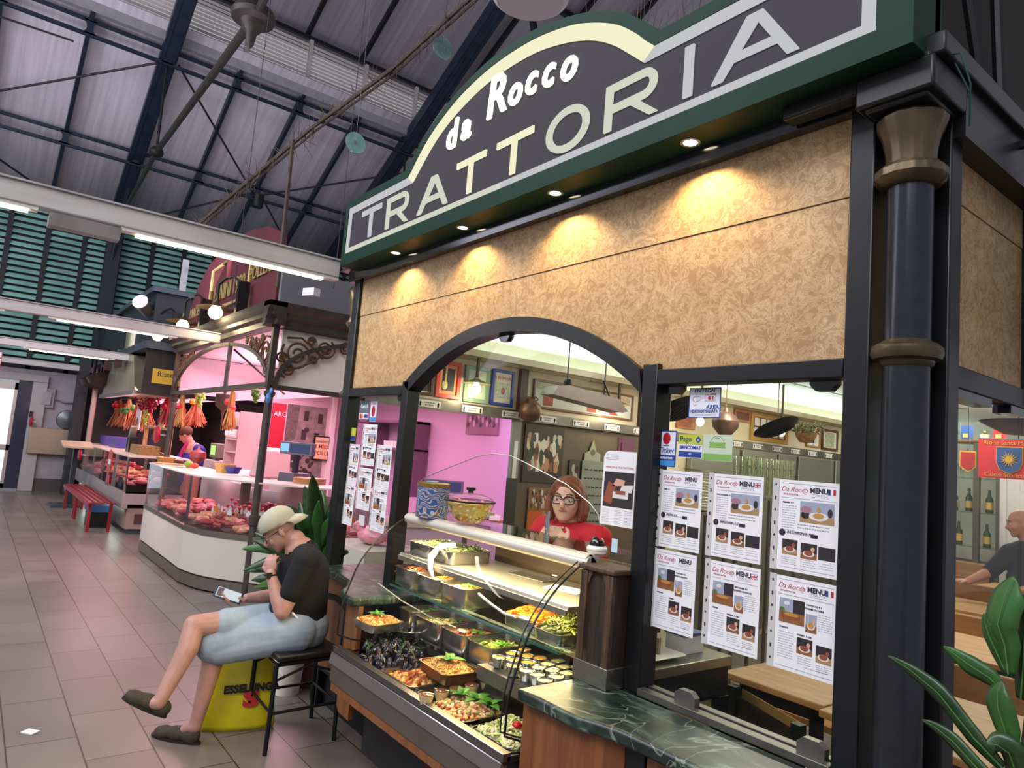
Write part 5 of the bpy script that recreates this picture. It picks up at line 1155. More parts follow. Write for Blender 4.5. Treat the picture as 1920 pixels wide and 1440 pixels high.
MB().tube([(-1.12, 4.0, 1.91), (-1.12, 4.0, 2.52)], .004, 5).build('cord', BLACK, t)
# ================================================================ butcher's stall
CAN = mat('canopy_bronze', '4b443c', .42, .4, noise=.2, scale=8)
PINKW = mat('pinkish_white_wall', 'cdb7bd', .6)
cn = thing('butcher_canopy', 'bronze-painted canopy frame with arched scrollwork over the butcher stall', 'canopy')
X0, X1, YC = -11.36, -7.10, 2.35
def post(x, y, z0=0):
    MB().lathe([(.045, z0), (.045, .12), (.040, .14), (.040, 2.0), (.055, 2.02), (.06, 2.05), (.035, 2.07), (.05, 2.10), (.055, 2.14)], (x, y, 0), 14).lathe([(.041, .70), (.055, .71), (.055, .80), (.041, .81)], (x, y, 0), 14).build('post', CAN, cn)
post(X1-.02, YC+.02); post(X0+.02, YC+.02)
MB().box(X0, X1, YC-.03, YC+.03, 2.10, 2.15).box(X1-.03, X1+.03, YC, 4.9, 2.08, 2.13).build('tie_beam', CAN, cn)
MB().prism([(YC+.05, 2.72), (YC-.04, 2.74), (YC-.04, 2.80), (YC-.08, 2.83), (YC-.08, 2.87), (YC-.13, 2.92), (YC-.13, 2.97), (YC+.05, 2.97)], X0-.12, X1+.13, 'yz').build('cornice', CAN, cn)
MB().prism([(X1-.05, 2.72), (X1+.04, 2.74), (X1+.04, 2.80), (X1+.08, 2.83), (X1+.08, 2.87), (X1+.13, 2.92), (X1+.13, 2.97), (X1-.05, 2.97)], YC-.13, 4.9, 'xz').build('cornice', CAN, cn)
MB().box(X1-.03, X1+.03, YC-.03, YC+.03, 2.10, 2.76).box(X0-.03, X0+.03, YC-.03, YC+.03, 2.1, 2.76).build('corner_upright', CAN, cn)
def ell(cx_, w, zb, h, n=26, lo=0, hi=PI): return [(cx_+w*math.cos(hi-(hi-lo)*i/n), zb+h*math.sin(hi-(hi-lo)*i/n)) for i in range(n+1)]
xm = (X0+X1)/2; wr = (X1-X0)/2-.02
MB().band(ell(xm, wr, 2.13, .575), ell(xm, wr-.05, 2.13, .53), YC-.02, YC+.02, closed=False).build('arch', CAN, cn)
ya, yb = YC+.03, 4.6; ymid = (ya+yb)/2; wy = (yb-ya)/2
MB().band(ell(ymid, wy, 2.13, .575), ell(ymid, wy-.05, 2.13, .53), X1-.02, X1+.02, closed=False, plane='yz').build('arch', CAN, cn)
MB().tube([(X1-1.55, YC, 2.14), (X1-1.55, YC, 2.70)], .028, 8).tube([(X1-1.5, YC+.03, 2.6), (X1-1.2, YC+.6, 2.12)], .014, 6).build('strut', CAN, cn)
def spiral(c, r, turns, a0, s_=1, n=34): return [(c[0]+r*(1-.78*t/n)*math.cos(a0+s_*turns*2*PI*t/n), c[1]+r*(1-.78*t/n)*math.sin(a0+s_*turns*2*PI*t/n)) for t in range(n+1)]
def scrolls(P, name='scrollwork'):
    m = MB()
    for c, r, tn, a0, s_ in [((.22, .26), .17, 2.1, 2.6, 1), ((.14, .08), .085, 1.8, 4.5, -1), ((.52, .36), .11, 1.9, 1.0, -1), ((.75, .40), .07, 1.6, 1.2, 1), ((.36, .42), .05, 1.5, 0, 1), ((.40, .22), .05, 1.5, 3, -1), ((.06, .20), .06, 1.6, 0, 1), ((.92, .44), .045, 1.5, 2, -1)]:
        m.tube([P(a, b) for a, b in spiral(c, r, tn, a0, s_)], .0125, 5)
    m.tube([P(.06, .05), P(.25, .12), P(.42, .22), P(.60, .40), P(.80, .46), P(1.05, .50)], .0125, 5).tube([P(.10, .42), P(.25, .44), P(.42, .33), P(.50, .25)], .0125, 5)
    m.build(name, RUST, cn)
scrolls(lambda a, b: (X1, ya+a*1.0, 2.22+b*.98)); scrolls(lambda a, b: (X1-.04-a*.95, YC, 2.22+b*.98)); scrolls(lambda a, b: (X0+.04+a*.95, YC, 2.22+b*.98))
# side and ceiling lining
struct(MB().box(X1-.10, X1-.06, YC+.1, 5.4, 2.13, 2.95).build('wall_canopy_side', mat('cream_lining', 'efe8d6', .7)))
struct(MB().box(-11.5, -11.44, 2.45, 3.85, 2.15, 2.72).build('wall_butcher_lintel', PINKW))
struct(MB().box(X0, X1-.1, YC+.06, 5.4, 2.72, 2.76).build('ceiling', PINKW))
struct(MB().box(X0-.14, -6.0, 5.4, 5.5, 0, 2.95).build('wall_butcher_back', mat('lilac_wall', 'c79fc4', .5)))
struct(MB().box(-11.56, -11.5, 3.85, 5.4, 0, 2.72).build('wall_butcher_left', PINKW))
struct(MB().box(-7.0, -4.25, 3.5, 3.54, 2.3, 2.95).build('wall_bulkhead', mat('grey_bulkhead', '6f6d72', .6)))
# roof box: red sign board and grey flank
rb = thing('butcher_signboard', 'dark red arched sign board with gold 1980 lettering over the butcher canopy', 'sign')
top = [(-11.3, 3.0), (-11.25, 3.35), (-10.9, 3.7), (-10.4, 3.95), (-9.6, 4.08), (-8.6, 4.08), (-7.9, 3.98), (-7.42, 3.8), (-7.38, 3.0)]
MB().prism(top, 2.40, 2.46).build('board', mat('dark_red_board', '5a1f28', .55, noise=.08, scale=2), rb)
GOLD = mat('gold_letters', 'b9a66a', .45, .4)
text('MACELLERIA', .20, GOLD, rb, front(-10.55, 2.385, 3.30), 'lettering', .005)
text('LANINI 1980', .30, GOLD, rb, front(-9.2, 2.385, 3.42), 'lettering', .005, .003, sx=.82)
text('POLLERIA', .22, GOLD, rb, front(-7.90, 2.385, 3.47), 'lettering', .005)
MB().tube([(-10.05, 2.385, 3.24), (-10.05, 2.385, 3.80), (-9.35, 2.385, 3.83)], .022, 6).tube([(-9.1, 2.385, 3.85), (-8.35, 2.385, 3.85), (-8.35, 2.385, 3.22), (-9.4, 2.385, 3.22)], .022, 6).build('gold_outline', GOLD, rb)
MB().lathe([(0, 0), (.035, .1), (.05, .3), (.03, .4), (0, .45)][:0]+[(0, 0), (.035, .08), (.05, .2), (.03, .3), (.02, .38), (0, .40)][:0]+[(0, 0), (.05, .1), (.06, .25), (.045, .35), (.03, .42), (0, .45)], (-9.25, 2.40, 3.50), 12).build('ham_emblem', mat('ham_red', '9a3a44', .5), rb)
tag(MB().box(-7.36, -7.30, 2.42, 5.2, 3.0, 3.40).box(-7.3, -4.4, 4.2, 4.25, 2.95, 3.4).build('roof_flank', mat('grey_bulkhead')), 'plain grey flank of the butcher roof right of the red board', 'panel')
tag(MB().obox((-6.95, 2.62, 3.12), .16, .09, .08, Matrix.Rotation(.4, 3, 'Z')).build('spotlight_head', WHITE), 'small white spotlight on the canopy roof', 'light')
# gooseneck lamps
for i, (x, lab) in enumerate([(-12.02, 'leftmost gooseneck lamp with a glowing globe over the butcher canopy'), (-10.36, 'middle gooseneck lamp with a glowing globe over the canopy'), (-8.73, 'rightmost gooseneck lamp with a glowing globe, before the red board')]):
    t = thing('gooseneck_lamp', lab, 'lamp', 'gooseneck lamps over the canopy')
    MB().lathe([(.02, .17), (.03, .12), (.05, .10), (.22, .055), (.225, .05), (.05, .08)], (x, 2.15, 3.02), 28).build('shade', BRONZE, t)
    MB().lathe([(0, -.085), (.05, -.07), (.082, -.02), (.082, .02), (.05, .07), (.03, .09)], (x, 2.15, 3.02), 22).build('globe', emis('warm_globe', 'ffe9b4', 5), t)
    MB().tube([(x, 2.15, 3.19), (x, 2.15, 3.36), (x+.06, 2.2, 3.44), (x+.18, 2.26, 3.46), (x+.34, 2.30, 3.38), (x+.46, 2.33, 3.30)], .016, 8).build('gooseneck', BLACK, t)
    MB().box(x+.44, x+.52, 2.24, 2.36, 2.975, 3.36).build('bracket', BLACK, t)
    light('globe_lamp', 'POINT', (x, 2.12, 2.90), 9, (1, .78, .45), size=.08)
# curved meat case
PATH = [(-10.12, 1.93), (-7.98, 1.93)] + [(-7.98+.0, 1.93)]
def catm(pts, n=5):
    out = []
    for i in range(len(pts)-1):
        p0 = pts[max(i-1, 0)]; p1 = pts[i]; p2 = pts[i+1]; p3 = pts[min(i+2, len(pts)-1)]
        for k in range(n):
            t = k/n; out.append(tuple(.5*((2*p1[j])+(-p0[j]+p2[j])*t+(2*p0[j]-5*p1[j]+4*p2[j]-p3[j])*t*t+(-p0[j]+3*p1[j]-3*p2[j]+p3[j])*t**3) for j in (0, 1)))
    return out+[pts[-1]]
curve = catm([(-7.98, 1.93), (-7.5, 2.06), (-7.0, 2.45), (-6.58, 2.95), (-6.38, 3.4)], 6)
FL = [(-10.12, 1.93)]+curve
def offs(pts, d):
    out = []
    for i, p in enumerate(pts):
        a = pts[max(i-1, 0)]; b = pts[min(i+1, len(pts)-1)]; t = Vector((b[0]-a[0], b[1]-a[1])).normalized(); out.append((p[0]-t.y*d, p[1]+t.x*d))
    return out
mc = thing('meat_case', 'curved white butcher display case with tall glass, before the canopy post', 'display case')
def wall(pts, d0, d1, z0, z1, name, m_):
    return MB().band(offs(pts, d0), offs(pts, d1), z0, z1, closed=False, plane='xy').build(name, m_, mc, ang=25)
CW = mat('case_white', 'c9c4b4', .45)
wall(FL[:2], 0, .03, .15, .55, 'straight_panel', CW); wall(FL[1:], 0, .03, .15, .55, 'curved_panel', CW)
wall(FL, -.01, .03, .55, .60, 'steel_rail', STEEL); wall(FL, .012, .03, .135, .15, 'shadow_gap', BLACK); wall(FL, -.005, .03, .02, .135, 'kick_plate', STEEL)
wall(FL, .005, .012, .60, 1.12, 'front_glass', glassm('meat_glass', (.97, .97, .97), .9))
MB().band(offs(FL, -.01), offs(FL, .55), 1.12, 1.135, closed=False, plane='xy').build('top_counter', mat('pale_counter', 'cfc0ae', .35), mc)
MB().band(offs(FL, .03), offs(FL, .75), .55, .57, closed=False, plane='xy').build('deck', STEELD, mc)
wall(FL, .75, .78, .05, 1.0, 'back_panel', PINKW)
for p in ((-10.12, 1.935), (-9.35, 1.935), (-8.0, 1.935), (-7.1, 2.38), (-6.58, 2.97)):
    MB().box(p[0]-.012, p[0]+.012, p[1], p[1]+.024, .60, 1.12).build('glass_post', CHROME, mc)
MB().box(-10.14, -10.11, 1.93, 2.7, .05, .60).build('end_panel', CW, mc); MB().box(-10.13, -10.12, 1.94, 2.7, .6, 1.12).build('end_glass', glassm('meat_glass'), mc)
# meat, trays and price tickets in the case
def along(t, d, pts=FL):
    ln = [0]
    for a, b in zip(pts, pts[1:]): ln.append(ln[-1]+math.dist(a, b))
    s_ = t*ln[-1]; i = max(j for j in range(len(pts)-1) if ln[j] <= s_+1e-9); u = (s_-ln[i])/(ln[i+1]-ln[i]); a, b = pts[i], pts[i+1]
    tx, ty = (b[0]-a[0])/(ln[i+1]-ln[i]), (b[1]-a[1])/(ln[i+1]-ln[i])
    return (a[0]+(b[0]-a[0])*u-ty*d, a[1]+(b[1]-a[1])*u+tx*d, math.atan2(ty, tx))
def meatmat(h): return mat('meat_'+h, h, .35, noise=.3, scale=14)
sa = MB().tube([(-.10, .0, .0), (-.06, .02, .005), (0, 0, .008), (.06, .02, .005), (.10, 0, 0)], [.012, .02, .021, .02, .012], 8)
so = sa.build('sausage', meatmat('a8453f')); tag(so, 'x', 'meat', 'sausages in the meat case', world=False); SA = Rep(so)
st = MB().ball((0, 0, 0), .08, (1.3, .9, .38), 14); sto = st.build('meat_cut', meatmat('a33038')); tag(sto, 'x', 'meat', 'meat cuts in the butcher case', world=False); ST = Rep(sto)
ch = MB().ball((0, 0, 0), .07, (1.3, .8, .65), 14).ball((.08, 0, .02), .03, (1.6, .7, .7), 8).ball((-.02, .05, .02), .035, (1.3, .7, .8), 8).ball((-.02, -.05, .02), .035, (1.3, .7, .8), 8)
cho = ch.build('poultry_piece', meatmat('d99a76')); tag(cho, 'x', 'poultry', 'poultry pieces in the case', world=False); CH = Rep(cho)
pk = MB().ball((0, 0, 0), .065, (1.2, .9, .5), 12).build('pork_cut', meatmat('cf6f78')); tag(pk, 'x', 'meat', 'pale pork cuts in the butcher case', world=False); PK = Rep(pk)
for k in range(170):
    t = R_.uniform(.02, .99); d = R_.uniform(.10, .62); x, y, a = along(t, d); z = .60+d*.13+R_.uniform(0, .05)
    R2 = R_.choice([(SA, 'sausage'), (SA, 'sausage'), (ST, 'red meat cut'), (CH, 'poultry piece'), (PK, 'pink pork cut')]); part_ = 'straight left' if t < .42 else ('curved middle' if t < .75 else 'right')
    R2[0].put((x, y, z), a+R_.uniform(-.5, .5), '%s on display in the %s part of the curved butcher case' % (R2[1], part_), scale=R_.uniform(.8, 1.25))
tk = thing('price_ticket', 'x', 'ticket', 'price tickets among the meat', loc=(0, 0, 0))
MB().prism([(-.03, .02), (.03, .02), (.035, .05), (.0, .085), (-.035, .05)], -.002, .002).build('card', PAPER, tk); MB().cyl((0, 0, -.03), (0, 0, .02), .003, n=5).build('pick', ALU, tk)
TK = Rep(tk)
tk2 = thing('price_ticket', 'x', 'ticket', 'orange price tickets among the meat', loc=(0, 0, 0))
MB().prism([(-.03, .02), (.03, .02), (.035, .05), (.0, .085), (-.035, .05)], -.002, .002).build('card', mat('orange_card', 'e08a2e', .5), tk2); MB().cyl((0, 0, -.03), (0, 0, .02), .003, n=5).build('pick', ALU, tk2)
TK2 = Rep(tk2)
for k in range(44):
    t = R_.uniform(.40, .95); x, y, a = along(t, R_.uniform(.25, .6)); o = (k % 3 == 0)
    (TK2 if o else TK).put((x, y, .71+R_.uniform(0, .03)), a*.5+R_.uniform(-.4, .6), '%s price ticket stuck among the meat in the curved case' % ('orange' if o else 'white'))
fl = MB()
for k in range(70):
    t = R_.uniform(.40, .75); x, y, a = along(t, R_.uniform(.5, .7)); fl.ball((x, y, .74+R_.uniform(0, .12)), R_.uniform(.02, .04), (1, 1, .8), 6)
tag(fl.build('ham_slices', meatmat('c02a45')), 'crimson cured meat heaped at the back of the curved case', 'meat', kind='stuff')
# side counter seen through the trattoria glass
scn = thing('side_counter', 'low pink-lit butcher counter seen through the trattoria glass', 'counter')
SP = [(-6.36, 3.42), (-6.25, 3.8), (-6.15, 4.3), (-6.10, 5.3)]
MB().band(offs(SP, 0), offs(SP, .7), .80, .84, closed=False, plane='xy').build('top', mat('pale_counter'), scn); MB().band(offs(SP, .02), offs(SP, .6), 0, .80, closed=False, plane='xy').build('base', PINKW, scn)
def scale(x, y, z, rz_, lab, wide=.22):
    t = thing('weighing_scale', lab, 'scale'); q = Matrix.Translation((x, y, z)) @ Matrix.Rotation(rz_, 4, 'Z')
    for nm, m_, b in [('base', mat('scale_grey', '5b5660', .4), MB().prism([(-.14, 0), (.14, 0), (.12, .10), (-.12, .10)], -.12, .12)), ('column', BLACK, MB().box(-.03, .03, -.02, .02, .10, .30)),
                      ('console', mat('scale_console', '6d6573', .4), MB().box(-wide, wide, -.03, .03, .30, .44)), ('screen', emis('scale_screen', '8fc4ea', 1.2), MB().box(-wide+.02, -wide+.15, -.034, -.03, .33, .42)), ('keypad', mat('keypad_blue', '33406b', .5), MB().box(-wide+.17, wide-.03, -.033, -.03, .32, .42))]:
        o = b.build(nm, m_, t, bevel=.004 if nm in ('base', 'console') else 0); o.data.transform(q)
scale(-6.62, 4.25, .841, math.radians(62), 'grey weighing scale with a blue screen on the side counter')
tag(MB().box(-6.75, -6.35, 4.65, 5.0, .841, .87).build('chopping_board', WOODL), 'wooden board with salad packs on the side counter', 'board')
for k in range(5): tag(MB().obox((-6.6+.06*k, 4.75+.05*(k % 3), .90+.03*(k % 2)), .12, .10, .05, Matrix.Rotation(k, 3, 'Z')).build('salad_pack', mat('salad_green' if k % 2 else 'salad_white', '7fa04a' if k % 2 else 'd5d0c4', .5)), '%s packed tub on the board of the side counter' % ('green' if k % 2 else 'white'), 'tub', 'packed tubs on the side counter')
hm = thing('pink_ham', 'large pink ham with a white ticket behind the left menus', 'ham')
MB().ball((-5.75, 2.98, .80), .14, (1.3, .9, .6), 16).ball((-5.60, 3.12, .78), .10, (1.3, .9, .5), 12).ball((-5.85, 2.9, .86), .07, (1, 1, .8), 10).build('ham', meatmat('e08a9c'), hm); MB().box(-5.83, -5.72, 2.87, 2.875, .88, .97).build('ticket', PAPER, hm)
tag(MB().box(-6.15, -5.35, 2.72, 3.3, 0, .715).build('ham_counter', mat('case_white')), 'low white counter under the pink ham, behind the left glass pane', 'counter')
# back wall objects
t = thing('wall_photo', 'sepia photograph of a crowd on the lilac wall, seen through the glass', 'picture')
MB().box(-7.95, -7.22, 5.37, 5.40, 1.86, 2.18).build('print', mat('sepia', '8a5a78', .5), t)
m = MB(); m2 = MB()
for k in range(14): (m if k % 2 else m2).ball((-7.90+.05*k, 5.365, 2.0+.05*(k % 3)), .03, (1, .1, 1.6), 8)
m.build('figures', mat('sepia_pale', 'c9a0bd', .5), t)['kind'] = 'stuff'; m2.build('figures', mat('sepia_dark', '4f2a44', .5), t)['kind'] = 'stuff'
t = thing('shelf_unit', 'dim pink-lit shelf unit with tubs against the lilac wall', 'shelf')
MB().box(-10.9, -8.9, 5.0, 5.38, 1.96, 2.0).box(-10.9, -8.9, 5.0, 5.38, 1.56, 1.59).box(-8.93, -8.90, 5.0, 5.38, .9, 2.0).box(-10.2, -10.17, 5.0, 5.38, .9, 2.0).build('frame', mat('shelf_mauve', '6d4462', .5), t)
for k in range(8): tag(MB().lathe([(.05, 0), (.06, .10), (0, .10)], (-9.75+.11*k, 5.15, 1.591), 12).build('plastic_tub', WHITE), 'white plastic tub on the shelf against the lilac wall', 'tub', 'tubs on the shelf unit')
mu = thing('street_mural', 'black and white mural of an old street with a stone house', 'mural')
xw = -11.495; Y = lambda u: 4.16+.70*u; Z = lambda v: .9+1.27*v
MB().box(xw-.004, xw, 4.16, 4.86, .9, 2.17).build('print', mat('mural_grey', '8f857c', .6, hx2='6e655e', scale=7), mu)
MB().prism([(Y(.0), Z(1)), (Y(.30), Z(1)), (Y(.26), Z(.55)), (Y(.0), Z(.45))], xw, xw+.001, 'yz').build('shaded_facade', mat('mural_mid', '5f564f', .6, noise=.3, scale=20), mu)
for a, b in ((.42, .80), (.78, .78), (.40, .55), (.72, .52)): MB().box(xw, xw+.002, Y(a), Y(a+.12), Z(b), Z(b+.13)).build('painted_window', mat('mural_dark', '332c28', .6), mu)
MB().lathe([(0, 0), (.045, 0), (.045, .003), (0, .003)], (xw, Y(.52), Z(.68)), 16, 'x').build('round_window', MATS['mural_dark'], mu)
m = MB()
for k in range(60): m.ball((xw, Y(R_.uniform(.0, .75)), Z(R_.uniform(.0, .40))), R_.uniform(.02, .05), (.05, 1, 1), 7)
m.build('painted_foliage', MATS['mural_dark'], mu)['kind'] = 'stuff'
t = thing('red_banner', 'tall red hanging banner left of the street mural', 'banner'); MB().box(-11.49, -11.47, 3.90, 4.13, 1.30, 2.16).build('cloth', mat('banner_crimson', 'b0102c', .6), t)
text('ARO', .11, PAPER, t, sidex(-11.465, 4.04, 1.98), 'lettering', .001)
t = thing('small_sign', 'cream sign in red letters reading I MIEI POLLI, on the mural', 'sign')
MB().box(-11.46, -11.44, 4.66, 4.93, 1.27, 1.68).build('frame', BLACK, t); MB().box(-11.44, -11.436, 4.68, 4.92, 1.29, 1.66).build('card', mat('cream_card', 'd9c49a', .6), t)
for s_, z, sz, mm in (('CONOSCO', 1.585, .055, '5a3a20'), ('I MIEI', 1.50, .095, 'b03a24'), ('POLLI', 1.39, .095, 'b03a24')): text(s_, sz, mat('ink_'+mm, mm, .6), t, sidex(-11.434, 4.80, z), 'lettering', .001, .001)
struct(MB().box(-11.5, -11.42, 4.93, 5.0, 0, 2.6).build('trim_6', WHITE))
# glass-topped back counter objects
def slab(name, x0, x1, y0, y1, z0, z1, m_, lab, cat, **k): return tag(MB().box(x0, x1, y0, y1, z0, z1).build(name, m_, bevel=k.get('bevel', .005)), lab, cat)
PINKPL = mat('pinkish_plastic', 'cba9a6', .4)
tw = thing('shelf_tower', 'pink-lit shelf tower stacked with paper rolls and tubs in the butcher stall', 'shelf')
MB().box(-9.95, -9.35, 2.75, 3.2, 0, 1.15).build('base', PINKPL, tw)
for z in (1.35, 1.52, 1.70): MB().box(-9.9, -9.40, 2.78, 3.1, z, z+.015).build('tray', PINKPL, tw)
MB().box(-9.92, -9.9, 2.78, 3.1, 1.15, 1.9).box(-9.40, -9.38, 2.78, 3.1, 1.15, 1.9).build('side', PINKPL, tw)
for k in range(3): tag(MB().cyl((-9.85+.15*k, 2.80, 1.60), (-9.72+.15*k, 2.80, 1.60), .06, n=14).build('paper_roll', PAPER), 'paper roll lying on the shelf tower of the butcher', 'roll', 'paper rolls on the tower')
tag(MB().lathe([(.08, 0), (.12, .10), (.09, .10), (0, .02)], (-9.65, 2.9, 1.7155), 16).build('tub', WHITE), 'white tub on the top shelf of the butcher tower', 'tub')
slab('slicer_base', -8.9, -8.35, 2.75, 3.2, 0, 1.10, PINKPL, 'pink-lit machine plinth in the middle of the butcher stall', 'plinth')
tag(MB().prism([(-8.85, 1.10), (-8.35, 1.10), (-8.42, 1.44), (-8.62, 1.47)], 2.8, 3.15).build('meat_slicer', PINKPL, bevel=.02), 'sloping pink-lit slicer hood behind the curved case', 'slicer')
slab('back_plinth', -8.05, -7.35, 2.80, 3.2, 0, 1.12, PINKPL, 'plinth under the large blue-keyed scale', 'plinth')
scale(-7.70, 2.95, 1.121, math.radians(20), 'wide weighing scale with blue keys right of the canopy post', .26)
slab('console_plinth', -10.75, -10.2, 2.75, 3.15, 0, 1.20, PINKPL, 'pinkish plinth under the small till', 'plinth')
tl = thing('till', 'small till with a green-lit screen beside the man in blue', 'till'); MB().box(-10.62, -10.26, 2.78, 2.90, 1.24, 1.44).box(-10.5, -10.4, 2.8, 2.88, 1.2, 1.25).build('case', mat('till_case', '6f6a5c', .4), tl, bevel=.01); MB().box(-10.56, -10.34, 2.776, 2.782, 1.28, 1.41).build('screen', emis('green_screen', 'b9e87a', 1.3), tl)
tag(MB().lathe([(0, 0), (.05, .03), (.11, .10), (.10, .17), (.03, .20), (0, .26)], (-10.1, 2.5, 1.14), 14).build('meat_lump', meatmat('8d3a3a')), 'dark lump of cured meat on the counter below the till', 'meat')
for k, (x, y, w_, h_, hx_, lab) in enumerate([(-10.3, 2.15, .30, .07, 'b58a4a', 'shallow wicker basket at the left of the glass counter'), (-8.6, 2.45, .26, .10, 'c9a25a', 'wicker basket beside the canopy post on the counter')]):
    t = thing('wicker_basket', lab, 'basket'); m = MB(); rings(m, [rrect(w_*.8, .16, .03, 0), rrect(w_, .2, .04, h_), rrect(w_-.02, .18, .03, h_), rrect(w_*.8-.02, .14, .03, .01)]); o = m.build('basket', mat('wicker_'+hx_, hx_, .7, noise=.3, scale=60), t); o.data.transform(Matrix.Translation((x, y, 1.1355)))
for k, (x, y, hx_, lab) in enumerate([(-9.9, 2.12, 'c79a6a', 'flat wooden board with meat on the glass counter, left'), (-9.3, 2.15, 'b98455', 'flat wooden board on the glass counter, middle')]): tag(MB().lathe([(0, 0), (.16, 0), (.17, .012), (0, .014)], (x, y, 1.1355), 24).build('round_board', mat('board_'+hx_, hx_, .5)), lab, 'board')
tag(MB().ball((-9.05, 2.15, 1.19), .055, (1, 1, .8), 10).build('green_vegetable', mat('veg_green', '7c9a2a', .5)), 'green vegetable on the glass counter', 'vegetable')
tag(MB().ball((-8.9, 2.18, 1.18), .05, (1.4, 1, .7), 10).build('red_vegetable', mat('veg_red', 'c8452e', .5)), 'red vegetable beside the green one on the counter', 'vegetable')
tag(MB().lathe([(.06, 0), (.10, .08), (.09, .08), (0, .02)], (-8.45, 2.5, 1.1355), 18).build('blue_bowl', mat('blue_bowl', '3b3f9a', .35)), 'small blue bowl on the counter left of the post', 'bowl')
t = thing('round_chopping_block', 'round wooden chopping block on the counter right of the canopy post', 'board'); MB().lathe([(0, 0), (.17, 0), (.17, .06), (0, .06)], (-7.25, 2.95, 1.1355), 28).build('block', WOODL, t)
tag(MB().box(-7.52, -7.44, 2.32, 2.40, .88, 1.12).build('wood_block', mat('brown_block', '6d3a22', .5)), 'brown wooden block just behind the canopy post', 'block')
tag(MB().ball((-7.02, 2.33, 1.98), .045, (.5, .6, 1.3), 8).ball((-7.05, 2.36, 2.06), .035, (1, .5, 1), 8).build('blue_tag', mat('blue_plastic_bag', '4f8fc4', .4)), 'small blue bag hanging under the canopy beam', 'bag')
# rails with hanging bunches
rl = thing('hanging_rail', 'long steel rail over the counters with bunches hanging from it', 'rail')
MB().tube([(-17.5, 2.6, 2.15), (-7.3, 2.6, 2.15)], .014, 6).build('rail', STEELD, rl); 
for x in (-16.5, -12.3, -9.5, -7.6): MB().tube([(x, 2.6, 2.15), (x, 2.6, 2.75)], .008, 5).build('hanger', STEELD, rl)
tag(MB().box(-17.6, -7.4, 3.3, 3.42, 2.14, 2.24).build('light_trough', emis('pink_led', 'ffb6cc', 1.5)), 'long glowing pink light strip behind the hanging bunches', 'light')
def bunch(cols, n, L, w, seed, flare=True):
    R = random.Random(seed); gs = {}
    for k in range(n):
        c = R.choice(cols); m = gs.setdefault(c, MB()); a = R.uniform(0, 6.28); r0 = R.uniform(0, .03); r1 = R.uniform(.3, 1)*w; zt = -R.uniform(0, .12)*L
        m.tube([(r0*math.cos(a), r0*math.sin(a), zt), (r1*.45*math.cos(a), r1*.45*math.sin(a), -L*.5), (r1*math.cos(a), r1*math.sin(a), -L*R.uniform(.8, 1))], [.006, .010, .004], 4)
    return gs
def bunch_thing(nm, lab, cat, cols, n, L, w, seed, balls=None, grp='bunches on the rail'):
    t = thing(nm, lab, cat, grp, loc=(0, 0, 0))
    for i, (c, m) in enumerate(bunch(cols, n, L, w, seed).items()): m.build('dried_stalks', mat('stalk_'+c, c, .7), t)['kind'] = 'stuff'
    if balls:
        m = MB(); R = random.Random(seed)
        for k in range(balls[1]): m.ball((R.uniform(-w, w)*.5, R.uniform(-w, w)*.5, -L*R.uniform(.12, .55)), balls[2], (1, 1, 1), 6)
        m.build('fruit', mat('fruit_'+balls[0], balls[0], .4), t)['kind'] = 'stuff'
    MB().tube([(0, 0, .02), (0, 0, -.05)], .008, 5).build('tie', mat('straw', 'b59a52', .7), t)
    return t
specs = [(-17.6, 'bunch', ['b0603a', '8a4a2c', 'c07a4a'], ('c8242c', 10, .05), 'bunch of dried stalks with red fruit, far left of the rail', .62, .26), (-16.5, 'bunch', ['a8683c', 'c98a5a'], ('3f7a2c', 8, .05), 'dried bunch with green leaves, second from left on the rail', .60, .22),
         (-15.4, 'bunch', ['b85a3c', 'd08a62'], None, 'pinkish dried bunch, third from left on the rail', .66, .24), (-14.6, 'bunch', ['a8502e', '8a6a3c'], ('6a9a2c', 6, .04), 'dried bunch just left of the red grapes', .60, .2),
         (-12.85, 'braid', ['c05a50', 'a83a3c'], ('d8203a', 3, .05), 'pink-red dried bunch below the yellow sign', .52, .15), (-11.85, 'bunch', ['c9a25a', 'a87838', 'b06838'], ('d0303a', 4, .05), 'straw-coloured bunch with one red fruit right of the canopy left post', .52, .13),
         (-10.95, 'bunch', ['c8603c', 'a84a34', 'd07a5a'], ('d08a2e', 5, .05), 'large reddish broom bunch above the man in blue', .50, .17), (-9.2, 'bunch', ['a8783c', 'c98a4a'], ('d83a4a', 4, .045), 'slim bunch with red flower left of the canopy post', .52, .09)]
for i, (x, k_, cols, b_, lab, L, w) in enumerate(specs):
    t = bunch_thing('hanging_bunch', lab, 'bunch', cols, 90, L, w, i+5, b_); t.location = (x, 2.6, 2.14)
def grapes(x, hx_, lab, L=.36, w=.10, n=60):
    t = thing('grape_bunch', lab, 'grapes', 'hanging grape bunches', loc=(x, 2.5, 2.12)); m = MB()
    for k in range(n):
        u = R_.random(); a = R_.uniform(0, 6.28); r = w*(1-u*.8)*R_.random(); m.ball((r*math.cos(a), r*math.sin(a), -L*u), .024, (1, 1, 1), 6)
    m.build('grapes', mat('grape_'+hx_, hx_, .3), t)['kind'] = 'stuff'; MB().tube([(0, 0, .03), (0, 0, -.05)], .006, 5).build('stem', mat('straw'), t)
grapes(-14.4, '8a1a34', 'left clump of dark red grapes on the rail', .22, .18); grapes(-13.8, 'a01e3a', 'right clump of crimson grapes on the rail', .28, .22, 80); grapes(-14.0, '9ab33a', 'green grapes hanging below the crimson ones', .52, .09); grapes(-10.4, '86a03a', 'pale green bunch beside the broom bunch', .18, .10, 30); grapes(-7.95, '6a9a2c', 'small green bunch left of the canopy post', .14, .08, 24)
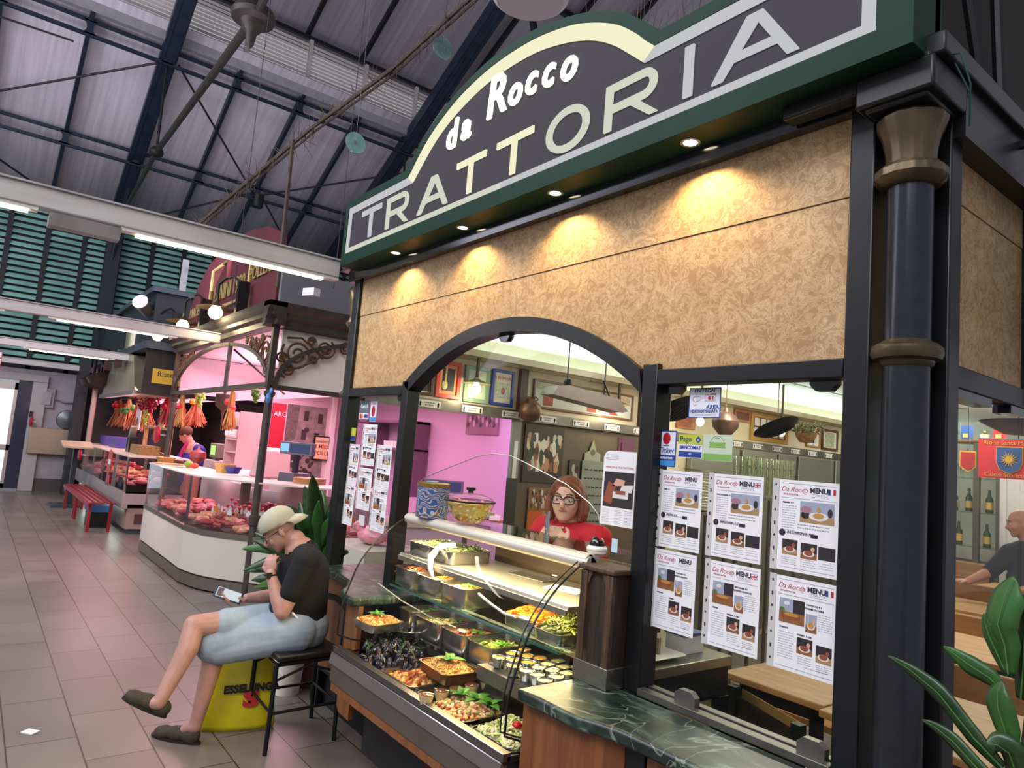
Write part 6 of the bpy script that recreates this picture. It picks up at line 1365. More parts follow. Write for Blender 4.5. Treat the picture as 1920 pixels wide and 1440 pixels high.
t = thing('garlic_braid', 'pale garlic braid hanging left of the canopy left post', 'braid', loc=(-13.1, 2.6, 2.12)); m = MB()
for k in range(26): m.ball((.03*math.cos(k*2.2), .03*math.sin(k*2.2), -.10-k*.018), .036, (1, 1, .9), 7)
m.build('bulbs', mat('garlic', 'cdb98a', .6), t); MB().tube([(0, 0, .02), (0, 0, -.5)], .008, 5).build('string', mat('straw'), t)
tag(MB().lathe([(.0, -.9), (.02, -.62), (.10, -.55), (.11, -.40), (0, -.38)], (-9.55, 2.6, 2.5), 14).tube([(-9.55, 2.6, 2.14), (-9.55, 2.6, 2.11)], .02, 6).build('wooden_heart', mat('dark_heart', '4a3326', .5)), 'dark heart-shaped cutout hanging from the rail', 'ornament')
tag(MB().box(-14.85, -14.40, 2.48, 2.49, 1.52, 1.98).build('hanging_card', PAPER), 'white card hanging among the bunches under the steel hood', 'card')

# ================================================================ far stall (delicatessen)
fs = thing('far_stall_roof', 'dark blue-grey roof box of the far stall under the louvres', 'roof')
NAVY = mat('dark_navy_board', '171c26', .5, noise=.15)
MB().box(-18.1, -12.0, 2.06, 2.12, 2.9, 3.75).box(-12.06, -12.0, 2.12, 5.5, 2.9, 3.75).build('upper_board', NAVY, fs)
MB().box(-18.2, -11.9, 1.98, 2.12, 2.80, 2.92).box(-12.0, -11.88, 2.0, 5.5, 2.80, 2.92).build('moulding', mat('slate_moulding', '3a414d', .45), fs)
MB().box(-18.2, -11.9, 1.98, 2.12, 3.70, 3.78).box(-12.0, -11.88, 2.0, 5.5, 3.7, 3.78).build('top_moulding', MATS['slate_moulding'], fs)
MB().box(-12.06, -12.0, 2.03, 5.5, 2.10, 2.9).build('side_fascia', mat('near_black_board', '15110f', .55), fs)
MB().box(-18.0, -12.0, 2.12, 5.4, 2.86, 2.9).build('soffit', PINKW, fs)
struct(MB().box(-18.3, -11.6, 4.4, 4.5, 0, 2.9).build('wall_far_stall', DARKWOOD))
struct(MB().box(-17.95, -17.85, 2.1, 4.4, 0, 2.9).build('wall_far_stall_side', DARKWOOD))
hd = thing('extractor_hood', 'brushed steel cone-shaped hood above the hanging bunches', 'hood')
MB().add([(-15.9, 2.0, 2.16), (-12.35, 2.0, 2.10), (-12.9, 2.0, 2.75), (-14.7, 2.0, 2.98), (-15.9, 2.8, 2.16), (-12.35, 2.8, 2.10), (-12.9, 2.4, 2.75), (-14.7, 2.4, 2.98)], [(0, 1, 2, 3), (7, 6, 5, 4), (0, 4, 5, 1), (1, 5, 6, 2), (2, 6, 7, 3), (3, 7, 4, 0)]).build('cone', mat('hood_steel', 'b0a88f', .35, .8, noise=.1, scale=2, stretch=(3, 1, .3)), hd, smooth=False)
MB().box(-15.95, -12.3, 1.96, 2.04, 2.08, 2.15).build('rim', STEEL, hd)
MB().tube([(-13.6, 2.2, 2.9), (-13.6, 2.2, 3.3)], .25, 16).build('flue', MATS['hood_steel'], hd)
for i, x in enumerate((-13.5, -14.6)):
    t = thing('lamp_bracket', 'dark curled lamp bracket in front of the steel hood, %s one' % ('right' if i == 0 else 'left'), 'bracket', 'curled lamp brackets')
    MB().tube([(x-2.2, 1.92, 2.55), (x-2.0, 1.90, 2.85), (x-1.4, 1.88, 2.95), (x-.9, 1.86, 2.78), (x-.45, 1.86, 2.66), (x, 1.86, 2.66)], .03, 6).build('arm', BLACK, t); MB().box(x-.08, x+.10, 1.82, 1.92, 2.56, 2.76).build('mount', mat('maroon', '3a1518', .5), t)
    MB().lathe([(0, -.22), (.20, -.16), (.26, -.05), (.12, .05), (0, .08)], (x-2.15, 1.92, 2.5), 16).build('shade', mat('brown_shade', '2e1f17', .5), t)
ys_ = thing('yellow_sign', 'yellow sign lettered Rist on the dark side fascia of the far stall', 'sign')
MB().box(-12.0, -11.985, 2.15, 2.56, 2.28, 2.51).build('panel', mat('sign_yellow', 'c9a636', .5), ys_)
text('Ristorante', .115, mat('black_ink', '1a1410', .5), ys_, sidex(-11.982, 2.215, 2.43), 'lettering', .002, align='LEFT')
dc = thing('deli_case', 'tall glass-fronted meat case of the far stall', 'display case')
MB().box(-17.4, -11.55, 1.90, 1.98, .38, .44).build('steel_rail', ALU, dc); MB().box(-17.4, -11.55, 1.90, 2.7, .44, .62).build('lower_band', mat('band_grey', '8f8a86', .4), dc)
MB().box(-17.4, -11.55, 1.905, 1.915, .62, 1.13).box(-11.565, -11.555, 1.92, 2.8, .62, 1.13).build('glass', glassm('meat_glass'), dc)
MB().box(-17.4, -11.5, 1.90, 2.75, 1.13, 1.15).build('top', mat('pale_counter'), dc); MB().box(-17.4, -11.55, 1.93, 2.7, .60, .62).build('deck', STEELD, dc)
MB().box(-17.3, -11.60, 1.99, 2.7, .08, .38).build('base', mat('base_taupe', '8e7d72', .5), dc); MB().box(-11.595, -11.585, 2.1, 2.5, .16, .30).build('dark_plate', mat('plate_maroon', '4a2a30', .5), dc)
MB().box(-17.2, -11.65, 2.05, 2.7, 0, .08).build('kick', mat('teal_kick', '3a4f52', .4), dc)
for x in (-16.2, -15.0, -13.8, -12.6, -11.57): MB().box(x-.015, x+.015, 1.90, 1.93, .62, 1.13).build('glass_post', CHROME, dc)
light('butcher_light', 'AREA', (-14.5, 2.3, 1.10), 16, (1, .58, .5), aim=(-14.5, 2.3, 0), size=5, size_y=.3)
light('kick_glow', 'AREA', (-14.4, 1.99, .34), 14, (.75, 1, .85), aim=(-14.4, 1.75, 0), size=5.2, size_y=.1)
for k in range(90):
    x = R_.uniform(-17.2, -11.8); y = R_.uniform(2.0, 2.6); z = .66+(y-2)*.3
    R2 = R_.choice([(SA, 'sausage'), (ST, 'red meat cut'), (CH, 'pale poultry piece'), (PK, 'pink pork cut')]); R2[0].put((x, y, z), R_.uniform(-1, 1), '%s in the tall case of the far stall' % R2[1], scale=R_.uniform(1.0, 1.6))
sgx = thing('chalk_ticket', 'x', 'ticket', 'black price slates in the far case', loc=(0, 0, 0)); MB().box(-.15, .15, -.005, .005, 0, .16).build('slate', BLACK, sgx); MB().box(-.10, .10, -.007, -.005, .04, .05).box(-.08, .09, -.007, -.005, .09, .10).build('chalk_writing', mat('chalk', '8f8a86', .7), sgx); CK = Rep(sgx)
CK.put((-12.35, 1.97, .63), 0, 'large black price slate low in the far case'); CK.put((-12.9, 2.4, .90), 0, 'black price slate higher in the far case, beside the red rosette'); CK.put((-13.3, 1.96, .63), .5, 'tilted dark slate in the far case')
ro = thing('red_rosette', 'red rosette sticker on the glass of the far meat case', 'rosette')
MB().lathe([(0, 0), (.21, 0), (.21, .01), (0, .01)], (-13.0, 1.88, .97), 24, 'y').build('disc', RED, ro); MB().prism([(-13.12, .80), (-12.9, .80), (-12.82, .60), (-12.95, .66), (-13.02, .60), (-13.1, .66), (-13.2, .60)], 1.885, 1.892).build('ribbon', RED, ro); MB().box(-13.1, -12.9, 1.878, 1.88, .94, 1.02).build('white_label', PAPER, ro)
for i, (x, y, z, lab) in enumerate([(-11.75, 2.28, 1.49, 'red paddle-shaped sign on the canopy left post'), (-15.2, 1.70, .98, 'red paddle-shaped sign on the lectern left of the far case'), (-18.20, 1.05, 1.50, 'red paddle-shaped sign by the entrance door')]):
    t = thing('red_marker', lab, 'sign', 'red paddle signs'); MB().ball((x, y, z), .17 if i == 0 else .14, (1, .25, .8), 18).build('paddle', RED, t); MB().tube([(x, y, z), (x+.3, y+.05, z+.0)], .018, 6).build('arm', ALU, t)
slab('wicker_tray', -13.0, -12.2, 2.15, 2.45, 1.1505, 1.29, mat('wicker'), 'wicker crate on top of the far case', 'crate')
bt = thing('wood_rimmed_case', 'wood-edged glass box standing on the far case', 'case'); MB().band([(-14.0, 1.151), (-12.0, 1.151), (-12.0, 1.60), (-14.0, 1.62)], [(-13.93, 1.19), (-12.07, 1.19), (-12.07, 1.56), (-13.93, 1.58)], 2.5, 2.56).build('wood_frame', WOODL, bt); MB().box(-13.93, -12.07, 2.52, 2.53, 1.19, 1.57).build('glass', GLASS, bt)
tag(MB().obox((-13.3, 2.2, 1.36), .06, .10, .5, Matrix.Rotation(.5, 3, 'Y')).build('slanted_board', ALU), 'pale slanted board on top of the far case', 'board')
for i, (x, w_) in enumerate([(-16.4, .8), (-15.2, .7)]): slab('purple_crate', x-w_/2, x+w_/2, 2.2, 2.6, 1.1505, 1.34, mat('purple_plastic', '4a4290', .4), '%s purple crate on the far case' % ('left' if i == 0 else 'right'), 'crate')
tag(MB().box(-13.4, -13.15, 2.15, 2.3, 1.1505, 1.40).build('black_canister', BLACK), 'black canister on the far case', 'canister')
# far post of the stall
tag(MB().tube([(-16.9, 2.0, 0), (-16.9, 2.0, 2.6)], .05, 8).build('pale_post', mat('pale_pole', 'a88f84', .5)), 'pale slanting-looking post at the left end of the far stall', 'post')
tag(MB().box(-18.1, -17.7, 1.75, 1.95, 0, 3.2).build('dark_pier', mat('pier_dark', '24282a', .5)), 'dark pier at the left end of the far stall', 'pier')
# red slatted bench, bins, lectern
bn = thing('slatted_bench', 'long red slatted bench in front of the far case', 'bench')
for k in range(5): MB().box(-15.1, -11.75, 1.52+.075*k, 1.565+.075*k, .42, .44).build('slat', mat('dark_red_paint', '8c1526', .35), bn)
MB().box(-15.1, -11.75, 1.50, 1.52, .38, .43).build('rail', mat('dark_red_paint', '8c1526', .35), bn)
for x in (-15.0, -13.6, -13.45, -11.9): MB().box(x, x+.05, 1.53, 1.57, 0, .42).build('leg', mat('dark_red_paint', '8c1526', .35), bn); MB().box(x, x+.05, 1.80, 1.84, 0, .42).build('leg', mat('dark_red_paint', '8c1526', .35), bn)
for x, lab in ((-12.5, 'blue and black bin under the right end of the red bench'), (-15.6, 'blue-topped box left of the red bench')):
    t = thing('waste_bin', lab, 'bin'); MB().box(x-.3, x+.15, 1.62, 1.88, 0, .30).build('body', BLACK if x > -14 else mat('brown_carton', '7a4a38', .6), t); MB().box(x-.32, x+.17, 1.60, 1.9, .24, .33).build('blue_bag', mat('blue_bag', '2b5f9a', .4), t)
lc = thing('lectern_stand', 'dark upright menu lectern beside the entrance', 'stand'); MB().box(-15.55, -15.42, 1.62, 1.70, 0, 1.12).build('post', mat('dark_blue_steel', '1c2733', .4), lc); MB().box(-15.75, -15.1, 1.35, 1.80, 0, .04).build('foot', mat('foot_grey', '3a4248', .4), lc); MB().obox((-15.4, 1.66, 1.15), .6, .5, .03, Matrix.Rotation(.15, 3, 'Y')).build('desk', mat('cream_desk', 'b5a98a', .5), lc)
# things on the far plaster wall
t = thing('meter_box', 'grey meter box with a rounded cover on the plaster wall', 'box'); MB().box(-18.4, -18.32, 1.13, 1.42, 1.82, 2.25).build('backplate', mat('meter_grey', '8a8484', .5), t, bevel=.01); MB().box(-18.32, -18.29, 1.17, 1.36, 1.88, 2.18).build('cover', PLASTER, t, bevel=.02); MB().tube([(-18.35, 1.42, 2.05), (-18.35, 1.6, 1.98), (-18.35, 1.85, 2.0), (-18.35, 1.98, 2.2)], .025, 6).build('pipe', MATS['meter_grey'], t)
tag(MB().box(-18.4, -18.2, 1.05, 1.80, .82, 1.38).build('steel_cabinet', mat('cabinet_beige', 'a59a82', .35, .5), bevel=.01), 'wide beige metal cabinet mounted on the plaster wall', 'cabinet')
tag(MB().lathe([(0, .02), (.20, .02), (.22, 0), (.20, .06), (.06, .10), (0, .10)], (-18.4, 1.72, 1.60), 24, 'x').build('round_fan', mat('fan_grey', '6d7074', .3, .5)), 'round grey fan above the beige cabinet', 'fan')
tag(MB().box(-18.3, -18.26, 1.0, 1.06, 1.60, 1.72).build('wall_switch', BLACK), 'small black switch beside the door frame', 'switch')
t = thing('red_notice', 'red notice with white squares at the far left edge', 'sign'); MB().box(-13.2, -13.17, -.16, .27, 2.05, 2.55).build('board', mat('notice_red', 'b3243a', .5), t)
for k in range(6): MB().box(-13.17, -13.165, -.02+.10*(k % 3), .06+.10*(k % 3), 2.36+.10*(k//3), 2.44+.10*(k//3)).build('white_square', PAPER, t)
text('X', .10, PAPER, t, sidex(-13.16, .10, 2.28), 'lettering', .001)
# lattice panel between the roofs
lt = thing('lattice_panel', 'pale lattice panel between the far stall roof and the red board', 'lattice')
MB().box(-13.3, -13.25, 3.10, 3.16, 3.78, 4.6).box(-13.3, -13.25, 2.62, 2.72, 3.78, 4.6).build('post', WHITEPAINT, lt)
m = MB()
for k in range(16):
    for s_ in (1, -1): m.bar((-13.2, 3.2+k*.12, 3.8 if s_ > 0 else 4.6), (-13.2, 3.2+k*.12+.8, 4.6 if s_ > 0 else 3.8), .02, .03)
m.build('lattice', LOUVER, lt)
sp_l = thing('spot_lamp', 'small silver spotlight on the navy roof box', 'light'); MB().cyl((-12.3, 2.02, 3.42), (-12.05, 1.85, 3.52), .10, .12, n=16).build('barrel', mat('lamp_silver', '8f8a88', .3, .6), sp_l); MB().cyl((-12.1, 2.05, 3.40), (-12.1, 2.1, 3.40), .03).build('mount', BRONZE, sp_l)
# litter on the floor
tag(MB().obox((-4.37, .45, .004), .07, .05, .006, Matrix.Rotation(.7, 3, 'Z')).build('paper_scrap', PAPER), 'small scrap of white paper on the floor tiles', 'litter')
# ================================================================ people
def fuse(m, name, mats, parent, voxel=.006, smooth=6, sub=False, label=None):
    """unite overlapping closed shapes of a builder into one continuous skin"""
    o = m.build('tmp_'+name, mats[0] if isinstance(mats, (list, tuple)) else mats)
    md = o.modifiers.new('r', 'REMESH'); md.mode = 'VOXEL'; md.voxel_size = voxel; md.use_smooth_shade = True
    if smooth: s = o.modifiers.new('s', 'SMOOTH'); s.factor = .5; s.iterations = smooth
    dg = bpy.context.evaluated_depsgraph_get(); dg.update()
    me = bpy.data.meshes.new_from_object(o.evaluated_get(dg)); old = o.data
    bpy.data.objects.remove(o); bpy.data.meshes.remove(old); me.name = name
    n = bpy.data.objects.new(name, me); COL.objects.link(n)
    if parent: n.parent = parent
    if label: n['label'] = label
    return n
V = Vector
def limb(m, pts, rs, n=14):
    pts = [V(p) for p in pts]
    P_ = [pts[0]]; R2 = [rs[0]]
    for i in range(len(pts)-1):
        for k in range(1, 4): P_.append(pts[i].lerp(pts[i+1], k/3)); R2.append(rs[i]+(rs[i+1]-rs[i])*k/3)
    m.tube(P_, R2, n); 
    for p, r in zip(pts, rs): m.ball(p, r, (1, 1, 1), n)
def basis(a, b, c): return Matrix((a, b, c)).transposed()
def hand(m, W, d, n, side, curls, s=1.0, thumb=.5, spread_=.10):
    d = V(d).normalized(); n = V(n); n = (n-d*n.dot(d)).normalized(); t = d.cross(n).normalized()*side
    rot = basis(t, d, n); W = V(W)
    m.ball(W+d*.045*s, .042*s, (.92, 1.12, .40), 14, rot); m.ball(W+d*.07*s, .036*s, (1.05, .6, .38), 12, rot)
    for i in range(4):
        b = W+d*.078*s+t*(.030-.0195*i)*s; L = [.96, 1.06, 1.0, .80][i]; dirv = (d+t*spread_*(1.5-i)/1.5).normalized(); p = b; r = [.0088, .0088, .0085, .0075][i]*s; pts = [W+d*.05*s+t*(.026-.017*i)*s, b]; c = curls[i] if isinstance(curls, (list, tuple)) else curls
        for k, l in enumerate((.043, .026, .021)):
            a = c*(.8 if k == 0 else 1.0)*[1, 1.1, .7][k]; dirv = (dirv*math.cos(a)+n*math.sin(a)).normalized() if k == 0 else dirv
            if k: q = dirv.cross(t).normalized(); q = q if q.dot(n) > -2 else q; ax = dirv.cross(n); nn = (n-dirv*n.dot(dirv)); nn = nn.normalized() if nn.length > .05 else -d; dirv = (dirv*math.cos(a)+nn*math.sin(a)).normalized()
            p = p+dirv*l*L*s; pts.append(p)
        m.tube(pts, [r*1.05, r*1.05, r, r*.95, r*.8][:len(pts)], 8); m.ball(pts[-1], r*.82, (1, 1, 1), 7)
    b = W+d*.02*s+t*.026*s; p1 = b+(d*.62+t*.65+n*.35*thumb).normalized()*.040*s; p2 = p1+(d*.85+t*(.35-.5*thumb)+n*.6*thumb).normalized()*.032*s
    m.tube([W+d*.015*s, b, p1, p2], [.016*s, .0125*s, .0105*s, .0088*s], 9); m.ball(p2, .009*s, (1, 1, 1), 7)
def head(m, c, f, u, s=1.0, neck=None, nose=1.0, heavy=0.0, brow=1.0):
    """head: f = where the face points, u = crown direction, s = scale; about .23 tall"""
    f = V(f).normalized(); u = V(u); u = (u-f*u.dot(f)).normalized(); r = f.cross(u).normalized(); c = V(c); rot = basis(r, f, u)
    def B(a, b, d, rad, sc, n=14): m.ball(c+(r*a+f*b+u*d)*s, rad*s, sc, n, rot)
    B(0, -.012, .030, .086, (.88, 1.10, .98), 20)          # cranium
    B(0, .022, -.020, .072, (.92, .98, 1.15), 18)          # face
    B(0, .040, -.070, .045, (1.0+heavy, .95, .75))         # jaw
    B(0, .062, -.088, .024, (1.1, .8, .8))                 # chin
    B(0, .072, -.053, .019, (1.35, .62, .6), 12)            # lips
    B(0, .080-.006*(1-brow), .020+.004*(1-brow), .022, (2.3, .55*brow, .5), 12)             # brow
    for a in (-1, 1): B(a*.036, .066, -.025, .024, (1, .6, .9), 12); B(a*.078, -.008, -.012, .022, (.38, .75, 1.25), 12)
    m.tube([c+(f*.078+u*.012)*s, c+(f*(.094)+u*-.012)*s, c+(f*.104+u*-.028)*s], [.009*s, .011*s, .0145*s*nose], 9); B(0, .098, -.031, .0145*nose, (1.15, 1, .8), 10)
    if neck is not None: limb(m, [c+(f*-.018+u*-.055)*s, neck], [.052*s, .056*s])
    return r, f, u
def face_parts(t, c, r, f, u, s, iris='4a3a2c', lip='a8584c', glasses=None, gcol=BLACK, gsz=1.0):
    c = V(c); W_ = mat('eye_white', 'd9d5ce', .3); I = mat('iris_'+iris, iris, .2); E = MB(); J = MB()
    for a in (-1, 1):
        p = c+(r*a*.031+f*.078+u*.002)*s; E.ball(p, .0115*s, (1.15, .7, .7), 10, basis(r, f, u)); J.ball(p+f*.0065*s, .0052*s, (1, .6, 1), 8, basis(r, f, u))
    J.build('irises', I, E.build('eyes', W_, t))
    m = MB()
    for a in (-1, 1): m.tube([c+(r*a*.014+f*.089+u*.027)*s, c+(r*a*.032+f*.086+u*.033)*s, c+(r*a*.050+f*.072+u*.026)*s], [.002*s, .0035*s, .002*s], 6)
    m.build('eyebrows', mat('brow_hair', '4a3828', .8), t)
    MB().tube([c+(r*-.023+f*.0795+u*-.0515)*s, c+(r*-.011+f*.0860+u*-.0505)*s, c+(f*.0875+u*-.0515)*s, c+(r*.011+f*.0860+u*-.0505)*s, c+(r*.023+f*.0795+u*-.0515)*s], [.0018*s, .0040*s, .0044*s, .0040*s, .0018*s], 7).build('lips', mat('lips_'+lip, lip, .45), t)
    if glasses:
        m = MB(); 
        for a in (-1, 1):
            w, h = .024*gsz, .018*gsz; ring = []
            for k in range(16):
                q = 2*PI*k/16; ex = abs(math.cos(q))**.7*(1 if math.cos(q) > 0 else -1); ez = abs(math.sin(q))**.7*(1 if math.sin(q) > 0 else -1)
                ring.append(c+(r*(a*.031+w*ex)+f*(.098-.012*abs(ex))+u*(.0+h*ez))*s)
            m.tube(ring, glasses*s, 6, closed=True)
            m.tube([c+(r*a*(.031+w)+f*.088+u*.006)*s, c+(r*a*.074+f*.05+u*.008)*s, c+(r*a*.080+f*-.02+u*.006)*s], glasses*s, 6)
        m.tube([c+(r*-.010+f*.102+u*.004)*s, c+(f*.106+u*.007)*s, c+(r*.010+f*.102+u*.004)*s], glasses*s, 6); m.build('glasses', gcol, t)
def skin(h, h2): return mat('skin_'+h, h, .5, hx2=h2, scale=16, bump=.06, ramp=(.3, .7))

# ---------------- the seated man
man = thing('person', 'seated man in a pale cap, black T-shirt and light blue shorts, looking at a phone', 'person')
SK = skin('ae8173', 'bd9184')
F = V((-.35, -.94, 0)).normalized(); Rr = V((F.y, -F.x, 0)); Z = V((0, 0, 1))
t38 = math.radians(40); hf = F*math.cos(t38)-Z*math.sin(t38); hu = F*math.sin(t38)+Z*math.cos(t38)
HC = V((-3.895, 1.442, 1.085)); HS = .97
pel = V((-3.80, 1.585, .585)); hipR = V((-3.875, 1.54, .585)); hipL = V((-3.72, 1.53, .575))
kneeR = V((-3.89, 1.05, .598)); ankR = V((-3.79, .905, .265)); kneeL = V((-3.935, 1.165, .505)); ankL = V((-3.895, 1.12, .085))
shL = V((-3.655, 1.52, .955)); shR = V((-3.965, 1.63, .955)); elL = V((-3.675, 1.425, .690)); wrL = V((-3.765, 1.375, .870)); elR = V((-4.02, 1.52, .70)); wrR = V((-3.965, 1.33, .705))
b = MB()
limb(b, [pel, pel+V((0, -.01, .12)), V((-3.815, 1.58, .86)), V((-3.83, 1.555, .97))], [.125, .135, .13, .09])
limb(b, [V((-3.83, 1.555, .98)), V((-3.845, 1.52, 1.04))], [.062, .055])
head(b, HC, hf, hu, HS, neck=V((-3.835, 1.545, .995)), nose=1.15)
limb(b, [hipR, kneeR-V((0, -.16, .0)), kneeR], [.085, .066, .054]); limb(b, [kneeR, kneeR.lerp(ankR, .3)+V((.012, .018, 0)), ankR], [.053, .053, .032])
limb(b, [hipL, kneeL], [.085, .056]); limb(b, [kneeL, kneeL.lerp(ankL, .3)+V((.01, .02, 0)), ankL], [.053, .053, .032])
limb(b, [ankR, V((-3.832, .83, .262))], [.032, .020]); limb(b, [ankL, V((-3.96, 1.07, .045))], [.034, .022])
limb(b, [shL, elL], [.056, .042]); limb(b, [elL, elL.lerp(wrL, .35), wrL], [.042, .041, .026]); limb(b, [shR, elR], [.056, .040]); limb(b, [elR, elR.lerp(wrR, .35), wrR], [.040, .038, .026])
hand(b, wrL, (-.03, .0, .085), (-.5, .45, .25), 1, [1.0, .9, 1.15, 1.25], .95, .9)
hand(b, wrR, (.12, -.9, -.02), (.15, .05, .9), -1, [.30, .35, .40, .45], .95, .9)
fuse(b, 'body', SK, man, .0048, 4)
face_parts(man, HC, Rr, hf, hu, HS, glasses=.0022, gsz=.95)
s = MB()   # T-shirt
limb(s, [pel+V((0, 0, .02)), pel+V((-.005, -.015, .12)), V((-3.815, 1.575, .86)), V((-3.825, 1.565, .955))], [.140, .152, .146, .098], 20)
limb(s, [V((-3.80, 1.52, .70)), V((-3.81, 1.53, .80))], [.118, .105], 18)
limb(s, [V((-3.71, 1.535, .955)), shL, shL.lerp(elL, .62)], [.085, .074, .062]); limb(s, [V((-3.91, 1.60, .955)), shR, shR.lerp(elR, .62)], [.085, .074, .060])
limb(s, [V((-3.835, 1.55, 1.0)), V((-3.832, 1.56, .97))], [.062, .085])
fuse(s, 'tshirt', mat('black_cotton', '0a0b11', .85, bump=.12, noise=.1, scale=30), man, .007, 5)
s = MB()   # shorts
limb(s, [pel+V((0, .01, -.01)), pel+V((0, -.02, .035))], [.150, .140], 18)
limb(s, [hipR, kneeR.lerp(hipR, .34)], [.112, .084], 18); limb(s, [hipL, hipL.lerp(kneeL, .55), kneeL+V((.035, -.005, -.015))], [.112, .105, .090], 18); limb(s, [hipL+V((.01, 0, -.015)), kneeL+V((.07, .03, -.04))], [.10, .072], 16)
DEN = mat('washed_denim', '8b9aa9', .85, hx2='9eadba', scale=5, ramp=(.3, .75), stretch=(1, 2.5, 1), bump=.5, detail=5)
fuse(s, 'shorts', DEN, man, .007, 5)
MB().tube([V((-3.665, 1.475, .685)), V((-3.650, 1.50, .66)), V((-3.655, 1.505, .645))], .006, 6).build('belt_tag', PAPER, man)
cpm = MB()   # cap worn backwards
rot = basis(Rr, hf, hu); cpm.ball(HC+(hf*-.014+hu*.047)*HS, .096*HS, (.97, 1.14, .92), 24, rot)
CAPM = mat('pale_cap_cotton', 'b5b09c', .85, noise=.06, scale=20, bump=.15)
cap = cpm.build('cap', CAPM, man)
# trim the cap to the crown: keep what lies above the band
me = cap.data; import bmesh as _bm
bmx = _bm.new(); bmx.from_mesh(me); pc = HC+(hf*.03+hu*.034)*HS; nn = (hu*1.0-hf*.10+hf*-.06).normalized()
_bm.ops.bisect_plane(bmx, geom=bmx.verts[:]+bmx.edges[:]+bmx.faces[:], plane_co=pc, plane_no=nn, clear_inner=True); bmx.to_mesh(me); bmx.free()
md = cap.modifiers.new('s', 'SOLIDIFY'); md.thickness = .004
rows = []
for i in range(9):
    a = math.radians(-62+124*i/8); base = HC+(hf*(-.014-.105*math.cos(a))+Rr*.094*math.sin(a)+hu*.026)*HS; tip = base-F*.075*math.cos(a)**.6-Z*(.004+.012*math.sin(a)**2)
    rows.append([base, base.lerp(tip, .5)+Z*.006, tip])
MB().sheet(rows).build('cap_brim', CAPM, cap, solid=.006)
def shoe(heel, toe, up, mt_, sole):
    heel = V(heel); toe = V(toe); d = (toe-heel); L = d.length; d = d/L; up = V(up); up = (up-d*up.dot(d)).normalized(); sd = d.cross(up); rot = basis(sd, d, up)
    m = MB(); m.ball(heel+d*L*.20+up*.036, .044, (.92, 1.15, .98), 16, rot); m.ball(heel+d*L*.48+up*.034, .045, (.95, 1.5, .85), 16, rot); m.ball(heel+d*L*.76+up*.028, .046, (1.0, 1.25, .72), 16, rot)
    so2 = fuse(m, 'shoe', mt_, man, .005, 14)
    o = []
    for k in range(20):
        q = 2*PI*k/20; wv = .038+.006*math.sin(q); o.append((heel+d*L*(.5+.52*math.sin(q))+sd*wv*math.cos(q)))
    vs = o+[p+up*.014 for p in o]; n = 20; MB().add(vs, [tuple(range(n)), tuple(range(n, 2*n))]+[(i, (i+1) % n, (i+1) % n+n, i+n) for i in range(n)]).build('shoe_sole', sole, so2)
LEA = mat('olive_suede', '3f372c', .8, noise=.15, scale=25); SOL = mat('dark_sole', '1c1a18', .7)
shoe((-3.80, .945, .185), (-3.86, .755, .285), (.10, .35, .9), LEA, SOL); shoe((-3.865, 1.145, .0), (-4.085, .965, .0), (0, 0, 1), LEA, SOL)
MB().tube([wrL+V((.030*math.cos(a), .030*math.sin(a), -.005+.004*math.cos(a))) for a in [2*PI*k/16 for k in range(16)]], .0055, 7, closed=True).box(wrL.x+.018, wrL.x+.032, wrL.y-.030, wrL.y-.004, wrL.z-.018, wrL.z+.012).build('wristwatch', BLACK, man)
ph = thing('smartphone', 'smartphone with a lit screen held in the right hand of the seated man', 'phone')
pa, pb = V((-3.975, 1.155, .742)), V((-3.93, 1.285, .698)); pd = (pb-pa).normalized(); pn2 = V((.55, -.2, .8)); pn2 = (pn2-pd*pn2.dot(pd)).normalized(); ps = pd.cross(pn2); q = basis(ps, pd, pn2); pcn = (pa+pb)/2+pn2*.018
MB().obox(pcn, .072, .150, .009, q).build('case', mat('blue_case', '23374a', .4), ph, bevel=.003); MB().obox(pcn+pn2*.0052, .062, .128, .001, q).build('screen', emis('phone_screen', 'dfe8f2', .9), ph)
MB().obox(pcn+pn2*.0060-pd*.045, .055, .030, .001, q).build('screen_photo', mat('screen_dark', '4a4650', .4), ph)

# ---------------- stool, bag, bin
so_ = thing('stool', 'black metal stool with a dark padded seat under the seated man', 'stool')
fx = [(-3.60, 1.40), (-3.955, 1.415)]; rx = [(-3.62, 1.76), (-3.965, 1.77)]
MB().prism([(-3.585, 1.40), (-3.97, 1.41), (-3.98, 1.76), (-3.60, 1.76)], .452, .487, 'xy').build('seat', mat('dark_vinyl', '17140f', .4, noise=.2), so_, bevel=.012)
MB().tube([(-3.60, 1.405, .44), (-3.955, 1.415, .44), (-3.965, 1.765, .44), (-3.62, 1.76, .44)], .011, 8, closed=True).build('seat_frame', BLACKIRON, so_)
for x, y in fx+rx: MB().tube([(x, y, .45), (x*1.0, y+(-.01 if y < 1.6 else .01), .0)], [.013, .012], 8).build('leg', BLACKIRON, so_)
for a, b_ in ((fx[0], fx[1]), (fx[0], rx[0]), (fx[1], rx[1]), (rx[0], rx[1])): MB().tube([(*a, .20), (*b_, .20)], .008, 7).build('stretcher', BLACKIRON, so_)
for a, b_ in ((fx[0], rx[0]), (fx[1], rx[1])): MB().tube([(*a, .36), ((a[0]+b_[0])/2, (a[1]+b_[1])/2, .42), (*b_, .36)], .007, 7).build('brace', BLACKIRON, so_)
for x, y in rx: MB().tube([(x, y, .45), (x, y+.005, .70)], .012, 8).build('back_post', BLACKIRON, so_)
MB().tube([(-3.62, 1.765, .70), (-3.80, 1.785, .715), (-3.965, 1.775, .70)], .018, 8).build('back_rail', BLACKIRON, so_)
bgm = MB(); Y_ = mat('yellow_bag', 'e0cf12', .35, noise=.06, scale=8, bump=.25, coat=.2)
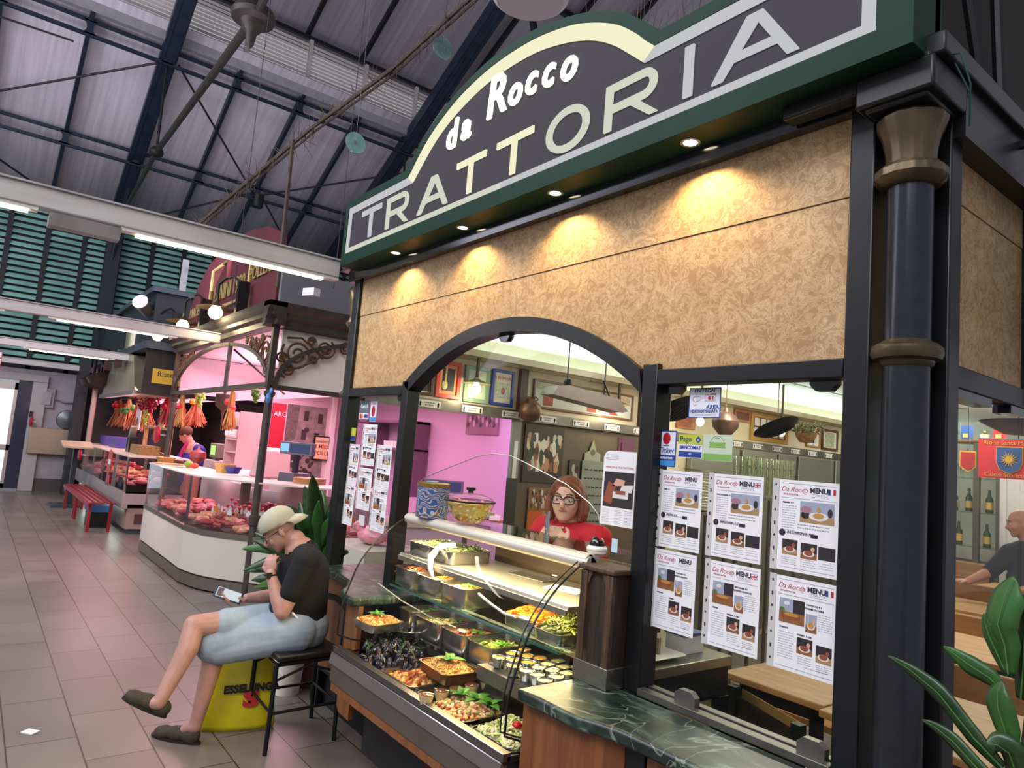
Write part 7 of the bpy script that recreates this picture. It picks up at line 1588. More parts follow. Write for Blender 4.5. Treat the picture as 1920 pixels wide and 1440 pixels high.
bg = thing('shopping_bag', 'bright yellow shopping bag standing between the stool legs', 'bag')
bl_ = [(-4.10, 1.20), (-4.0, 1.56)]; dv = V((.10, .36, 0)).normalized(); sv = V((dv.y, -dv.x, 0)); bc0 = V((-4.03, 1.375, 0))
lv = [(0, .19, .075), (.03, .195, .085), (.15, .185, .075), (.28, .165, .055), (.38, .15, .03), (.42, .148, .018)]; ringsb = []
for z, hw, hd_ in lv:
    g_ = []
    for k in range(28):
        q_ = 2*PI*k/28; cx_ = abs(math.cos(q_))**.5*(1 if math.cos(q_) > 0 else -1); sy_ = abs(math.sin(q_))**.5*(1 if math.sin(q_) > 0 else -1)
        wob = .006*math.sin(5*q_+z*20); g_.append(tuple(bc0+dv*(hw+wob)*cx_+sv*(hd_+wob)*sy_+V((0, 0, z))))
    ringsb.append(g_)
rings(bgm, ringsb[::-1]); bgm.build('bag_body', Y_, bg, ang=80)
for s2 in (-1, 1): MB().tube([bc0+dv*-.07+sv*.018*s2+V((0, 0, .40)), bc0+dv*-.05+sv*.03*s2+V((0, 0, .47)), bc0+dv*.05+sv*.03*s2+V((0, 0, .47)), bc0+dv*.07+sv*.018*s2+V((0, 0, .40))], .007, 6).build('handle', Y_, bg)
nrm = (sv*-1 if sv.dot(V((4, -1.3, 0))) < 0 else sv); ex_ = Z.cross(nrm); 
text('ESSELUNGA', .054, BLACK, bg, XF(bc0+nrm*.082+dv*.055+V((0, 0, .225)), ex_+V((0, 0, .05)), (-nrm*.10+Z)), 'lettering', .001, .003)
text('S', .11, mat('bag_red', 'd0302a', .4), bg, XF(bc0+nrm*.086+dv*.055+V((0, 0, .165)), ex_, (-nrm*.06+Z)), 'lettering', .001, .006, sx=1.5)
cn_ = thing('paper_bin', 'white ribbed bin standing behind the stool', 'bin'); MB().lathe([(.075, 0), (.095, .24), (.09, .24), (0, .02)], (-4.42, 1.80, 0), 40, flute=20, fa=.02).build('bin_body', WHITE, cn_)

# ---------------- the cook
wm = thing('person', 'woman with a reddish bob, dark glasses and red T-shirt behind the food case', 'person')
SKW = skin('c99a80', 'd8ab92'); wf = V((.55, -.835, .03)).normalized(); WC = V((-2.555, 2.365, 1.410)); WS = .98
b = MB(); r, f, u = head(b, WC, wf, (0, 0, 1), WS, neck=V((-2.56, 2.40, 1.30)), nose=.8, brow=.55)
sR, sL = V((-2.745, 2.40, 1.245)), V((-2.375, 2.42, 1.245)); eR, eL = V((-2.76, 2.30, 1.05)), V((-2.335, 2.32, 1.05)); wR, wL = V((-2.50, 2.235, 1.225)), V((-2.405, 2.23, 1.235))
wR = V((-2.545, 2.20, 1.225)); wL = V((-2.365, 2.21, 1.225))
limb(b, [V((-2.555, 2.42, .95)), V((-2.555, 2.42, 1.18))], [.13, .12]); limb(b, [V((-2.555, 2.42, .9)), V((-2.55, 2.44, .55))], [.14, .14])
for sgn in (-1, 1): limb(b, [V((-2.55+sgn*.075, 2.44, .5)), V((-2.55+sgn*.08, 2.44, .08))], [.075, .045])
limb(b, [sR, eR], [.05, .04]); limb(b, [eR, wR], [.038, .024]); limb(b, [sL, eL], [.05, .04]); limb(b, [eL, wL], [.038, .024])
hand(b, wR, (.75, -.15, .45), (.1, .8, -.2), 1, [.9, .95, 1.0, 1.1], .85, .7); hand(b, wL, (-.75, -.15, .45), (-.1, .8, -.2), -1, [.9, .95, 1.0, 1.1], .85, .7)
fuse(b, 'body', SKW, wm, .005, 4); face_parts(wm, WC, r, f, u, WS, iris='3a2c22', lip='a05a58', glasses=.0034, gsz=1.05)
s = MB(); REDT = mat('red_cotton', 'b80f20', .8, noise=.08, scale=20, bump=.12)
limb(s, [V((-2.555, 2.42, .72)), V((-2.555, 2.41, .95)), V((-2.555, 2.40, 1.14)), V((-2.556, 2.41, 1.22))], [.150, .148, .155, .105], 20)
limb(s, [V((-2.62, 2.40, 1.255)), sR, sR.lerp(eR, .8)], [.060, .070, .066]); limb(s, [V((-2.49, 2.41, 1.255)), sL, sL.lerp(eL, .8)], [.060, .070, .066])
for sgn in (-1, 1): s.ball((-2.555+sgn*.07, 2.30, 1.06), .065, (1, 1, 1), 14)
fuse(s, 'tshirt', REDT, wm, .007, 5)
s = MB(); limb(s, [V((-2.55, 2.44, .74)), V((-2.55, 2.44, .5))], [.152, .15]); 
for sgn in (-1, 1): limb(s, [V((-2.55+sgn*.075, 2.44, .5)), V((-2.55+sgn*.08, 2.44, .08))], [.09, .06])
fuse(s, 'trousers', BLACK, wm, .012, 2)
text('da Rocco', .05, mat('white_print', 'e8e4e0', .6), wm, XF((-2.475, 2.228, 1.12), (.95, .12, -.05), (0, -.05, 1)), 'shirt_print', .001, shear=.3)
h = MB(); rot = basis(r, f, u)
h.ball(WC+(f*-.022+u*.040)*WS, .095*WS, (.96, 1.04, .90), 22, rot); h.ball(WC+(f*-.05+u*-.02)*WS, .080*WS, (1.02, .72, 1.05), 18, rot)
for a in (-1, 1):
    limb(h, [WC+(r*a*.066+f*.018+u*.062)*WS, WC+(r*a*.086+f*.022+u*.0)*WS, WC+(r*a*.086+f*.022+u*-.055)*WS, WC+(r*a*.076+f*.022+u*-.088)*WS], [.016, .019, .022, .016], 10)
    limb(h, [WC+(r*a*.078+f*-.015+u*.03)*WS, WC+(r*a*.088+f*-.012+u*-.03)*WS, WC+(r*a*.080+f*-.01+u*-.088)*WS], [.024, .028, .024], 10)
limb(h, [WC+(r*.03+f*.062+u*.092)*WS, WC+(r*-.02+f*.072+u*.082)*WS, WC+(r*-.058+f*.052+u*.055)*WS, WC+(r*-.078+f*.035+u*.02)*WS], [.012, .013, .013, .012], 10)
limb(h, [WC+(r*.03+f*.060+u*.094)*WS, WC+(r*.055+f*.055+u*.07)*WS, WC+(r*.075+f*.04+u*.03)*WS], [.012, .012, .012], 10)
fuse(h, 'hair', mat('auburn_hair', '5a2c18', .55, hx2='854526', scale=18, stretch=(4, 4, .5), bump=.4), wm, .006, 3)
tag(MB().tube([(-2.452, 2.165, 1.22), (-2.452, 2.16, 1.27), (-2.452, 2.155, 1.32), (-2.450, 2.16, 1.365)], [.008, .013, .011, .006], 10).tube([(-2.440, 2.15, 1.23), (-2.440, 2.15, 1.345)], .004, 6).build('steel_tongs', CHROME), 'shiny steel tongs held upright by the cook', 'tongs')

# ---------------- butcher in blue
bm_ = thing('person', 'short-haired man in a blue shirt with a pink strap, head bowed, in the far stall', 'person')
b = MB(); bf = V((-.45, -.75, -.55)).normalized(); BC = V((-13.1, 3.0, 1.50)); r, f, u = head(b, BC, bf, (-.3, -.5, .8), 1.15, neck=V((-12.98, 3.10, 1.34)))
limb(b, [V((-12.95, 3.12, .8)), V((-12.97, 3.12, 1.25))], [.16, .15]); limb(b, [V((-12.9, 3.12, .8)), V((-12.9, 3.12, .1))], [.16, .12])
limb(b, [V((-12.78, 3.2, 1.25)), V((-12.85, 3.0, 1.05)), V((-13.1, 2.85, 1.1))], [.06, .05, .035]); hand(b, (-13.1, 2.85, 1.1), (-1, -.3, 0), (0, 0, -1), 1, .6)
limb(b, [V((-13.2, 3.1, 1.25)), V((-13.3, 2.95, 1.05)), V((-13.3, 2.8, 1.1))], [.06, .05, .035]); hand(b, (-13.3, 2.8, 1.1), (-.4, -1, 0), (0, 0, -1), -1, .6)
fuse(b, 'body', skin('c07a68', 'cf8d7c'), bm_, .011, 3); face_parts(bm_, BC, r, f, u, 1.15)
h = MB(); h.ball(BC+(f*-.025+u*.045)*1.15, .097*1.15, (.93, 1.05, .88), 18, basis(r, f, u)); h.build('hair', mat('cropped_hair', '5b3a2c', .8), bm_)
s = MB(); limb(s, [V((-12.95, 3.12, .75)), V((-12.96, 3.12, 1.05)), V((-12.97, 3.12, 1.27))], [.19, .19, .13], 18); limb(s, [V((-12.85, 3.18, 1.27)), V((-12.76, 3.2, 1.25)), V((-12.84, 3.02, 1.08))], [.10, .085, .07]); limb(s, [V((-13.1, 3.12, 1.27)), V((-13.2, 3.1, 1.25)), V((-13.28, 2.98, 1.08))], [.10, .085, .07])
fuse(s, 'shirt', mat('blue_shirt', '2c2f96', .8), bm_, .013, 3)
MB().tube([V((-12.93, 3.0, 1.38)), V((-12.9, 2.93, 1.25)), V((-12.95, 2.92, 1.05)), V((-13.0, 2.92, .9))], .025, 6).build('apron_strap', mat('magenta_strap', 'c01a6a', .6), bm_)
# ---------------- guest at the table
gs = thing('person', 'bald seated guest in dark clothes at the right edge, behind the side glass', 'person')
b = MB(); GC = V((-1.44, 5.13, 1.30)); gf = V((-.85, -.5, -.15)).normalized(); r, f, u = head(b, GC, gf, (0, 0, 1), 1.0, neck=V((-1.40, 5.16, 1.15)))
limb(b, [V((-1.38, 5.20, .60)), V((-1.38, 5.18, 1.05))], [.14, .13]); limb(b, [V((-1.43, 5.15, .52)), V((-1.7, 4.85, .52)), V((-1.7, 4.85, .08))], [.08, .06, .045]); limb(b, [V((-1.3, 5.15, .52)), V((-1.4, 4.8, .52)), V((-1.4, 4.8, .08))], [.08, .06, .045])
limb(b, [V((-1.5, 5.1, 1.08)), V((-1.62, 4.98, .88)), V((-1.72, 4.85, .80))], [.055, .045, .03]); hand(b, (-1.72, 4.85, .80), (-.8, -.5, 0), (0, 0, -1), 1, .5); limb(b, [V((-1.25, 5.2, 1.08)), V((-1.2, 5.0, .88)), V((-1.35, 4.85, .80))], [.055, .045, .03]); hand(b, (-1.35, 4.85, .80), (-.8, -.5, 0), (0, 0, -1), -1, .5)
fuse(b, 'body', skin('a8705c', 'b98270'), gs, .009, 3); face_parts(gs, GC, r, f, u, 1.0)
s = MB(); limb(s, [V((-1.38, 5.2, .56)), V((-1.385, 5.18, .85)), V((-1.39, 5.17, 1.07))], [.165, .165, .12], 18); limb(s, [V((-1.45, 5.14, 1.07)), V((-1.5, 5.1, 1.06)), V((-1.61, 5.0, .89))], [.09, .075, .06]); limb(s, [V((-1.3, 5.2, 1.07)), V((-1.25, 5.2, 1.06)), V((-1.2, 5.03, .90))], [.09, .075, .06]); limb(s, [V((-1.43, 5.15, .52)), V((-1.7, 4.85, .52)), V((-1.7, 4.85, .12))], [.10, .08, .06]); limb(s, [V((-1.3, 5.15, .52)), V((-1.4, 4.8, .52)), V((-1.4, 4.8, .12))], [.10, .08, .06])
fuse(s, 'dark_clothes', mat('dark_knit', '17181c', .9), gs, .012, 3)

GOFF = V((-.52, 1.70, .10))
for c_ in [c_ for c_ in bpy.data.objects if c_.type == 'MESH' and (c_.parent == gs or (c_.parent and c_.parent.parent == gs))]: c_.data.transform(Matrix.Translation(GOFF))
# ================================================================ prints, stickers, plants
INK = mat('print_ink', '2b2a30', .6); INKG = mat('print_grey', '8a8890', .6); INKR = mat('print_red', 'b5323c', .6)
def words_(m, x0, x1, z, h, seed, y=0, full=.9):
    R = random.Random(seed); x = x0
    while x < x0+(x1-x0)*full:
        l = R.uniform(.003, .009); e = min(x+l, x1); m.box(x, e, y-.0003, y, z-h/2, z+h/2); x = e+.0018
def rectp(m, x0, x1, z0, z1, y, sl): m.slot(sl).box(x0, x1, y-.0004, y, z0, z1)
def ellp(m, x, z, a, b, y, sl, n=18): m.slot(sl).prism([(x+a*math.cos(2*PI*i/n), z+b*math.sin(2*PI*i/n)) for i in range(n)], y-.0004, y)
PH = [mat('ph_'+n, h, .55) for n, h in (('mist', '9aa0b4'), ('wood', 'a5835a'), ('plate', 'd9d4d0'), ('pasta', 'b98a3c'), ('dark', '2a2426'), ('pink', 'a07480'), ('red', '8f4a32'), ('green', '5a6a3c'), ('skin', 'd0a088'), ('board', '8a5a34'))]
def photo_pasta(m, x0, x1, z0, z1, y):
    w, h = x1-x0, z1-z0; rectp(m, x0, x1, z0+h*.32, z1, y, 0); rectp(m, x0, x1, z0, z0+h*.32, y, 1)
    ellp(m, x0+w*.16, z0+h*.36, w*.13, h*.18, y-.0004, 4); ellp(m, x0+w*.18, z0+h*.62, w*.17, h*.16, y-.0005, 5)
    ellp(m, x0+w*.55, z0+h*.34, w*.28, h*.20, y-.0006, 2); ellp(m, x0+w*.55, z0+h*.37, w*.16, h*.13, y-.001, 3); ellp(m, x0+w*.55, z0+h*.66, w*.05, h*.14, y-.001, 3); ellp(m, x0+w*.88, z0+h*.55, w*.07, h*.2, y-.0006, 4)
def photo_meal(m, x0, x1, z0, z1, y, k=0):
    w, h = x1-x0, z1-z0; rectp(m, x0, x1, z0+h*.4, z1, y, 4 if k != 2 else 0); rectp(m, x0, x1, z0, z0+h*.4, y, 9 if k else 1)
    ellp(m, x0+w*.5, z0+h*.35, w*.36, h*.20, y-.0005, 2); ellp(m, x0+w*.5, z0+h*.40, w*.26, h*.17, y-.0009, 6 if k < 2 else 3); ellp(m, x0+w*.75, z0+h*.65, w*.12, h*.14, y-.0006, 8 if k else 6)
def photo_grill(m, x0, x1, z0, z1, y):
    w, h = x1-x0, z1-z0; rectp(m, x0, x0+w*.55, z0+h*.3, z1, y, 0); rectp(m, x0+w*.55, x1, z0+h*.4, z1, y, 4); rectp(m, x0, x1, z0, z0+h*.45, y-.0003, 9)
    ellp(m, x0+w*.3, z0+h*.8, w*.12, h*.08, y-.0006, 2); ellp(m, x0+w*.45, z0+h*.3, w*.4, h*.13, y-.0008, 6); ellp(m, x0+w*.12, z0+h*.5, w*.11, h*.12, y-.0007, 7); ellp(m, x0+w*.5, z0+h*.36, w*.3, h*.07, y-.0012, 3)
def menu(kind, flag, title_w, lab, group, heads, px_, pz, sx=1.0):
    t = thing('menu_sheet', lab, 'menu', group, loc=(px_, 1.9245, pz)); t.scale = (sx, 1, 1); W_, H_ = .178, .262
    MB().box(0, W_, -.0006, 0, 0, H_).build('sheet', PAPER, t, smooth=False)
    m = MB().box(-.022, -.001, -.0004, .0002, -.002, H_+.002).build('plastic_sleeve', mat('sleeve_edge', 'c6c4c0', .3), t)
    m = MB()
    for k in range(7): m.box(-.014, -.009, -.0008, -.0004, .02+k*.037-.004*(k % 2), .027+k*.037)
    m.build('sleeve_holes', INK, t)
    y = -.0006; m = MB()
    for z in (H_-.010, H_-.052, .010): m.box(.008, W_-.008, y-.0003, y, z-.0007, z+.0007)
    for k in range(3): words_(m, .10, .165, H_-.040-.004*k+.004, .0012, k, y, .7)
    if kind == 'A':
        for k in range(11): words_(m, .012, .055, H_-.075-.007*k, .0016, 5+k, y)
        for k in range(2): words_(m, .06, .165, H_-.126-.009*k, .0028, 17+k, y)
        for k in range(4): words_(m, .014, .060, .038-.006*k, .0014, 27+k, y); words_(m, .072, .118, .038-.006*k, .0014, 37+k, y)
        for k in range(3): words_(m, .128, .168, .036-.007*k, .0014, 47+k, y)
        words_(m, .028, .10, .108, .003, 61, y)
    else:
        for k in range(8): words_(m, .128, .168, H_-.088-.006*k, .0014, 5+k, y)
        for k in range(11): words_(m, .012, .060, .105-.007*k, .0015, 20+k, y)
        for k in range(4): words_(m, .072, .112, .048-.006*k, .0014, 37+k, y); words_(m, .125, .165, .038-.005*k, .0014, 47+k, y)
        words_(m, .09, .165, .022, .0016, 66, y)
    o = m.build('small_print', INKG, t, smooth=False)
    p = MB()
    if kind == 'A':
        photo_pasta(p, .066, .166, H_-.118, H_-.058, y); photo_meal(p, .016, .062, .046, .090, y, 0); photo_meal(p, .072, .120, .042, .086, y, 1); rectp(p, .124, .172, .046, .082, y, 4); ellp(p, .014, .108, .010, .010, y, 4)
        rectp(p, .100, .121, .103, .113, y-.0005, 4)
    else:
        photo_grill(p, .012, .088, H_-.130, H_-.062, y); photo_meal(p, .092, .124, H_-.142, H_-.092, y, 2); photo_meal(p, .068, .114, .056, .100, y, 1); photo_meal(p, .124, .168, .046, .092, y, 0)
    p.build('photo_prints', PH, t, smooth=False)
    f = lambda x, z: XF((x, y-.0006, z), (1, 0, 0), (0, 0, 1))
    text('Da Rocco', .020, INKR, t, f(.046, H_-.027), 'logo_lettering', .0003, -.0002, .35, sx=1.0); text('trattoria', .009, INKR, t, f(.036, H_-.041), 'logo_lettering', .0002, sx=1.5)
    MB().tube([(.080+.006*math.cos(q), y-.0006, H_-.030+.008*math.sin(q)) for q in [2*PI*k/10 for k in range(9)]], .0006, 4).build('logo_drawing', INKR, t)
    text('MENU', .020, INK, t, f(.120 if flag else .130, H_-.026), 'heading', .0003, .0007, sx=.95)
    for (s_, x, z, sz) in heads: text(s_, sz, INK, t, f(x, z), 'heading', .0002, .0002, align='LEFT')
    if flag:
        q = MB(); x0, x1, z0, z1 = .146, .168, H_-.034, H_-.018
        if flag == 'fr':
            q.slot(0).box(x0, x0+.0075, y-.0006, y, z0, z1).slot(1).box(x0+.0075, x0+.0145, y-.0006, y, z0, z1).slot(2).box(x0+.0145, x1, y-.0006, y, z0, z1)
        else:
            c = ((x0+x1)/2, (z0+z1)/2); q.slot(0).box(x0, x1, y-.0004, y, z0, z1)
            for s_ in (1, -1): q.slot(1).prism([(x0, c[1]-s_*.007), (x0+.003, c[1]-s_*.008), (x1, c[1]+s_*.007), (x1-.003, c[1]+s_*.008)][::1], y-.0006, y-.0004)
            q.slot(1).box(x0, x1, y-.0008, y-.0004, c[1]-.003, c[1]+.003).box(c[0]-.003, c[0]+.003, y-.0008, y-.0004, z0, z1); q.slot(2).box(x0, x1, y-.001, y-.0006, c[1]-.0017, c[1]+.0017).box(c[0]-.0017, c[0]+.0017, y-.001, y-.0006, z0, z1)
        q.build('flag', [mat('flag_blue', '1f2f6e', .6), PAPER, mat('flag_red', 'c01f34', .6)], t, smooth=False)
    return t
hA = lambda a, b: [(a, .012, .196, .006), (b, .030, .112, .007)]
hB = lambda a, b, c, d: [(a, .092, .194, .006), (b, .088, .184, .0065), (c, .014, .118, .006), (d, .068, .107, .006)]
M1 = menu('A', None, 0, 'upper left menu sheet without a flag, on the right glass pane', 'menus on the right pane', hA('PRIMI  \u20ac 9', 'SECONDI  \u20ac 12'), -1.602, 1.337, .95)
M2 = menu('A', 'uk', 0, 'upper middle menu sheet with a British flag', 'menus on the right pane', hA('FIRST COURSES  \u20ac 9', 'MAIN COURSES  \u20ac 12'), -1.387, 1.339)
M3 = menu('A', 'fr', 0, 'upper right menu sheet with a French flag', 'menus on the right pane', hA('PREMIER  \u20ac 9', 'PLATS PRINCIPAUX  \u20ac 12'), -1.156, 1.338, 1.02)
M4 = menu('B', None, 0, 'lower left menu sheet without a flag, on the right glass pane', 'menus on the right pane', hB('CONTORNI  \u20ac 5', 'PATATE ARROSTO', 'BEVANDE', 'DESSERT'), -1.608, 1.066, .95)
M5 = menu('B', 'uk', 0, 'lower middle menu sheet with a British flag', 'menus on the right pane', hB('SIDE DISHES  \u20ac 5', 'ROASTED POTATOES', 'DRINKS', 'DESSERT  \u20ac 4,00'), -1.384, 1.064)
M6 = menu('B', 'fr', 0, 'lower right menu sheet with a French flag', 'menus on the right pane', hB('CONTOURS  \u20ac 5', 'POMMES DE TERRE', 'BOISSONS', 'DESSERT  \u20ac 4,00'), -1.153, 1.060, 1.02)
for src, x, z, lb in [(M1, -4.125, 1.347, 'upper menu of the left column on the tall left pane'), (M4, -4.130, 1.097, 'lower menu of the left column on the tall left pane'), (M2, -3.955, 1.475, 'upper menu of the middle column on the tall left pane, hung highest'), (M5, -3.96, 1.21, 'lower menu of the middle column on the tall left pane'), (M3, -3.745, 1.357, 'upper menu of the right column on the tall left pane'), (M6, -3.75, 1.107, 'lower menu of the right column on the tall left pane')]:
    o = dup(src, (x, 1.9245, z), 0, lb, 'menus on the left pane'); o.scale = (.72 if x < -4.1 else .95, 1, .95)
def sticker(nm, lab, x0, x1, z0, z1, bg, border=None, bw=.004, y=1.9245, cat='sticker'):
    t = thing(nm, lab, cat)
    if border: MB().box(x0, x1, y-.0006, y, z0, z1).build('border', border, t, bevel=0); MB().box(x0+bw, x1-bw, y-.001, y-.0006, z0+bw, z1-bw).build('face', bg, t)
    else: MB().box(x0, x1, y-.001, y, z0, z1).build('face', bg, t)
    return t, (lambda x, z: XF((x, y-.0014, z), (1, 0, 0), (0, 0, 1)))
NAV = mat('navy_print', '24408f', .5)
t, f = sticker('surveillance_sticker', 'white and blue AREA VIDEOSORVEGLIATA sticker on the right pane', -1.506, -1.378, 1.781, 1.883, mat('sticker_white', 'dfe2ea', .4), NAV)
text('FISITRON', .017, INK, t, f(-1.444, 1.872), 'lettering', .0003, .0004, .2, sx=1.15); text('security', .007, INKR, t, f(-1.41, 1.8625), 'lettering', .0002)
text('AREA', .020, NAV, t, f(-1.408, 1.817), 'lettering', .0003, .0005); text('VIDEOSORVEGLIATA', .0135, NAV, t, f(-1.443, 1.803), 'lettering', .0003, .0004, sx=.88)
m = MB(); words_(m, -1.498, -1.388, 1.794, .0014, 3, 1.9235); words_(m, -1.498, -1.388, 1.790, .0014, 4, 1.9235); m.build('small_print', INKG, t)
m = MB(); y = 1.9232
m.tube([(-1.492, y, 1.842), (-1.487, y, 1.852), (-1.462, y, 1.854), (-1.458, y, 1.842), (-1.480, y, 1.834)], .0008, 4, closed=True).tube([(-1.488, y, 1.832), (-1.484, y, 1.822), (-1.474, y, 1.826)], .0008, 4).tube([(-1.458, y, 1.848), (-1.440, y, 1.848)], .0008, 4)
m.tube([(-1.440, y, 1.838), (-1.440, y, 1.858), (-1.400, y, 1.858), (-1.400, y, 1.838)], .0008, 4, closed=True).ball((-1.422, y, 1.848), .007, (1, .1, 1), 10).box(-1.412, -1.407, y-.0004, y+.0002, 1.841, 1.855); m.build('camera_drawing', INKR, t)
MB().tube([(-1.478, y, 1.861), (-1.478, y, 1.868), (-1.43, y, 1.868), (-1.43, y, 1.861)], .0006, 4, closed=True).build('green_badge', mat('badge_green', '4a9a7a', .5), t)
t, f = sticker('ticket_sticker', 'tall blue and white Ticket Restaurant sticker with a red ball', -1.638, -1.549, 1.610, 1.736, mat('sticker_white'), NAV, .005)
MB().ball((-1.592, 1.9232, 1.708), .020, (.85, .06, 1.05), 18).build('red_ball', RED, t); MB().box(-1.606, -1.582, 1.9228, 1.9234, 1.6815, 1.684).build('ball_shadow', NAV, t)
text('Ticket', .027, NAV, t, f(-1.593, 1.666), 'lettering', .0003, .0003, .2); MB().box(-1.634, -1.553, 1.9228, 1.9234, 1.632, 1.651).build('blue_band', NAV, t); MB().box(-1.634, -1.553, 1.9228, 1.9234, 1.614, 1.632).build('light_band', mat('sky_print', '3f8fd0', .5), t)
text('Restaurant', .014, PAPER, t, f(-1.594, 1.6415), 'lettering', .0008, .0003)
t, f = sticker('payment_sticker', 'green, white and blue Pago BANCOMAT sticker', -1.539, -1.441, 1.646, 1.724, mat('sticker_white')); 
MB().box(-1.539, -1.441, 1.9228, 1.9234, 1.692, 1.724).build('lime_band', mat('lime_print', 'b7c23a', .5), t); MB().box(-1.537, -1.443, 1.9228, 1.9234, 1.648, 1.667).build('blue_band', NAV, t)
text('Pago', .026, mat('slate_print', '3f5a4a', .5), t, f(-1.509, 1.708), 'lettering', .0008, .0004); text('BANCOMAT', .0165, NAV, t, f(-1.490, 1.680), 'lettering', .0003, .0006, sx=.95)
MB().prism([(-1.470, 1.708), (-1.458, 1.720), (-1.446, 1.708), (-1.458, 1.696)], 1.9222, 1.9228).build('blue_diamond', NAV, t); text('e', .016, PAPER, t, f(-1.458, 1.708), 'lettering', .0014); text('101', .010, PAPER, t, f(-1.49, 1.6585), 'lettering', .0008)
t, f = sticker('green_card', 'pale green and white square card beside the payment sticker', -1.439, -1.325, 1.641, 1.727, mat('card_pale', 'c3cfb4', .5))
G1 = mat('card_green', '7fae55', .5); MB().box(-1.437, -1.327, 1.9228, 1.9234, 1.643, 1.664).build('green_band', G1, t); MB().prism([(-1.416, 1.684), (-1.350, 1.684), (-1.356, 1.696), (-1.350, 1.702), (-1.416, 1.702), (-1.410, 1.694)], 1.9228, 1.9234).build('green_ribbon', G1, t)
MB().tube([(-1.383+.028*math.cos(q), 1.9232, 1.692+.030*math.sin(q)) for q in [PI*k/12 for k in range(13)]], .0006, 4).tube([(-1.390, 1.9232, 1.714), (-1.386, 1.9232, 1.717), (-1.383, 1.9232, 1.714), (-1.380, 1.9232, 1.717), (-1.376, 1.9232, 1.714)], .001, 4).build('owl_outline', INK, t)
t, f = sticker('card_sticker', 'dark CartaSi sticker at the top of the tall left pane', -4.05, -3.925, 1.795, 1.872, mat('cartasi_grey', '5a6a74', .5)); text('CartaSi', .034, PAPER, t, f(-3.988, 1.835), 'lettering', .0006, .0003)
t, f = sticker('card_logos', 'small red and blue card logos under the CartaSi sticker', -4.05, -3.925, 1.755, 1.793, mat('sticker_white')); MB().ball((-4.028, 1.9232, 1.774), .015, (1, .05, 1), 12).build('red_disc', RED, t); MB().ball((-4.008, 1.923, 1.774), .015, (1, .05, 1), 12).build('amber_disc', mat('amber_print', 'e0922a', .5), t); MB().box(-3.985, -3.93, 1.9228, 1.9234, 1.764, 1.786).build('blue_card', NAV, t)
t, f = sticker('ticket_sticker', 'small Ticket sticker with a red ball on the tall left pane', -3.905, -3.82, 1.742, 1.866, mat('sticker_white')); MB().ball((-3.862, 1.9232, 1.806), .026, (.9, .06, 1.3), 16).build('red_ball', RED, t); MB().box(-3.903, -3.822, 1.9228, 1.9234, 1.744, 1.768).build('blue_band', mat('sky_print'), t); text('Ticket', .026, NAV, t, f(-3.862, 1.852), 'lettering', .0003)
t, f = sticker('green_yellow_sticker', 'small lime and blue payment sticker on the corner post glass', -4.14, -4.075, 1.62, 1.70, mat('lime_print')); MB().box(-4.138, -4.077, 1.9228, 1.9234, 1.622, 1.648).build('blue_band', NAV, t)
# delivery poster inside the serving window, beside the mullion
ty = 1.99
t = thing('delivery_poster', 'white poster with a dark food photo beside the middle mullion', 'poster')
MB().prism([(-1.955, 1.37), (-1.785, 1.37), (-1.785, 1.655), (-1.93, 1.655), (-1.945, 1.648), (-1.955, 1.63)], ty, ty+.002).build('sheet', PAPER, t)
m = MB()
for a in [(-1.945, -1.79, 1.44, 1.575, 4)]: m.slot(a[4]).box(a[0], a[1], ty-.0006, ty, a[2], a[3])
m.slot(6).prism([(-1.945, 1.46), (-1.90, 1.45), (-1.88, 1.52), (-1.92, 1.54)], ty-.001, ty-.0006); m.slot(8).prism([(-1.90, 1.52), (-1.84, 1.525), (-1.835, 1.545), (-1.88, 1.55)], ty-.001, ty-.0006)
m.slot(2).box(-1.895, -1.815, ty-.0012, ty-.0006, 1.475, 1.50).prism([(-1.86, 1.50), (-1.80, 1.50), (-1.79, 1.53), (-1.85, 1.525)], ty-.0012, ty-.0006); m.slot(6).box(-1.88, -1.83, ty-.0014, ty-.0008, 1.49, 1.505); m.build('photo_prints', PH, t, smooth=False)
m = MB()
for k in range(4): words_(m, -1.94, -1.87, 1.64-.006*k, .002, k, ty)
for k in range(9):
    for a in (-1.945, -1.88, -1.83): words_(m, a, a+.038, 1.43-.006*k, .0014, k+int(a*100), ty)
m.build('small_print', INKG, t); text('PRENOTA LA TUA TRATTORIA', .0105, INKR, t, XF((-1.868, ty-.0005, 1.592), (1, 0, 0), (0, 0, 1)), 'heading', .0002)
tag(MB().prism([(-1.96, 1.36), (-1.925, 1.365), (-1.92, 1.33), (-1.93, 1.305), (-1.958, 1.31)], 1.975, 1.977).build('red_label', RED), 'small red label hanging at the edge of the sneeze guard', 'label')
tag(MB().box(-1.865, -1.835, 1.97, 1.973, 1.275, 1.325).build('blue_label', mat('pale_blue_paper', 'b5cbe0', .6)), 'small pale blue label right of the service bell', 'label')

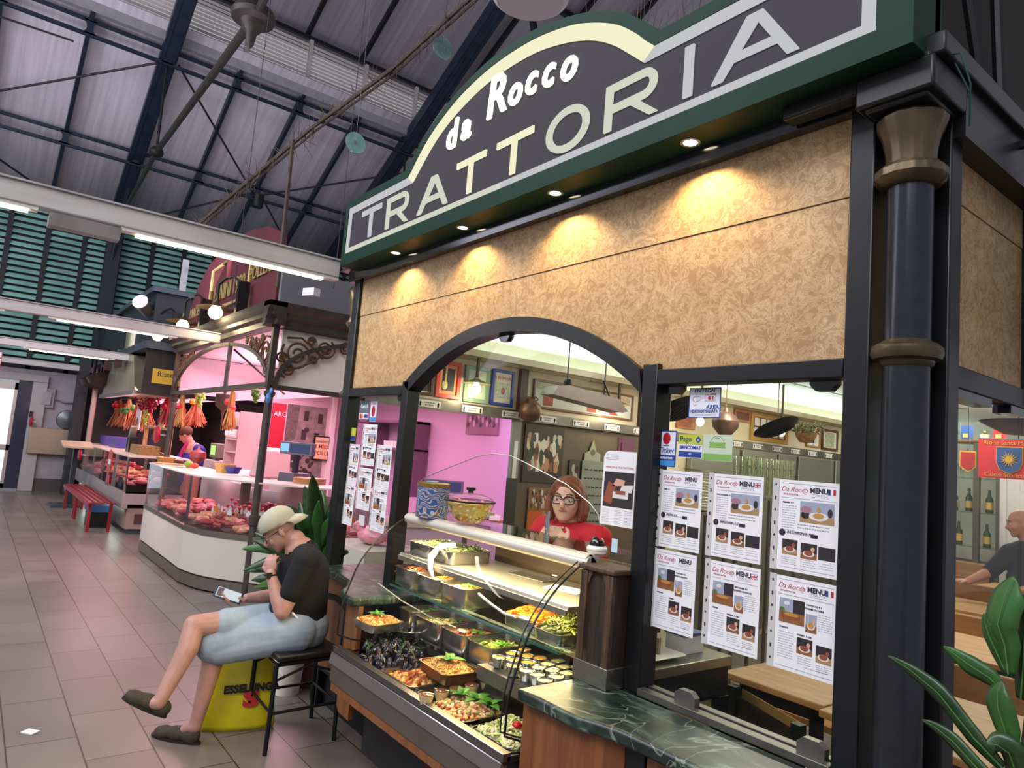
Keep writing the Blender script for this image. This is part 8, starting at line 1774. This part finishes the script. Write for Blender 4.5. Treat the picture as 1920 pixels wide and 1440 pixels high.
# ---------------- plants
LEAF = mat('glossy_leaf', '15300f', .34, hx2='27481f', scale=9, stretch=(1, 1, 4), coat=.15)
LEAFL = mat('light_leaf', '28501f', .36, hx2='38662c', scale=9)
def stripleaf(m, pts, ws, up=(0, -1, 0), fold=.25):
    """long leaf through given points with a width at each"""
    pts = [V(p) for p in pts]; q = []; w = []
    for i in range(len(pts)-1):
        p0 = pts[max(i-1, 0)]; p1 = pts[i]; p2 = pts[i+1]; p3 = pts[min(i+2, len(pts)-1)]
        for k in range(4):
            t = k/4; q.append(.5*((2*p1)+(p2-p0)*t+(2*p0-5*p1+4*p2-p3)*t*t+(3*p1-3*p2+p3-p0)*t**3)); w.append(ws[i]+(ws[i+1]-ws[i])*t)
    q.append(pts[-1]); w.append(ws[-1]); rows = []
    for i, p in enumerate(q):
        d = (q[min(i+1, len(q)-1)]-q[max(i-1, 0)]).normalized(); s_ = d.cross(V(up)).normalized(); n_ = s_.cross(d)
        rows.append([p+s_*w[i]/2-n_*w[i]*fold*.5, p+s_*w[i]/4-n_*w[i]*fold*.12, p, p-s_*w[i]/4-n_*w[i]*fold*.12, p-s_*w[i]/2-n_*w[i]*fold*.5])
    m.sheet(rows); return m
pl1 = thing('potted_cordyline', 'leafy green plant in a pot behind the seated man, at the trattoria corner', 'plant')
PX, PY = -4.52, 1.98
MB().lathe([(.10, 0), (.14, .30), (.15, .30), (.15, .33), (.13, .33), (.12, .28), (0, .28)], (PX, PY, 0), 28).build('pot', mat('terracotta', '6d4030', .7), pl1)
for k in range(4): MB().tube([(PX+.02*k-.03, PY+.02*(k % 2), .28), (PX+.03*k-.03, PY-.02, .60+.08*k)], .012, 7).build('stem', mat('plant_stem', '5a5a36', .6), pl1)
lf = [  # direction across (x), out (y), rise, length, width
 (.35, -.2, 1.3, .62, .075), (.05, -.1, 1.5, .60, .08), (-.3, -.2, 1.2, .58, .075), (.6, -.1, .9, .52, .07), (-.7, -.2, .75, .56, .07), (-1.1, -.35, .40, .60, .065), (-.9, -.5, .15, .58, .06), (.7, .1, .5, .45, .07), (.25, -.5, .9, .5, .08), (-.25, -.6, .6, .5, .08), (-.5, -.1, 1.0, .62, .08), (.15, .1, 1.2, .66, .075), (.45, -.4, .3, .42, .08), (-1.2, -.2, .1, .55, .055), (-.6, -.7, -.1, .5, .06), (.1, -.8, .2, .42, .07), (.5, .2, 1.1, .55, .07), (-.1, .3, 1.3, .62, .08), (-.95, -.6, -.5, .50, .05), (.3, -.3, 1.0, .58, .08), (-.4, .2, .9, .56, .075), (.8, -.3, .7, .42, .065)]
lf += [(R_.uniform(-1.1, .3), R_.uniform(-.8, .1), R_.uniform(.1, 1.3), R_.uniform(.4, .62), .08) for _ in range(14)]
for i, (dx, dy, dz, L, w_) in enumerate(lf):
    d = V((dx, dy, dz)).normalized(); p0 = V((PX+.02*(i % 3), PY-.04, .66+.055*(i % 5))); m = MB()
    pts = [p0+d*L*t+V((0, 0, -.20*L*t*t*(1.3 if dz < 1 else .3))) for t in (0, .3, .6, .85, 1.0)]
    stripleaf(m, pts, [.014, w_*.95, w_*1.2, w_*.75, .002], up=V((.7+R_.uniform(-.3, .3), -.5+R_.uniform(-.3, .3), .5)), fold=.25); m.build('leaf', LEAF if i % 3 else LEAFL, pl1, solid=.0012)
pl2 = thing('foreground_plant', 'large green-leaved plant in the near right corner before the column', 'plant')
MB().lathe([(.12, .0), (.16, .42), (.17, .42), (.17, .46), (.15, .46), (.14, .40), (0, .40)], (-.38, 1.62, 0), 32).build('pot', mat('dark_pot', '2a2622', .5), pl2)
for a, b_ in (((-.40, 1.60, .38), (-.455, 1.50, 1.24)), ((-.38, 1.62, .38), (-.43, 1.56, 1.10))): MB().tube([a, ((a[0]+b_[0])/2+.01, (a[1]+b_[1])/2, (a[2]+b_[2])/2), b_], [.011, .010, .007], 8).build('stem', mat('green_stem', '3f5a34', .5), pl2)
big = [([(-.455, 1.50, 1.13), (-.50, 1.50, 1.165), (-.56, 1.50, 1.225), (-.61, 1.50, 1.253), (-.651, 1.50, 1.268)], [.018, .034, .036, .022, .002]),
 ([(-.44, 1.49, 1.08), (-.48, 1.49, 1.11), (-.53, 1.49, 1.15), (-.56, 1.49, 1.165), (-.582, 1.49, 1.170)], [.016, .030, .030, .018, .002]),
 ([(-.448, 1.50, 1.29), (-.452, 1.495, 1.34), (-.462, 1.49, 1.375), (-.452, 1.495, 1.425), (-.440, 1.50, 1.462)], [.020, .050, .060, .064, .004]),
 ([(-.452, 1.51, 1.285), (-.466, 1.505, 1.32), (-.478, 1.50, 1.35), (-.484, 1.50, 1.37), (-.486, 1.50, 1.388)], [.012, .026, .026, .018, .002]),
 ([(-.452, 1.50, 1.255), (-.475, 1.495, 1.278), (-.505, 1.49, 1.292), (-.53, 1.49, 1.305), (-.548, 1.49, 1.314)], [.012, .034, .036, .022, .002]),
 ([(-.440, 1.49, 1.16), (-.448, 1.485, 1.20), (-.457, 1.48, 1.235), (-.458, 1.48, 1.26), (-.452, 1.485, 1.280)], [.022, .048, .054, .042, .004]),
 ([(-.435, 1.52, 1.25), (-.43, 1.515, 1.31), (-.427, 1.51, 1.36), (-.425, 1.51, 1.40), (-.424, 1.51, 1.43)], [.020, .044, .048, .032, .003]),
 ([(-.44, 1.50, 1.10), (-.435, 1.49, 1.14), (-.44, 1.48, 1.165), (-.455, 1.47, 1.175), (-.468, 1.465, 1.172)], [.022, .05, .056, .045, .004]),
 ([(-.44, 1.50, 1.05), (-.42, 1.49, 1.10), (-.40, 1.48, 1.15), (-.385, 1.48, 1.20), (-.38, 1.48, 1.24)], [.02, .05, .055, .04, .003]), ([(-.44, 1.54, 1.12), (-.42, 1.54, 1.20), (-.41, 1.53, 1.28), (-.405, 1.53, 1.33), (-.40, 1.53, 1.38)], [.02, .05, .055, .04, .003])]
for pts, ws in big: MB().tube([V(p)+V((.002, -.005, .001)) for p in pts], [.0014, .0012, .001, .0007, .0004], 5).build('midrib', mat('leaf_rib', '4c7440', .5), pl2)
for i, (pts, ws) in enumerate(big): stripleaf(MB(), pts, ws, up=(-.35, -.93, .1), fold=.30).build('leaf', LEAFL if i in (2, 3, 4, 5) else LEAF, pl2, solid=.0008)
# climbing greenery at the right edge and dark gable above the side
hb = thing('hanging_greenery', 'dark green foliage hanging at the upper right edge of the side facade', 'plant')
m = MB()
for k in range(260):
    p = (-.60+R_.uniform(-.05, .05), 2.42+R_.uniform(-.03, .5), 2.10+R_.uniform(0, .58)*(1 if R_.random() < .6 else .6)); leafmesh(m, p, (R_.uniform(-.3, 1), R_.uniform(-1, 1), R_.uniform(-1, .6)), (0, 0, 1), R_.uniform(.04, .08), .035, .4, 3)
m.build('foliage', mat('ivy_leaf', '22331c', .5, noise=.3, scale=20), hb)['kind'] = 'stuff'
MB().box(-.66, -.64, 2.40, 2.42, 1.96, 2.72).box(-.765, -.64, 2.40, 2.42, 2.66, 2.68).box(-.66, -.64, 2.40, 2.9, 2.12, 2.14).build('iron_bracket', BLACKIRON, hb)
db = thing('roof_storage', 'dark brown boarding above the side cornice of the trattoria', 'boarding')
MB().box(-1.0, -.96, 2.05, 8, 2.76, 5.2).build('boarding', mat('dark_brown_board', '17120b', .8, noise=.15, scale=2), db)
MB().tube([(-.93, 2.25, 4.2), (-.86, 2.62, 2.9), (-.84, 2.68, 2.76)], .02, 8).build('pole', BLACKIRON, db); MB().tube([(-.93, 2.78, 4.6), (-.88, 2.85, 2.76)], .02, 8).build('pole', BLACKIRON, db)
MB().box(-.97, -.93, 2.02, 2.06, 2.76, 4.2).build('corner_post', DARK, db)
settle()
